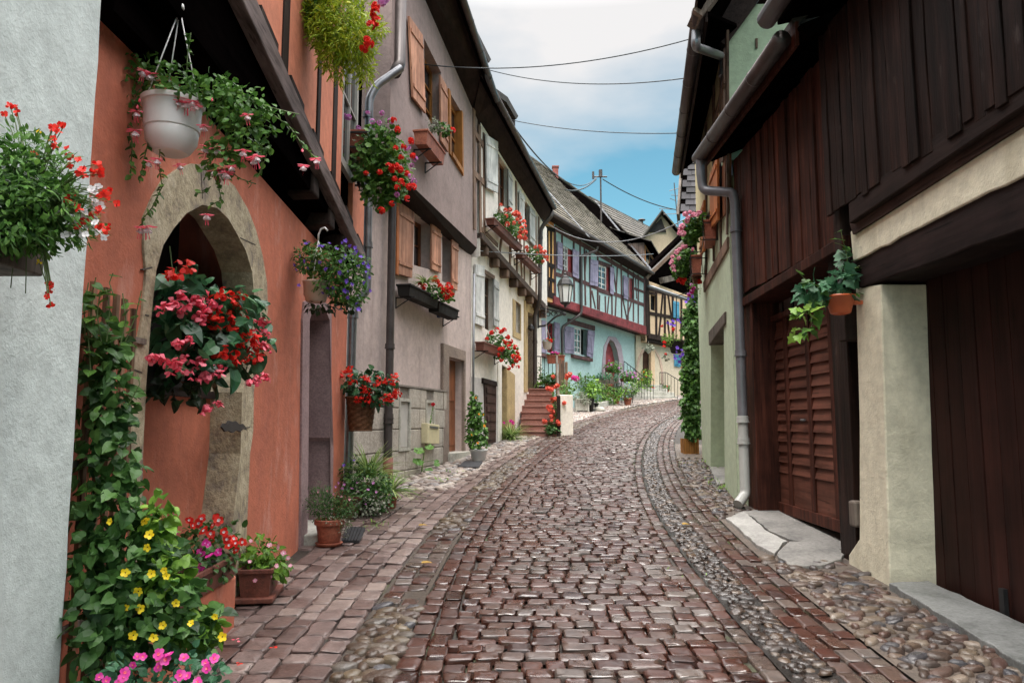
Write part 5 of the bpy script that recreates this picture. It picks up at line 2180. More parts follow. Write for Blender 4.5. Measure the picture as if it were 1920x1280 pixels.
# ------------------------------------------------------------------ barn
def build_barn():
    h = thing('timber_barn', 'dark brown boarded barn with garage door, louvred door and cream pillar', 'barn', FB.w(8, gz(5.5), 0))
    aE = FB.len
    # core
    m = MB()
    m.fbox(FB, 0, aE - .02, -.6, 5.2, -6, -.6)
    m.build('wall', W_BLACK, h)
    m = MB()
    m.fbox(FB, aE - .03, aE, .2, 4.95, -6, -.02)
    m.build('end_wall', P_GREEN, h)
    # red-brown boards
    p0, p1 = FB.st(1403, 547, .02), FB.st(1570, 450, .02)
    a = aE - .01
    aj = p1[0]
    zlo = (p0[1] + p1[1]) / 2
    i = 0

    def boards(a_hi, a_lo, zb, zt, o, mat, w0, w1, jit=.02, tilt=0.0):
        a = a_hi
        while a > a_lo:
            w = random.uniform(w0, w1)
            e = max(a - w, a_lo)
            m = MB()
            oo = o + random.uniform(-.012, .012)
            t = random.uniform(-tilt, tilt)
            zz = zb + random.uniform(-jit, jit)
            n = 7
            # a warped plank: outline bends a little along its height
            L_, R_ = [], []
            for k in range(n):
                f = k / (n - 1)
                z = zz + (zt - zz) * f
                bend = random.uniform(-.007, .007)
                L_.append((a - .004 + bend + t * f, z))
                R_.append((e + .004 + bend + t * f, z))
            m.fq(FB, L_ + R_[::-1], oo - .03, oo)
            m.build('board', mat, h, bevel=.004)
            a = e
    boards(aE - .01, aj, zlo, 5.0, .02, W_BARNRED, .11, .19, .008)
    # old projecting planks
    q0, q1 = FB.st(1602, 396, .1), FB.st(1828, 205, .1)
    boards(aj - .02, .8, (q0[1] + q1[1]) / 2 + .02, 5.1, .11, W_BARN, .10, .2, .03, .02)
    # beam under them, rough strip, cream band, lintel
    m = MB()
    m.fq(FB, band(FB, (1590, 380), (1920, 124), (1592, 420), (1920, 200), .1, .4), -.3, .10)
    m.build('rail_beam', wood('barn_beam', (0.034, 0.021, 0.018), axis='f', scale=12), h, bevel=.012)
    m = MB()
    m.fq(FB, band(FB, (1592, 418), (1920, 196), (1598, 440), (1920, 232), .06, .4), -.3, .055)
    m.build('rough_strip', wood('rough_strip', (0.05, 0.03, 0.025), (0.02, 0.012, 0.01), axis='f', scale=20, bmp=1.0), h)
    bq = band(FB, (1594, 434), (1920, 226), (1599, 491), (1920, 327), .03, .4)
    m = MB()
    m.fq(FB, ragged(bq, .15, .009), -.3, .03)
    m.build('render_band', P_PILLAR, h, bevel=.01)
    m = MB()
    lq = band(FB, (1599, 490), (1920, 326), (1616, 541), (1918, 430), .0, .4)
    m.fq(FB, ragged(lq, .3, .007), -.36, .012)
    m.build('lintel', wood('lintel_wood', (0.026, 0.016, 0.015), axis='f', scale=14), h, bevel=.012)
    # pillar
    zb = -.2
    pq = FB.pts([(1604, 541), (1651, 533), (1668, 1102), (1590, 1062), (1591, 1040), (1611, 1010), (1611, 800)])
    m = MB()
    pl = [pq[0], pq[1], (pq[2][0], pq[2][1] - .15), (pq[3][0], pq[3][1] - .15)] + pq[4:]
    m.fq(FB, ragged(pl, .14, .0025), -.42, 0)
    m.build('pillar', P_PILLAR, h, bevel=.012)
    # garage door
    ag = pq[2][0] + .05
    ztop = lq[0][1] + .1
    a = ag
    while a > .2:
        w = .185
        m = MB()
        m.fbox(FB, a - w + .004, a - .004, gz(5) - .08 - .06 * (ag - a) + .1, ztop, -.40, -.36 + random.uniform(-.003, .003))
        m.build('garage_board', W_GARAGE, h, bevel=.004)
        a -= w
    m = MB()
    m.fbox(FB, .2, ag, -.2, gz(5.4) + .16, -.42, -.385)
    m.build('kick_board', W_BLACK, h)
    m = MB()
    c = FB.p(1883, 1120, -.35)
    m.box(c.x - .02, c.x + .01, c.y - .025, c.y + .025, c.z - .12, c.z + .06)
    m.build('door_bolt', M_IRON, h)
    # louvred door and its frame
    ofs = -.25
    jq = FB.st(1406, 560, 0)[0]
    m = MB()
    m.fbox(FB, jq, aE - .012, .3, zlo - .02, -.5, -.03)
    m.build('door_post', W_BARNRED, h, bevel=.01)
    m = MB()
    m.fbox(FB, jq - .07, jq, .3, zlo - .14, -.5, .008)
    m.build('frame_post', W_BARNRED, h, bevel=.008)
    hb = band(FB, (1406, 552), (1570, 447), (1406, 569), (1570, 470), .04, FB.st(1592, 500, 0)[0])
    m = MB()
    m.fq(FB, [(aE - .02, hb[0][1]), (hb[1][0], hb[1][1]), (hb[2][0], hb[2][1]), (aE - .02, hb[3][1])], -.42, .045)
    m.build('door_head', W_BARNRED, h, bevel=.01)
    # recess boards above the door
    dtop = FB.st(1441, 607, ofs)[1]
    a_l, a_r = FB.st(1441, 800, ofs)[0], FB.st(1587, 800, ofs)[0]
    zbot = FB.st(1500, 967, ofs)[1]
    m = MB()
    m.fbox(FB, a_r - .1, a_l + .1, dtop, 5.0, -.42, -.36)
    m.build('recess_back', W_BLACK, h)
    m = MB()
    for k in range(5):
        a = a_l - .12 - k * .33
        m.fbox(FB, a - .24, a, dtop + .03, dtop + .55, -.35, -.33)
    m.build('transom_pane', plain('dusty_pane', (0.11, 0.09, 0.085), 0.4), h)
    fr = MB()
    ws = [1441, 1446.5, 1474, 1481, 1515, 1523, 1559, 1572]
    A_ = [FB.st(u, 800, ofs)[0] for u in ws]
    rail_t, rail_b = dtop - .09, zbot + .1
    for i, j in ((0, 1), (2, 3), (4, 5), (6, 7)):
        fr.fbox(FB, A_[j], A_[i], zbot - .02, dtop, ofs - .05, ofs)
    d_o = MB()
    fr.fbox(FB, A_[7], A_[0], dtop + .002, dtop + .07, ofs - .05, ofs + .03)
    fr.fbox(FB, A_[7], A_[0], zbot - .03, zbot + .09, ofs - .05, ofs + .02)
    fo = fr.build('door_frame', W_BARNRED, h, bevel=.006)
    for i, j in ((1, 2), (3, 4), (5, 6)):
        m = MB()
        m.fbox(FB, A_[j] + .002, A_[i] - .002, rail_b - .02, rail_t + .08, ofs - .05, ofs - .035)
        n = 14
        for k in range(n):
            z1_ = rail_t - k * (rail_t - rail_b - .35) / n
            z0_ = z1_ - (rail_t - rail_b - .35) / n * 1.1
            f = [FB.w(A_[i] - .004, z1_, ofs - .034), FB.w(A_[j] + .004, z1_, ofs - .034), FB.w(A_[j] + .004, z0_, ofs - .004), FB.w(A_[i] - .004, z0_, ofs - .004)]
            m.prism(f, FB.n3 * -.012)
        m.fbox(FB, A_[j] + .004, A_[i] - .004, rail_b - .02, rail_b + .33, ofs - .034, ofs - .018)
        m.build('louvre_panel', W_LOUVRE, h)
    m = MB()
    c = FB.w((A_[3] * .4 + A_[4] * .6) - .1, FB.st(1516, 787, ofs)[1], ofs + .03)
    m.tube([c, c - FB.d3 * .11], .012, 6)
    m.build('handle', M_ZINC, h)
    m = MB()
    aa = FB.st(1588, 800, -.16)[0]
    m.fbox(FB, aa, aa + .07, zbot - .3, dtop + .3, -.32, -.14)
    m.build('door_edge', W_BARNRED, h)
    m = MB()
    ab = FB.st(1604, 800, -.1)[0]
    m.fbox(FB, ab - .02, aa - .005, zbot - .35, zlo, -.32, -.05)
    m.build('dark_door_leaf', W_BARN, h, bevel=.006)
    m = MB()
    c = FB.p(1608, 965, -.05)
    m.box(c.x - .05, c.x + .05, c.y - .05, c.y + .07, c.z - .1, c.z + .12)
    m.build('hinge_block', W_OLD, h, bevel=.02)
    m = MB()
    m.fbox(FB, aj - .14, aj + .0, zlo - .9, zlo + 1.0, -.2, .05)
    m.build('corner_post', W_DARKV, h, bevel=.01)
    # eaves: lower gutter from the far gable, an upper one from there on
    g1, g0 = FB.p(1309, 308, .45), FB.p(1466, 58, .45)
    g0 = g0 - (g0 - g1).normalized() * .0
    z = (g1.z + g0.z) / 2
    gutter([Vector((g0.x, g0.y, z)), Vector((g1.x, g1.y, z))], .085, M_LEAD, h)
    m = MB()
    m.bar((g0.x + .1, g0.y - .1, z), (g1.x + .1, g1.y, z), .03, .22)
    m.build('fascia', W_BARNRED, h)
    m = MB()
    m.prism([Vector((g0.x + .1, g0.y, z + .1)), Vector((g1.x + .1, g1.y + .05, z + .1)), Vector((8, g1.y + .05, z + 4.8)), Vector((8, g0.y, z + 4.8))], (0, 0, .1))
    m.build('roof', T_DARK, h)
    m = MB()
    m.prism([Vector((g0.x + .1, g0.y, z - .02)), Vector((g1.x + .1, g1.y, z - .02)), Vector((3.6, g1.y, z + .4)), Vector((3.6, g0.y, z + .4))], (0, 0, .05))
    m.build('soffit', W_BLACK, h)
    for k in range(6):
        y = g1.y - .15 - k * .62
        m = MB()
        m.bar((g1.x + .12, y, z - .02), (3.5, y, z + .36), .1, .13)
        m.build('rafter', W_BLACK, h)
    k0 = FB.p(1437, 38, .56)
    z2 = k0.z
    m = MB()
    gutter([Vector((k0.x, k0.y, z2)), Vector((k0.x + .02, -3, z2))], .09, M_LEAD, h)
    m = MB()
    m.prism([Vector((k0.x + .1, k0.y, z2 + .08)), Vector((k0.x + .1, -3, z2 + .08)), Vector((8, -3, z2 + 4.8)), Vector((8, k0.y, z2 + 4.8))], (0, 0, .1))
    m.build('roof', T_DARK, h)
    m = MB()
    m.prism([Vector((k0.x + .1, k0.y, z2 - .05)), Vector((k0.x + .1, -3, z2 - .05)), Vector((3.6, -3, z2 + .2)), Vector((3.6, k0.y, z2 + .2))], (0, 0, .05))
    m.build('soffit', W_BLACK, h)
    # rainwater: elbow, sloping box, downpipe, white shoe
    e = Vector((g1.x, g1.y - .12, z))
    path = [e, e - Vector((0, 0, .22)), at(1318, 357, 9.5), at(1374, 361, 9.25), at(1378, 378, 9.25)]
    w = path[-1]
    path.append(Vector((w.x + .01, w.y, gz(9.25) + 1.1)))
    pipe(path, .06, plain('grey_zinc', (.17, .17, .185), .4, .3, .2, 5), h, collars=(Vector((w.x, w.y, w.z - .35)), Vector((w.x + .01, w.y, gz(9.25) + 1.9))))
    f = Vector((w.x + .01, w.y, gz(9.25) + 1.12))
    b = Vector((w.x + .01, w.y, gz(9.25) + .17))
    pipe([f, b, Vector((w.x - .12, w.y - .12, gz(9.1) + .07))], .062, M_PVC, h, collars=(f - Vector((0, 0, .04)), f - Vector((0, 0, .3))))
    return h


build_barn()


# ------------------------------------------------------------------ green house
def build_green():
    h = thing('green_house', 'pale green house with orange shutters, grey downpipe and timber lintel', 'house', FR.w(2.5, gz(12), 0))
    L = FR.len
    zb = 0.2
    d = FR.pts([(1331, 905), (1333, 640), (1357, 597), (1358, 925)])
    d[0], d[3] = (d[0][0], zb), (d[3][0], zb)
    d = d[::-1]            # near side first
    zu = FR.st(1340, 420)[1]
    wl = [FR.st(1357, 62), FR.st(1308, 272)]

    def ln(pq, a):
        p, q = pq
        return p[1] + (q[1] - p[1]) * (a - p[0]) / (q[0] - p[0])
    m = MB()
    m.holed(FR, [(0, zb), d[0], d[1], d[2], d[3], (L, zb), (L, zu), (0, zu)], [], 0, .2)
    for p, q in ((d[0], d[1]), (d[1], d[2]), (d[2], d[3])):
        m.face([FR.w(*p, 0), FR.w(*q, 0), FR.w(*q, -.3), FR.w(*p, -.3)])
    body(FR, 0, L, zb, zu, 5, 0, .4, m)
    m.build('wall', P_GREEN, h)
    m = MB()
    m.fbox(FR, d[0][0] - .1, d[3][0] + .1, zb, d[1][1] + .2, -.34, -.29)
    m.build('door_recess', P_GREEN, h)
    m = MB()
    m.fpx(FR, [(1328, 622), (1329, 648), (1358, 606), (1358, 584)], -.2, .03)
    m.build('lintel', W_OLD, h, bevel=.015)
    m = MB()
    m.fpx(FR, [(1363, 444), (1363, 466), (1319, 548), (1318, 530)], -.05, .03)
    m.build('timber_rail', W_TAN, h)
    m = MB()
    zt = ln(wl, L)
    m.fbox(FR, .3, L, zu, zt, -5, -.01)
    m.build('upper_wall', plaster('straw_render', (0.52, 0.45, 0.25), 0.1, 50, .3), h)
    timbers(FR, [(1361, 60, 1362, 440, .16), (1350, 95, 1350, 470, .12), (1336, 160, 1337, 490, .12), (1322, 230, 1323, 530, .12), (1358, 150, 1312, 330, .1)], -.01, .02).build('timber_frame', W_TAN, h)
    # orange shuttered windows
    for quad in ([(1330, 330), (1344, 290), (1345, 412), (1331, 430)], [(1312, 395), (1319, 375), (1319, 470), (1312, 480)]):
        shutter(FR, quad, h, .1, W_ORANGE)
    m = MB()
    m.fpx(FR, [(1345, 290), (1360, 250), (1360, 400), (1346, 415)], -.05, .03)
    m.build('dark_window', W_DOOR, h)
    # gable end above the barn
    Y = 9.66
    G = [at(1362, 300, Y), at(1362, 12, Y), at(1385, 8, Y), at(1520, 8, Y), at(1700, 60, Y), at(1700, 300, Y)]
    for g_ in G:
        g_.y = Y
    m = MB()
    m.prism(G, (0, .25, 0))
    m.build('gable_wall', P_GREEN2, h)
    for u0, u1, v0, v1 in ((1356, 1364, 66, 300), (1417, 1421, 72, 90)):
        m = MB()
        m.prism([at(u0, v0, Y - .02), at(u1, v0, Y - .02), at(u1, v1, Y - .02), at(u0, v1, Y - .02)], (0, .1, 0))
        m.build('gable_timber', W_TAN, h)
    # eave, soffit, gutter, roof
    g0, g1 = FR.p(1310, 22, .45), FR.p(1268, 322, .45)
    dd = (g1 - g0).normalized()
    gutter([g0, g1], .08, M_LEAD, h)
    s = MB()
    s.prism([g0 + Vector((.06, 0, -.02)), g1 + Vector((.06, 0, -.02)), FR.w(L, ln(wl, L) + .1, -.2), FR.w(0, ln(wl, 0) + .1, -.2)], (0, 0, .05))
    s.build('soffit', W_BLACK, h)
    s = MB()
    s.bar(g0 + Vector((.09, 0, -.03)), g1 + Vector((.09, 0, -.03)), .03, .2)
    s.build('fascia', W_DARK, h)
    up = (-FR.n3 * .55 + Vector((0, 0, 1))).normalized()
    o, b, nr = tiles(g0 - dd * .25 + FR.n3 * .02, g1 + dd * .1 + FR.n3 * .02, up, 4.5, T_DARK, h)
    b.build('roof_deck', W_BLACK, h)
    m = MB()
    m.bar(at(1302, 40, g0.y + .1), at(1398, -90, g0.y + .1), .35, .12)
    m.build('barge_board', W_OLD, h)
    m = MB()
    m.bar(at(1330, 70, 9.6), at(1410, -40, 9.6), .12, .5)
    m.build('verge_boards', W_DARK, h)
    path = [g0 + dd * .3, at(1304, 88, g0.y + .25), at(1354, 106, 9.75), at(1357, 118, 9.72)]
    w = path[-1]
    path.append(Vector((w.x + .04, w.y + .05, at(1365, 330, 9.75).z)))
    pipe(path, .055, M_ZINC, h, collars=(at(1357, 136, 9.72),))
    m = MB()
    c = FR.p(1349, 905, .1)
    # neighbour with the scalloped slates
    Yn = 16.2
    h2 = thing('slate_roof_house', 'house behind the green one, its eave hung with scalloped grey slates', 'house', (4.6, 17, gz(17)))
    m = MB()
    m.prism([Vector((4.35, 16.9, .8)), Vector((10, 16.9, .8)), Vector((11, 21, .8)), Vector((6.9, 21, .8))], (0, 0, 5.8))
    m.build('wall', plaster('ochre_render', (0.55, 0.40, 0.08), 0.1, 50, .3), h2)
    a, b_ = at(1275, 398, Yn), at(1345, 398, Yn)
    b_.y = a.y
    b_.z = a.z
    t = at(1281, 318, Yn + .7)
    up = (Vector((t.x, t.y, t.z)) - Vector(a)).normalized()
    o, dk, nr = tiles(a, b_, up, 2.0, T_SLATE, h2, tw=.2, th=.2, thick=.03)
    dk.build('roof_deck', W_BLACK, h2)
    m = MB()
    m.bar(Vector(a) + Vector((-.04, 0, -.12)), Vector(a) + up * 2 + Vector((-.04, 0, -.02)), .05, .22)
    m.build('barge_board', W_OLD, h2)


build_green()


# ------------------------------------------------------------------ cables over the lane
def cable(p, q, sag, label, r=.009, mat=None):
    p, q = Vector(p), Vector(q)
    m = MB()
    m.tube([p.lerp(q, t / 24) - Vector((0, 0, sag * 4 * (t / 24) * (1 - t / 24))) for t in range(25)], r, 6)
    tag(m.build('overhead_cable', mat or M_CABLE, smooth=True), label, 'cable', 'overhead cables')


cable(at(770, 118, 11.9), at(1292, 74, 10.6), .24, 'highest overhead cable, climbing to the green house gutter')
cable(at(908, 129, 15.0), at(1284, 147, 11.6), .2, 'overhead cable just below the highest one, nearly level')
cable(at(962, 226, 17.2), at(1268, 250, 13.6), .1, 'overhead cable crossing the blue part of the sky, nearly level')
cable(at(962, 236, 17.2), at(1119, 332, 38.9), .9, 'slanting overhead cable from the cream house dormer to the roof mast', r=.02)
cable(at(1130, 336, 39.1), at(1290, 396, 45), .35, 'overhead cable from the roof mast towards the aerial', r=.03)
cable(at(1118, 336, 39.1), at(1060, 356, 35), .25, 'short bundled cable from the roof mast down over the brown ridge', r=.035)
cable(at(1014, 410, 21.8), at(1290, 408, 15.4), .62, 'slack cable sagging in front of the tiled roofs', r=.011, mat=M_ZINC)
cable(at(892, 470, 15.7), at(1225, 476, 30), .1, 'thin pale cable running level before the turquoise facade', r=.012, mat=M_ZINC)
# ------------------------------------------------------------------ leaves and blossoms
def tri_leaf(pts, fold=.12, curl=-.1):
    """a leaf from its right-hand outline (x, y): two blades folded along the midrib"""
    v = [(0, 0, 0), (0, .5, .02), (0, 1, curl)]
    n = len(pts)
    for x, y in pts:
        v.append((x, y, fold * x * 2 + curl * y * y * .6))
    for x, y in pts:
        v.append((-x, y, fold * x * 2 + curl * y * y * .6))
    h = max(i for i, (x, y) in enumerate(pts) if y <= .5)
    r = [3 + i for i in range(n)]
    l = [3 + n + i for i in range(n)]
    f = [tuple([0] + r[:h + 1] + [1]), tuple([1] + r[h:] + [2]), tuple([1] + l[:h + 1][::-1] + [0]), tuple([2] + l[h:][::-1] + [1])]
    return np.array(v, float), f


def round_leaf(n=11, ruf=.1):
    v = [(0, .35, -.06)]
    for i in range(n):
        th = math.pi * 2 * (i + .5) / n - math.pi / 2
        r = .5 * (1 + ruf * (1 if i % 2 else -1))
        v.append((r * math.cos(th), .5 + r * math.sin(th), .06 * (1 if i % 2 else -.4)))
    return np.array(v), [(0, 1 + i, 1 + (i + 1) % n) for i in range(n)]


LEAF = {
    'oval': tri_leaf([(.17, .18), (.24, .42), (.2, .68), (.1, .88)]),
    'broad': tri_leaf([(.26, .12), (.36, .36), (.29, .65), (.13, .87)]),
    'heart': tri_leaf([(.26, -.10), (.44, .12), (.40, .42), (.25, .70), (.1, .88)], .1, -.16),
    'wing': tri_leaf([(.22, -.08), (.38, .15), (.34, .45), (.2, .75), (.07, .92)], .12, -.28),
    'ivy': tri_leaf([(.18, -.08), (.46, .06), (.30, .30), (.42, .46), (.18, .62), (.1, .82)], .08, -.12),
    'slim': tri_leaf([(.07, .2), (.09, .48), (.05, .8)], .1, -.15),
    'round': round_leaf(),
}


def unit(a):
    return a / np.maximum(1e-9, np.linalg.norm(a, axis=-1, keepdims=True))


def frames(dirs, nrm):
    y = unit(dirs)
    z = unit(nrm - y * np.sum(nrm * y, 1, keepdims=True) + 1e-6)
    x = np.cross(y, z)
    return np.stack([x, y, z], 2)


def px(u, v, Y, ru, rv, rd):
    """ellipsoid given by photo pixels: centre, depth, half sizes in pixels, half depth in metres"""
    c = at(u, v, Y)
    return (np.array(c), np.array([ru / FPX * Y, rd, rv / FPX * Y]))


def sample(blobs, n, lo=.35, hi=1.05):
    w = np.array([b[1][0] * b[1][2] for b in blobs])
    k = RG.choice(len(blobs), n, p=w / w.sum())
    C = np.array([b[0] for b in blobs])[k]
    S = np.array([b[1] for b in blobs])[k]
    d = unit(RG.normal(0, 1, (n, 3)))
    r = lo + (hi - lo) * RG.random(n) ** .6
    # uneven outline: some directions stick out, some are thin
    r *= 1 + .22 * np.sin(d[:, 0] * 5 + k * 1.7) * np.cos(d[:, 2] * 6 + k)
    return C + d * S * r[:, None], d


def foliage(root, blobs, n, size, kind, mat, droop=.3, up=.5, name='foliage', rnd=None, lo=.35, sizevar=.35, light=.45):
    P, d = sample(blobs, n, lo)
    dirs = d * .7 + RG.normal(0, .5, (n, 3)) + np.array([0, 0, -droop])
    nr = d * .5 + RG.normal(0, .35, (n, 3)) + np.array([0, -.25, up])
    M = frames(dirs, nr) * (size * RG.uniform(1 - sizevar, 1 + sizevar, n))[:, None, None]
    q = NP()
    tv, tf = LEAF[kind]
    q.add(tv, tf, M, P, np.clip(RG.normal(light, .25, n), 0, 1))
    return q.build(name, mat, root, smooth=False)


def sprays(root, paths, per, size, kind, mat, name='foliage', r=.003, stem=None):
    """trailing stems with leaves on both sides"""
    P, D, N_ = [], [], []
    for path in paths:
        path = [Vector(p) for p in path]
        m = MB()
        m.tube(path, r, 5)
        m.build('stem', stem or M_STEM, root)
        L = [(path[i + 1] - path[i]).length for i in range(len(path) - 1)]
        tot = sum(L)
        k = max(2, int(tot * per))
        for j in range(k):
            s = tot * (j + random.random()) / k
            i = 0
            while i < len(L) - 1 and s > L[i]:
                s -= L[i]
                i += 1
            p = path[i].lerp(path[i + 1], min(1, s / max(1e-6, L[i])))
            t = (path[i + 1] - path[i]).normalized()
            sd = Vector((random.gauss(0, 1), random.gauss(0, 1), random.gauss(0, .6))).normalized()
            P.append(tuple(p))
            D.append(tuple(sd * .8 + t * .5 + Vector((0, 0, -.25))))
            N_.append((random.gauss(0, .4), random.gauss(-.4, .3), 1))
    n = len(P)
    q = NP()
    M = frames(np.array(D), np.array(N_)) * (size * RG.uniform(.6, 1.25, n))[:, None, None]
    tv, tf = LEAF[kind]
    q.add(tv, tf, M, np.array(P), np.clip(RG.normal(.45, .25, n), 0, 1))
    o = q.build(name, mat, root, smooth=False)
    return o


def straps(root, base, n, length, width, mat, spread=1.0, arch=1.0, name='foliage', upright=.9, segs=6):
    """grassy blades that rise and arch over"""
    V, F_, rn = [], [], []
    q = NP()
    for i in range(n):
        th = random.uniform(0, 2 * math.pi)
        out = Vector((math.cos(th), math.sin(th), 0))
        sd = Vector((-out.y, out.x, 0))
        L = length * random.uniform(.6, 1.15)
        b = Vector(base) + out * random.uniform(0, .04) * spread
        el = random.uniform(.25, 1.0) * upright
        v = []
        for k in range(segs + 1):
            t = k / segs
            x = L * (math.cos(el) * t * spread * .8 + .15 * t * t * spread)
            z = L * (math.sin(el) * t - arch * .55 * t * t * (1.15 - el * .5))
            w = width * (.35 + .65 * math.sin(math.pi * min(1, t * .8 + .18))) * (1 - t * .7)
            c = b + out * x + Vector((0, 0, z))
            v += [tuple(c + sd * w / 2 + Vector((0, 0, w * .25))), tuple(c), tuple(c - sd * w / 2 + Vector((0, 0, w * .25)))]
        f = []
        for k in range(segs):
            a = 3 * k
            f += [(a, a + 1, a + 4, a + 3), (a + 1, a + 2, a + 5, a + 4)]
        q.add(np.array(v), f, np.eye(3)[None], np.zeros((1, 3)), np.array([random.random()]))
    return q.build(name, mat, root, smooth=True)


PETAL = (np.array([(0, 0, 0), (.26, .30, .07), (.40, .68, .10), (.2, .98, .06), (-.2, .98, .06), (-.40, .68, .10), (-.26, .30, .07), (0, .55, .0)]),
         [(0, 1, 2, 7), (7, 2, 3, 4), (0, 7, 5, 6), (7, 4, 5)])


def petals(q, centre, axis, n, size, lift, mi, wide=1.0, start=0.0):
    """a ring of petals round an axis"""
    ax = Vector(axis).normalized()
    a = ax.orthogonal().normalized()
    b = ax.cross(a)
    for i in range(n):
        th = start + 2 * math.pi * (i + random.uniform(-.12, .12)) / n
        out = a * math.cos(th) + b * math.sin(th)
        y = (out * math.cos(lift) + ax * math.sin(lift)).normalized()
        z = (ax * math.cos(lift) - out * math.sin(lift)).normalized()
        x = y.cross(z)
        s = size * random.uniform(.85, 1.15)
        M = np.array([[x[k] * s * wide, y[k] * s, z[k] * s] for k in range(3)])
        q.add(PETAL[0], PETAL[1], M[None], np.array([tuple(centre)]), np.array([random.random()]), mi)


def petalmat(name, a, b, c, rough=.5):
    return leafmat('petal_' + name, a, b, c, rough, .3)


PT = {
    'red': petalmat('red', (.55, .010, .008), (.78, .022, .015), (.88, .06, .035)),
    'crimson': petalmat('crimson', (.28, .004, .012), (.45, .01, .02), (.58, .03, .05)),
    'coral': petalmat('coral', (.62, .06, .04), (.78, .11, .07), (.85, .2, .13)),
    'pink': petalmat('pink', (.78, .06, .12), (.90, .13, .20), (.95, .27, .34)),
    'rose': petalmat('rose', (.70, .22, .34), (.80, .34, .46), (.86, .5, .6)),
    'magenta': petalmat('magenta', (.50, .012, .20), (.68, .03, .32), (.78, .10, .42)),
    'lilac': petalmat('lilac', (.55, .16, .5), (.68, .28, .62), (.78, .42, .72)),
    'violet': petalmat('violet', (.13, .05, .5), (.2, .09, .62), (.3, .16, .72)),
    'white': petalmat('white', (.70, .66, .68), (.80, .76, .78), (.86, .84, .85)),
    'yellow': petalmat('yellow', (.75, .50, .008), (.85, .62, .015), (.9, .72, .05)),
    'orange': petalmat('orange', (.75, .22, .01), (.85, .3, .02), (.9, .42, .05)),
    'eye': petalmat('eye', (.02, .008, .005), (.03, .01, .008), (.04, .02, .01)),
}
BL = {}


def blossom_mesh(kind, cols):
    key = (kind,) + tuple(cols)
    if key in BL:
        return BL[key]
    q = NP()
    if kind == 'geranium':          # a ball of small florets, radius 1
        for i in range(15):
            z = random.uniform(-.25, 1)
            th = random.uniform(0, 6.283)
            r = math.sqrt(max(0, 1 - z * z))
            d = Vector((r * math.cos(th), r * math.sin(th), z))
            petals(q, d * .62, d, 5, .5, .25, 0, 1.0, random.random() * 6)
    elif kind == 'begonia':         # hanging bunch of waxy flowers
        for i in range(7):
            c = Vector((random.uniform(-.7, .7), random.uniform(-.7, .7), random.uniform(-.9, .3)))
            ax = Vector((random.gauss(0, .5), random.gauss(0, .5), -1))
            petals(q, c, ax, 2, .85, .75, 0, 1.1, random.random() * 6)
            petals(q, c, ax, 2, .6, .9, 0, .8, random.random() * 6)
    elif kind == 'impatiens':
        petals(q, (0, 0, 0), (0, 0, 1), 5, 1.0, .12, 0, 1.15)
        petals(q, (0, 0, .06), (0, 0, 1), 5, .35, .5, 1 if len(cols) > 1 else 0, 1.0, .6)
    elif kind == 'trumpet':
        petals(q, (0, 0, 0), (0, 0, 1), 5, 1.05, .3, 0, 1.0)
        petals(q, (0, 0, .1), (0, 0, 1), 5, .15, .2, 1, 1.4)
    elif kind == 'nemesia':
        petals(q, (0, 0, 0), (0, 0, 1), 4, 1.0, .25, 0, 1.25)
        petals(q, (0, 0, -.1), (0, -1, .2), 2, 1.05, .2, 0, 1.1)
    elif kind == 'star':
        petals(q, (0, 0, 0), (0, 0, 1), 5, 1.0, .3, 0, .8)
    elif kind == 'double':          # full rosette
        for k, (s, l) in enumerate(((1.0, .15), (.8, .5), (.55, .85))):
            petals(q, (0, 0, .05 * k), (0, 0, 1), 6, s, l, 0, 1.1, k)
    elif kind == 'fuchsia':         # hangs along -z: tube, red sepals flung out, white skirt, stamens
        petals(q, (0, 0, -.12), (0, 0, -1), 4, .74, .12, 0, .8)
        petals(q, (0, 0, -.1), (0, 0, -1), 4, .32, 1.45, 0, .8)
        petals(q, (0, 0, -.22), (0, 0, -1), 5, .58, .85, 1, 1.15)
        petals(q, (0, 0, -.26), (0, 0, -1), 4, .5, 1.15, 1, 1.1, .5)
        for i in range(4):
            a = random.uniform(0, 6.283)
            w = .025
            x, y = .1 * math.cos(a), .1 * math.sin(a)
            q.add(np.array([(x - w, y, -.5), (x + w, y, -.5), (x * 1.8 + w, y * 1.8, -1.25), (x * 1.8 - w, y * 1.8, -1.25)]), [(0, 1, 2, 3)], np.eye(3)[None], np.zeros((1, 3)), np.array([.4]), 0)
    elif kind == 'bud':
        petals(q, (0, 0, 0), (0, 0, -1), 5, .6, 1.2, 0, .7)
    o = q.build('blossom', [PT[c] for c in cols], None, smooth=True, loc=Vector((0, 0, 0)))
    BL[key] = o.data
    bpy.data.objects.remove(o)
    return BL[key]


def blossoms(root, kind, cols, P, D, size, name='blossom', var=.2, roll=True):
    """one object for every blossom, all of a kind sharing a mesh"""
    me = blossom_mesh(kind, cols)
    base = LOC[root.name]
    for p, d in zip(P, D):
        o = bpy.data.objects.new(name, me)
        COL.objects.link(o)
        o.parent = root
        o.location = Vector(p) - base
        q = Vector(d).to_track_quat('Z', 'Y')
        o.rotation_euler = (q @ Matrix.Rotation(random.uniform(0, 6.283), 3, 'Z').to_quaternion()).to_euler() if roll else q.to_euler()
        s = size * random.uniform(1 - var, 1 + var)
        o.scale = (s, s, s)


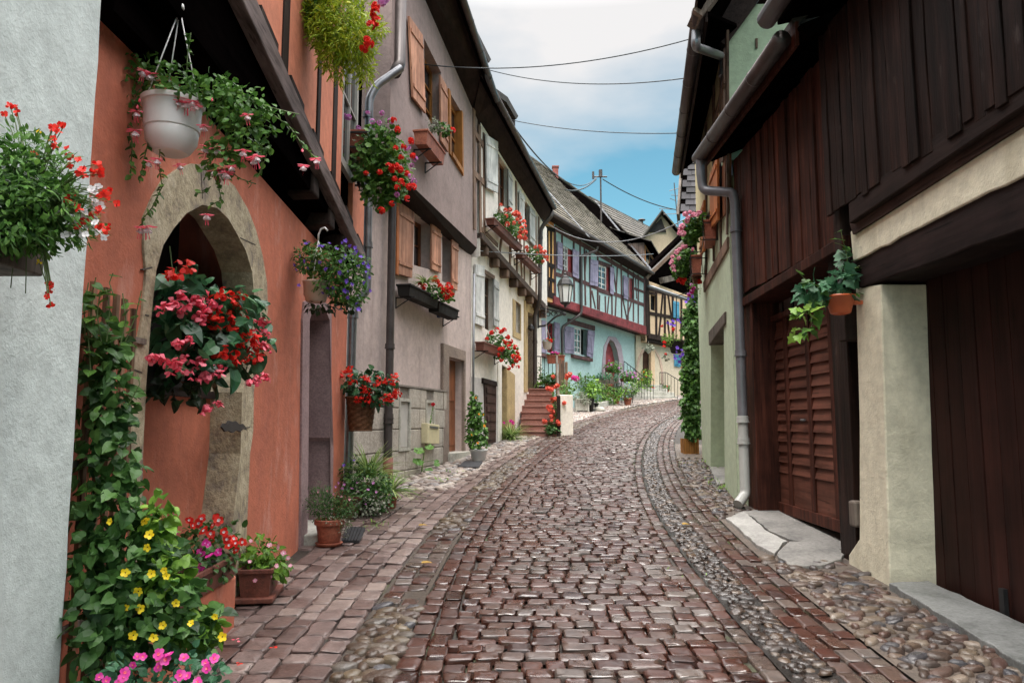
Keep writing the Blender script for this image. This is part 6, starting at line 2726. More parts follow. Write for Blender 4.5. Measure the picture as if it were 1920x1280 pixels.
def onblobs(blobs, n, face=(0.0, -1, .3), k=.9, r=1.02):
    """points on the side of the blobs that faces the given way"""
    out, dd = [], []
    w = np.array([b[1][0] * b[1][2] for b in blobs])
    w = w / w.sum()
    f = np.array(face)
    while len(out) < n:
        i = RG.choice(len(blobs), p=w)
        d = unit(RG.normal(0, 1, 3) + f * k)
        out.append(blobs[i][0] + d * blobs[i][1] * r * RG.uniform(.9, 1.1))
        dd.append(d)
    return out, dd


def atpx(lst, Y, jitter=.04):
    return [np.array(at(p[0], p[1], (p[2] if len(p) > 2 else Y) + random.uniform(-jitter, jitter))) for p in lst]


def facing(n, base=(0.1, -1, .25), j=.45):
    return [np.array(base) + RG.normal(0, j, 3) for _ in range(n)]


M_STEM = plain('green_stem', (.09, .13, .035), .6)
M_STEMB = plain('brown_stem', (.09, .065, .03), .7)
M_SOIL = plain('potting_soil', (.025, .018, .013), .95, bmp=.6, scale=30)
M_TERRA = stone('terracotta', (.30, .085, .045), (.2, .055, .032), 5, 40, .65, .3, c3=(.36, .13, .075))
M_TERRAD = stone('dark_terracotta', (.16, .05, .032), (.1, .035, .025), 5, 40, .6, .3)
M_PLAST = plain('orange_plastic', (.50, .105, .035), .4, 0, .1)
M_POTW = plain('white_plastic_pot', (.70, .67, .66), .35, 0, .05)
M_POTT = plain('white_tub', (.80, .81, .82), .4, 0, .08)
M_BLACKP = plain('black_plastic', (.018, .016, .015), .8, spec=.2)
LF = {
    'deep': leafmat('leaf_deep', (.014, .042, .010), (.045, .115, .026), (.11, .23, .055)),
    'mid': leafmat('leaf_mid', (.024, .07, .012), (.07, .175, .028), (.16, .31, .06)),
    'fresh': leafmat('leaf_fresh', (.055, .13, .015), (.14, .28, .032), (.27, .44, .07)),
    'lime': leafmat('leaf_lime', (.16, .24, .012), (.30, .40, .025), (.46, .52, .06)),
    'blue': leafmat('leaf_bluegreen', (.018, .065, .032), (.055, .16, .08), (.13, .28, .15)),
    'begonia': leafmat('leaf_begonia', (.012, .05, .022), (.04, .125, .052), (.11, .25, .11), rough=.3, trans=.2),
    'silver': leafmat('leaf_silver', (.13, .15, .10), (.24, .26, .19), (.38, .40, .32)),
    'stripe': leafmat('leaf_stripe', (.10, .19, .03), (.22, .34, .08), (.50, .58, .26)),
    'fern': leafmat('leaf_fern', (.14, .25, .012), (.34, .46, .025), (.60, .62, .06)),
    'dull': leafmat('leaf_dark', (.008, .016, .007), (.02, .04, .012), (.04, .07, .02)),  # darkest greens: some plants' own colour, and painted shade inside the arch
}


def thing_at(name, label, cat, p, group=None):
    return thing(name, label, cat, tuple(p), group)


def roundpot(root, c, r, h, mat, name='pot', rim=True, taper=.72, foot=0):
    m = MB()
    prof = [(r * taper * .98, 0), (r * taper, .004)]
    if rim:
        prof += [(r * .93, h * .78), (r * .93, h * .785), (r * 1.06, h * .79), (r * 1.08, h * .97), (r * 1.03, h), (r * .95, h), (r * .9, h * .9)]
    else:
        prof += [(r * .88, h * .5), (r, h * .97), (r * 1.03, h), (r * .94, h), (r * .9, h * .9)]
    m.lathe(c, prof, 22)
    o = m.build(name, mat, root, smooth=True)
    md = o.modifiers.new('edge', 'EDGE_SPLIT')
    md.split_angle = R(35)
    s = MB()
    s.lathe((c[0], c[1], c[2] + h * .88), [(.001, .004), (r * .9, 0)], 16)
    s.build('soil', M_SOIL, o)
    return o


def trough(root, F, a0, a1, z0, z1, o0, o1, mat, name='planter'):
    m = MB()
    t = .015
    tp = .02
    f = [F.w(a0 + tp, z0, o1 - tp), F.w(a1 - tp, z0, o1 - tp), F.w(a1 - tp, z0, o0 + tp), F.w(a0 + tp, z0, o0 + tp)]
    g = [F.w(a0, z1, o1), F.w(a1, z1, o1), F.w(a1, z1, o0), F.w(a0, z1, o0)]
    m.face(f)
    for i in range(4):
        j = (i + 1) % 4
        m.face([f[i], f[j], g[j], g[i]])
    k = .012
    m.fbox(F, a0 - k, a1 + k, z1 - .03, z1, o1 - .012, o1 + k)
    m.fbox(F, a0 - k, a1 + k, z1 - .03, z1, o0 - k, o0 + .012)
    m.fbox(F, a0 - k, a0 + .012, z1 - .03, z1, o0 + .012, o1 - .012)
    m.fbox(F, a1 - .012, a1 + k, z1 - .03, z1, o0 + .012, o1 - .012)
    o = m.build(name, mat, root, bevel=.004)
    s = MB()
    s.fbox(F, a0 + .014, a1 - .014, z1 - .06, z1 - .035, o0 + .014, o1 - .014)
    s.build('soil', M_SOIL, o)
    return o


def brackets(root, F, aa, z, o1, mat=None):
    for a in aa:
        m = MB()
        m.fbox(F, a, a + .02, z - .02, z, 0, o1)
        m.fbox(F, a, a + .02, z - .18, z, 0, .015)
        m.bar(F.w(a + .01, z - .17, .01), F.w(a + .01, z - .02, o1 * .8), .014, .014)
        m.build('bracket', mat or M_IRON, root)
# ------------------------------------------------------------------ plants by the salmon house
def nemesia_box():
    t = thing_at('wall_flower_box', 'weathered wooden box of red and white nemesia on the white house wall', 'flower box', FW.w(FW.len - .95, 2.07, .0))
    aB = FW.st(84, 480, .2)[0]
    zt, zb = FW.st(60, 452, .2)[1], FW.st(60, 512, .2)[1]
    m = MB()
    m.fbox(FW, aB - .8, aB, zb, zt, .03, .2)
    m.build('wooden_box', W_OLD, t, bevel=.006)
    m = MB()
    m.fbox(FW, aB - .3, aB - .26, zb - .12, zt, 0, .23)
    m.build('bracket', M_IRON, t)
    B = [px(55, 345, 2.25, 75, 85, .16), px(15, 400, 2.2, 70, 75, .18), px(110, 400, 2.3, 65, 55, .15), px(40, 290, 2.25, 40, 50, .1), px(55, 440, 2.28, 60, 30, .12)]
    foliage(t, B, 1500, .032, 'slim', LF['mid'], .1, .5, light=.55)
    foliage(t, B, 1500, .026, 'oval', LF['mid'], .2, .5, light=.5, name='broad_leaves')
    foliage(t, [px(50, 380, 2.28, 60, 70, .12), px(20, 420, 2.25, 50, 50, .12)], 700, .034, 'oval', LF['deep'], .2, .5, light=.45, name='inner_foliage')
    red = [(27, 202), (18, 197), (100, 240), (112, 234), (108, 246), (126, 278), (154, 318), (160, 330), (182, 322), (188, 320), (137, 365), (128, 372), (142, 378), (155, 415), (150, 408), (196, 362), (188, 368), (203, 374), (190, 425), (200, 430), (95, 540), (92, 548), (96, 534), (172, 404), (64, 288), (100, 262), (132, 312)]
    wh = [(45, 315), (12, 298), (45, 395), (42, 415), (75, 408), (185, 350), (175, 360), (172, 375), (180, 385), (140, 420), (160, 440), (195, 445), (115, 400), (168, 392), (158, 402), (130, 440), (178, 412), (165, 425), (186, 436), (60, 425)]
    red += [(u + random.gauss(0, 10), v + random.gauss(0, 10)) for u, v in red]
    wh += [(u + random.gauss(0, 10), v + random.gauss(0, 10)) for u, v in wh]
    P = atpx(red, 2.3, .05)
    P2 = atpx(wh, 2.3, .05)
    m = MB()
    c = Vector(at(60, 380, 2.3))
    for p in P + P2:
        p = Vector(p)
        q = c.lerp(p, .35)
        mid = q.lerp(p, .6) + Vector((0, 0, .02))
        m.tube([q, mid, p], .0016, 4, cap=False)
    for (u0, v0, u1, v1) in ((60, 430, 140, 468), (80, 430, 150, 455), (50, 450, 48, 550), (55, 450, 88, 535), (100, 420, 165, 460), (30, 450, 20, 540)):
        p, q = at(u0, v0, 2.3), at(u1, v1, 2.32)
        m.tube([p, p.lerp(q, .5) + Vector((0, 0, .012)), q], .0016, 4, cap=False)
    m.build('stems', M_STEM, t)
    blossoms(t, 'nemesia', ('red',), P, facing(len(P)), .0125)
    blossoms(t, 'nemesia', ('white',), P2, facing(len(P2)), .0125)
    blossoms(t, 'nemesia', ('yellow',), atpx([(73, 491), (73, 246)], 2.28), facing(2), .010)


def fuchsia_basket():
    Y = 3.7
    c = at(320, 288, Y)
    t = thing_at('hanging_basket', 'large white hanging pot of trailing pink and white fuchsia', 'hanging basket', c, 'hanging baskets')
    r = 55 / FPX * Y
    H = at(320, 192, Y).z - c.z
    m = MB()
    m.lathe(c, [(.03, .012), (r * .55, .0), (r * .66, .012), (r * .86, H * .22), (r * .9, H * .40), (r * .885, H * .42), (r * .93, H * .44), (r * .95, H * .70), (r * .945, H * .71), (r * .98, H * .9), (r * 1.06, H * .91), (r * 1.07, H), (r * .98, H), (r * .95, H * .9)], 36)
    o = m.build('pot', M_POTW, t, smooth=True)
    md = o.modifiers.new('edge', 'EDGE_SPLIT')
    md.split_angle = R(35)
    s = MB()
    s.lathe((c.x, c.y, c.z + H * .9), [(.001, .004), (r * .95, 0)], 16)
    s.build('soil', M_SOIL, o)
    hk = at(337, 18, Y)
    m = MB()
    for a in (2.3, 4.2, 6.1):
        m.tube([Vector((c.x + r * math.cos(a), c.y + r * math.sin(a), c.z + H * .95)), hk], .0035, 6)
    m.lathe(hk, [(.02, 0), (.024, .01), (.02, .025), (.016, .03)], 10)
    m.tube([hk + Vector((0, 0, .03)), hk + Vector((0, 0, .06)), hk + Vector((-.03, 0, .10)), hk + Vector((-.03, 0, .16))], .008, 6)
    m.build('hanger', M_POTW, t, smooth=True)
    B = [px(300, 155, Y, 72, 34, .15), px(330, 172, Y - .1, 55, 12, .06), px(235, 190, Y, 32, 55, .1), px(395, 175, Y, 60, 30, .14), px(445, 200, Y - .02, 65, 45, .14), px(455, 255, Y - .05, 55, 50, .1), px(410, 300, Y - .1, 35, 40, .07), px(265, 125, Y, 40, 28, .1)]
    foliage(t, B, 1700, .034, 'broad', LF['mid'], .35, .5, light=.5)
    tr = [[(440, 170), (500, 205), (545, 240), (570, 275), (598, 302)], [(470, 190), (520, 205), (562, 215)], [(300, 280), (298, 310), (304, 350), (285, 390), (268, 410), (265, 432)],
          [(235, 220), (248, 270), (245, 330)], [(405, 320), (410, 350), (415, 375), (395, 385)], [(430, 320), (450, 335), (480, 345)], [(350, 140), (352, 100), (358, 62)], [(215, 150), (205, 130), (195, 112)],
          [(280, 260), (270, 300), (262, 340)], [(460, 300), (500, 290), (485, 330)], [(395, 350), (380, 362), (366, 362)], [(212, 180), (200, 200), (192, 225)]]
    sprays(t, [[at(u, v, Y - .06) for u, v in p] for p in tr], 80, .034, 'broad', LF['mid'])
    fl = [(255, 205), (252, 240), (336, 186), (350, 188), (362, 186), (370, 194), (382, 232), (462, 212), (390, 272), (407, 274), (455, 278), (478, 288), (474, 296), (335, 306), (400, 316), (414, 314), (424, 318), (434, 308), (570, 306), (592, 294), (264, 422), (274, 420), (388, 398), (295, 294), (270, 128), (281, 134), (282, 300)]
    blossoms(t, 'fuchsia', ('pink', 'white'), atpx(fl, Y - .13, .03), [np.array([random.gauss(0, .15), -.1, 1]) for _ in fl], .052)
    bd = [(398, 183), (262, 184), (258, 196), (456, 292), (567, 278), (220, 280)]
    blossoms(t, 'bud', ('pink',), atpx(bd, Y - .13, .03), [np.array([0, 0, 1]) for _ in bd], .03, name='bud')


def arch_begonia():
    t = thing_at('flower_trough', 'dark trough of red and pink begonias on the ledge of the stone arch', 'flower box', FS.w(2.2, 1.8, .0))
    a0, a1 = FS.st(292, 720, .0)[0], FS.st(425, 720, 0)[0]
    zl = FS.st(360, 745, -0.21)[1] + .05
    trough(t, FS, a0, a1, zl, zl + .17, -.36, -.14, M_BLACKP)
    Yf = lambda u: 4.05 + (u - 290) * .0042
    B = [px(u, v, Yf(u), ru, rv, .17) for u, v, ru, rv in ((330, 560, 45, 50), (390, 570, 55, 60), (330, 630, 48, 55), (400, 640, 60, 55), (455, 590, 40, 55), (460, 655, 40, 45), (375, 690, 50, 30))]
    foliage(t, B, 185, .115, 'wing', LF['begonia'], .45, .35, light=.5, lo=.25)
    foliage(t, B, 130, .06, 'wing', LF['begonia'], .4, .35, light=.6, lo=.5)
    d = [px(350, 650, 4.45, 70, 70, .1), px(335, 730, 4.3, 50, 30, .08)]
    foliage(t, d, 160, .07, 'wing', LF['dull'], .6, .3, light=.3, name='shaded_foliage')  # begonia leaves again, shade inside the arch put into a darker green
    P = [(338, 545), (366, 556), (378, 572), (372, 588), (300, 570), (320, 568), (345, 570), (390, 548), (352, 632), (337, 637), (308, 668), (320, 678), (345, 665), (366, 672), (355, 695), (395, 685), (412, 680), (390, 700), (404, 696), (485, 600), (502, 620), (490, 640), (503, 648), (470, 712), (485, 704), (497, 700), (406, 752), (386, 760), (290, 665), (326, 684), (380, 560), (395, 565)]
    Rr = [(330, 507), (348, 490), (435, 556), (445, 572), (430, 582), (405, 590), (415, 543), (455, 636), (470, 632), (440, 665), (460, 665), (480, 655), (425, 655), (450, 550), (438, 600), (452, 590), (398, 578), (476, 668), (402, 600), (465, 620)]
    f = lambda L: [np.array(at(u, v, Yf(u) - .19 + random.uniform(-.04, .04))) for u, v in L]
    blossoms(t, 'begonia', ('pink',), f(P), [np.array([random.gauss(0, .3), random.gauss(0, .3), 1]) for _ in P], .043, var=.3)
    blossoms(t, 'begonia', ('red',), f(Rr), [np.array([random.gauss(0, .3), random.gauss(0, .3), 1]) for _ in Rr], .044, var=.3)
    # grassy shoots behind
    for (u0, v0, u1, v1) in ((330, 560, 318, 462), (326, 550, 330, 500), (332, 540, 345, 500)):
        m = MB()
        m.tube([at(u0, v0, 4.4), at(u1, v1, 4.4)], .004, 5)
        m.build('shoot', M_STEM, t)


def trellis_vine():
    t = thing_at('trellis', 'slatted wooden trellis overgrown with yellow black-eyed vine beside the white wall', 'trellis', (-1.84, 3.3, gz(3.3)))
    # slats on the wall behind the corner
    for u0, u1, vt in ((160, 172, 535), (186, 197, 538), (206, 215, 545), (222, 231, 548), (240, 249, 562)):
        a = FS.st((u0 + u1) / 2, 700, .04)[0]
        m = MB()
        m.fbox(FS, a - .015, a + .015, gz(3) - .1, FS.st(200, vt, .05)[1], .03, .05)
        m.build('slat', wood('trellis_wood', (.20, .12, .075), axis='z'), t)
    m = MB()
    for z in (.7, 1.4, 2.0):
        m.fbox(FS, .8, 1.5, z, z + .03, .015, .03)
    m.build('cross_rails', W_OLD, t)
    m = MB()
    m.fbox(FS, .45, .95, -.2, 2.1, -.05, .02)
    B = [px(185, 600, 3.3, 22, 22, .04), px(215, 650, 3.4, 26, 30, .05), px(185, 700, 3.3, 42, 60, .08), px(220, 750, 3.35, 35, 50, .06), px(190, 800, 3.3, 50, 60, .09), px(205, 880, 3.3, 58, 60, .1), px(210, 960, 3.25, 68, 60, .12), px(240, 1040, 3.25, 85, 65, .14), px(255, 1120, 3.2, 100, 70, .16), px(300, 1180, 3.25, 110, 60, .16), px(190, 1190, 3.1, 60, 70, .12), px(190, 1080, 3.15, 55, 70, .1)]
    foliage(t, B, 1600, .053, 'heart', LF['deep'], .5, .25, light=.52, lo=.3)
    B2 = [px(290, 1000, 3.3, 35, 70, .08), px(310, 1090, 3.25, 40, 50, .1), px(350, 1170, 3.3, 50, 35, .1), px(375, 1190, 3.35, 40, 30, .1)]
    foliage(t, B2, 380, .05, 'heart', LF['fresh'], .5, .3, light=.55, lo=.3, name='young_foliage')
    tr = [[(235, 640), (255, 590), (265, 545)], [(170, 700), (165, 620), (175, 560)], [(215, 560), (205, 530), (212, 512)], [(240, 760), (262, 720), (258, 700)], [(160, 900), (165, 960), (168, 1040), (162, 1080), (150, 1098)], [(212, 1000), (214, 1060), (212, 1130)], [(180, 520), (170, 560), (172, 620)], [(200, 640), (206, 580), (198, 540)], [(225, 650), (236, 600), (230, 550)], [(160, 640), (158, 580), (166, 530)], [(190, 640), (182, 590), (188, 545)]]
    sprays(t, [[at(u, v, 3.22) for u, v in p] for p in tr], 22, .05, 'heart', LF['mid'], name='tendril_leaves', r=.0025)
    fl = [(207, 977), (277, 1025), (280, 1002), (235, 1073), (284, 1075), (260, 1107), (264, 1140), (236, 1138), (288, 1195), (300, 1215), (404, 1155), (417, 1193), (358, 1168), (312, 1080), (308, 1068), (270, 975), (306, 1172), (250, 1190), (330, 1130)]
    blossoms(t, 'trumpet', ('yellow', 'eye'), atpx(fl, 3.07, .03), facing(len(fl), (.25, -1, .15), .3), .0165)


def impatiens_pot():
    c = ground(300, 1440)
    t = thing_at('flower_pot', 'pot of magenta busy lizzies below the yellow-flowered vine', 'potted plant', c, 'potted plants along the salmon house')
    roundpot(t, Vector((c.x - .15, c.y - .1, gz(c.y) - .01)), .17, .24, M_TERRA)
    B = [px(300, 1290, 3.05, 110, 62, .2), px(230, 1290, 3.0, 70, 45, .18), px(370, 1270, 3.1, 50, 40, .15)]
    foliage(t, B, 420, .04, 'broad', LF['blue'], .3, .5, light=.35)
    fl = [(186, 1268), (200, 1275), (235, 1260), (232, 1268), (250, 1245), (298, 1226), (310, 1236), (298, 1250), (318, 1226), (345, 1232), (338, 1265), (352, 1266), (385, 1242), (402, 1234), (388, 1252), (258, 1230), (370, 1278), (268, 1230), (225, 1278), (330, 1285)]
    blossoms(t, 'impatiens', ('magenta', 'pink'), atpx(fl, 2.87, .03), facing(len(fl), (.1, -1, .5), .3), .0175)


def plinth_trough():
    t = thing_at('flower_trough', 'brown trough of red and pink busy lizzies on the salmon plinth', 'flower box', FS.w(2.3, gz(4.6) + .34, .12))
    zp = gz(4.6) + .34
    a1 = FS.st(447, 1050, .2)[0]
    trough(t, FS, a1 - 1.3, a1, zp, zp + .15, .03, .2, M_TERRAD)
    B = [px(395, 1015, 4.85, 58, 42, .14), px(345, 1062, 4.45, 50, 45, .13), px(302, 1015, 4.25, 30, 38, .1), px(405, 1060, 4.7, 32, 30, .1)]
    foliage(t, B, 560, .045, 'broad', LF['deep'], .35, .45, light=.55)
    straps(t, at(300, 1090, 4.2), 34, .26, .008, LF['silver'], name='grass_blades')
    f = [(355, 975), (378, 972), (372, 980), (400, 985), (395, 1000), (383, 995), (397, 1012), (420, 997), (442, 1018), (437, 1010), (455, 1016), (410, 975), (426, 1010), (442, 1030), (360, 985), (430, 1022), (405, 970)]
    p = [(297, 1018), (325, 1012), (337, 1024), (385, 1017), (410, 1035), (372, 1070), (380, 1078), (366, 1066), (376, 1064), (393, 1042), (377, 1035), (333, 976), (323, 968), (326, 1005), (390, 1020)]
    blossoms(t, 'impatiens', ('red', 'white'), atpx(f, 4.68, .04), facing(len(f), (.2, -1, .4), .4), .028)
    blossoms(t, 'impatiens', ('magenta', 'lilac'), atpx(p, 4.42, .04), facing(len(p), (.2, -1, .4), .4), .022)


def square_pot():
    c = ground(486, 1120)
    t = thing_at('flower_pot', 'rectangular brown terracotta pot on a tray, leafy plant with pale pink flowers', 'potted plant', c, 'potted plants along the salmon house')
    Fq = Facade((c.x + .13, c.y - .16), (c.x + .07, c.y + .28), 1)
    z = gz(c.y) + .0
    m = MB()
    m.fbox(Fq, -.02, .46, z, z + .035, -.26, .02)
    m.build('tray', M_TERRAD, t, bevel=.006)
    trough(t, Fq, .02, .42, z + .03, z + .23, -.23, -.0, M_TERRAD, 'pot')
    B = [px(488, 1052, c.y + .05, 42, 30, .17), px(520, 1062, c.y, 20, 18, .1), px(465, 1068, c.y, 20, 18, .1), px(490, 1030, c.y + .05, 28, 18, .12)]
    foliage(t, B, 330, .062, 'oval', LF['fresh'], .45, .5, light=.4)
    f = [(470, 1014), (505, 1022), (522, 1025), (540, 1045), (544, 1060), (468, 1052), (475, 1078), (478, 1088), (508, 1080), (518, 1060), (532, 1036)]
    blossoms(t, 'impatiens', ('rose', 'white'), atpx(f, c.y - .16, .04), facing(len(f), (.2, -1, .4), .4), .018)


def herb_pot():
    c = ground(612, 1026)
    t = thing_at('flower_pot', 'round terracotta pot and saucer with a feathery dark herb', 'potted plant', c, 'potted plants along the salmon house')
    Y = c.y
    r = 26 / FPX * Y
    b = Vector((c.x, c.y + .1, gz(c.y + .1) - .005))
    m = MB()
    m.lathe(b, [(r * .8, 0), (r * .98, .03), (r * .94, .035), (r * .8, .02)], 20)
    m.build('saucer', M_TERRA, t, smooth=True)
    roundpot(t, b + Vector((0, 0, .015)), r, .235, M_TERRA, taper=.74)
    B = [px(605, 950, Y + .1, 30, 30, .13), px(632, 958, Y + .1, 30, 26, .13), px(648, 945, Y + .1, 22, 25, .1), px(600, 935, Y + .1, 22, 25, .1)]
    foliage(t, B, 1500, .042, 'slim', LF['deep'], -.2, .4, light=.5)
    foliage(t, [px(645, 985, Y, 12, 22, .05), px(622, 975, Y - .05, 20, 6, .04)], 90, .02, 'oval', LF['silver'], .4, .4, name='trailing_foliage')
    blossoms(t, 'star', ('rose',), atpx([(596, 922), (626, 926), (640, 930), (614, 920), (655, 936)], Y, .05), facing(5), .011)


def corner_cluster():
    c = ground(655, 972)
    t = thing_at('flower_pot', 'dark bushy pot with small pink flowers against the corner downpipe', 'potted plant', c, 'potted plants along the salmon house')
    roundpot(t, Vector((c.x - .02, c.y + .12, gz(c.y))), .15, .25, M_TERRAD)
    Y = c.y + .15
    B = [px(660, 895, Y + .3, 28, 32, .16), px(690, 915, Y, 42, 40, .22), px(665, 935, Y, 28, 30, .16), px(710, 935, Y, 28, 28, .16)]
    foliage(t, B, 1900, .04, 'oval', LF['deep'], .2, .5, light=.5)
    foliage(t, [px(700, 945, Y - .15, 30, 22, .08), px(675, 958, Y - .15, 16, 12, .06)], 200, .026, 'round', LF['silver'], .3, .5, name='trailing_foliage')
    f = [(630, 912), (635, 905), (642, 915), (646, 908), (660, 915), (668, 903), (672, 920), (690, 918), (705, 922), (700, 905), (686, 945)]
    blossoms(t, 'star', ('lilac',), atpx(f, Y - .2, .04), facing(len(f)), .017)
    blossoms(t, 'star', ('violet',), atpx([(664, 863), (645, 872)], Y), facing(2), .022)
    c2 = ground(700, 952)
    t2 = thing_at('spider_plant', 'tall striped spider plant rising behind the bushy pot', 'potted plant', c2, 'spider plants')
    b = Vector((at(692, 905, c2.y + .25).x, c2.y + .25, gz(c2.y + .25)))
    roundpot(t2, b, .13, .26, M_TERRAD)
    straps(t2, at(692, 895, c2.y - .12), 130, .56, .03, LF['stripe'], arch=.75, upright=1.25)
    c3 = ground(731, 955)
    t3 = thing_at('spider_plant', 'low spider plant in a small terracotta pot at the end of the pot group', 'potted plant', c3, 'spider plants')
    roundpot(t3, Vector((c3.x, c3.y + .08, gz(c3.y + .08))), .078, .15, M_TERRA)
    straps(t3, at(731, 925, c3.y + .02), 120, .5, .028, LF['stripe'], arch=.95, upright=1.1)
    # drain grate in the paving
    g = [ground(u, v) + Vector((0, 0, .03)) for u, v in ((641, 1018), (648, 992), (685, 993), (674, 1018))]
    m = MB()
    m.prism(g, (0, 0, -.03))
    gr = m.build('drain_grate', plain('cast_iron', (.045, .047, .052), .5, .6), None, bevel=.004)
    tag(gr, 'dark iron drain grate set in the pavement behind the round terracotta pot', 'drain grate')
    m = MB()
    for i in range(1, 6):
        p, q = g[0].lerp(g[3], i / 6), g[1].lerp(g[2], i / 6)
        m.bar(p + Vector((0, 0, .002)), q + Vector((0, 0, .002)), .008, .006)
    m.build('grate_bars', M_BLACKP, gr)


def lobelia_basket():
    Y = 6.6
    c = at(592, 567, Y)
    t = thing_at('hanging_basket', 'small beige hanging pot of blue-violet lobelia over the purple doorway', 'hanging basket', c, 'hanging baskets')
    r = 24 / FPX * Y
    H = at(592, 528, Y).z - c.z
    m = MB()
    m.lathe(c, [(r * .6, 0), (r * .78, .01), (r * .88, H * .3), (r * .95, H * .32), (r, H * .9), (r * 1.06, H * .92), (r * 1.06, H), (r * .9, H), (r * .88, H * .9)], 24)
    m.build('pot', plain('beige_pot', (.56, .45, .36), .45), t, smooth=True)
    hk = at(597, 450, Y)
    m = MB()
    for a in (0.5, 2.6, 4.7):
        m.tube([Vector((c.x + r * math.cos(a), c.y + r * math.sin(a), c.z + H)), hk], .004, 5)
    m.tube([hk, hk + Vector((0, 0, .05)), hk + Vector((.02, 0, .1)), hk + Vector((.055, 0, .115)), hk + Vector((.08, 0, .085))], .009, 6)
    m.build('hanger', M_POTW, t, smooth=True)
    B = [px(610, 490, Y, 42, 32, .18), px(650, 505, Y, 42, 38, .2), px(575, 485, Y + .1, 22, 34, .15), px(655, 548, Y, 30, 30, .14), px(625, 530, Y - .05, 40, 28, .14)]
    foliage(t, B, 1900, .044, 'oval', LF['mid'], .25, .5, light=.45)
    foliage(t, [px(600, 575, Y, 35, 10, .1), px(640, 575, Y, 30, 10, .1)], 70, .05, 'broad', LF['dull'], .6, .4, name='hanging_leaves')
    P, D = onblobs(B, 46, (.5, -1, .2))
    P2 = atpx([(640, 455), (655, 460), (668, 472), (676, 482), (682, 492), (690, 500), (672, 500), (686, 510), (692, 520), (682, 530), (615, 540), (620, 548), (672, 580), (640, 580), (560, 535), (578, 535), (694, 545), (665, 465), (648, 452)], Y - .1, .06)
    blossoms(t, 'star', ('violet',), P + P2, D + facing(len(P2), (.4, -1, .2)), .021)


def fern_box():
    Y = 6.0
    t = thing_at('window_flower_box', 'window box of lime-green asparagus fern and red geraniums high on the salmon house', 'flower box', at(640, -20, Y), 'window boxes on the salmon house')
    a0, a1 = FSU.st(575, -20, .2)[0], FSU.st(625, -20, .2)[0]
    zt = FSU.st(640, -120, .25)[1]
    trough(t, FSU, a0 - .1, a1 + .2, zt + .1, zt + .27, .05, .25, M_TERRA)
    brackets(t, FSU, (a0, a1), zt - .02, .26)
    B = [px(630, 40, Y, 65, 70, .25), px(670, 90, Y, 35, 50, .2), px(620, 90, Y, 25, 55, .15), px(685, 130, Y, 16, 35, .1), px(640, 130, Y, 12, 35, .08), px(710, 55, Y - .1, 15, 20, .1)]
    foliage(t, B + [px(640, -60, Y, 70, 60, .3), px(600, 40, Y, 35, 55, .2), px(650, 60, Y - .1, 60, 60, .22)], 8000, .055, 'slim', LF['fern'], .35, .3, light=.5, sizevar=.5)
    foliage(t, [px(592, 25, Y + .05, 30, 40, .15), px(573, 25, Y, 14, 20, .08)], 240, .055, 'round', LF['mid'], .3, .4, name='geranium_leaves')
    f = [(704, 12), (700, 30), (695, 48), (703, 22), (688, 75), (692, 82), (683, 90), (706, 40)]
    blossoms(t, 'geranium', ('red',), atpx(f, Y - .3, .05), facing(len(f)), .04)
    blossoms(t, 'geranium', ('lilac',), atpx([(716, 5), (722, 0)], Y - .25), facing(2), .035)


def bracket_geraniums():
    Y = 8.2
    t = thing_at('window_flower_box', 'terracotta box of red and pink ivy geraniums spilling from black brackets on the salmon house', 'flower box', at(667, 277, Y), 'window boxes on the salmon house')
    c0 = at(667, 277, Y)
    z0, z1 = at(667, 276, Y).z, at(667, 244, Y).z
    x0, x1 = at(650, 260, Y).x, at(684, 260, Y).x
    Fb = Facade((x1, Y - .02), (x1 + .02, Y + .75), 1)
    trough(t, Fb, 0, .72, z0, z1, -(x1 - x0), 0, M_TERRA)
    m = MB()
    for z in (z1 - .04, z0 - .01):
        m.bar((x0 - .1, Y - .04, z), (x1 + .03, Y - .04, z), .015, .02)
        m.bar((x1 + .03, Y - .04, z), (x1 + .05, Y + .78, z), .015, .02)
    m.bar((x0 - .1, Y - .04, z1), (x0 - .1, Y - .04, z0 - .3), .02, .015, up=(0, 1, 0))
    m.bar((x0 - .05, Y + .3, z0 - .35), (x1, Y + .3, z0 - .35), .015, .02)
    m.build('bracket', M_IRON, t)
    B = [px(712, 270, Y, 38, 40, .28), px(728, 305, Y, 42, 45, .25), px(692, 315, Y, 32, 40, .2), px(715, 355, Y, 35, 35, .2), px(740, 340, Y, 28, 35, .18)]
    foliage(t, B, 1500, .055, 'round', LF['mid'], .3, .35, light=.5)
    foliage(t, [px(715, 372, Y, 25, 18, .1), px(745, 290, Y, 25, 25, .1)], 220, .035, 'slim', LF['mid'], .5, .3, name='fine_foliage')
    rd = [(738, 225), (745, 243), (770, 265), (757, 275), (742, 278), (752, 295), (774, 292), (729, 312), (735, 318), (742, 312), (750, 318), (712, 322), (686, 325), (740, 335), (752, 340), (763, 325), (768, 350), (745, 352), (764, 372), (735, 382), (715, 395), (755, 345), (775, 350)]
    pk = [(689, 212), (716, 212), (732, 228), (711, 230), (698, 228), (764, 278), (772, 310), (770, 330), (776, 340), (744, 365), (653, 220), (645, 218), (672, 240), (779, 298)]
    blossoms(t, 'geranium', ('red',), atpx(rd, Y - .27, .05), facing(len(rd), (.3, -1, .2)), .042)
    blossoms(t, 'geranium', ('lilac',), atpx(pk, Y - .22, .05), facing(len(pk), (.3, -1, .2)), .036)


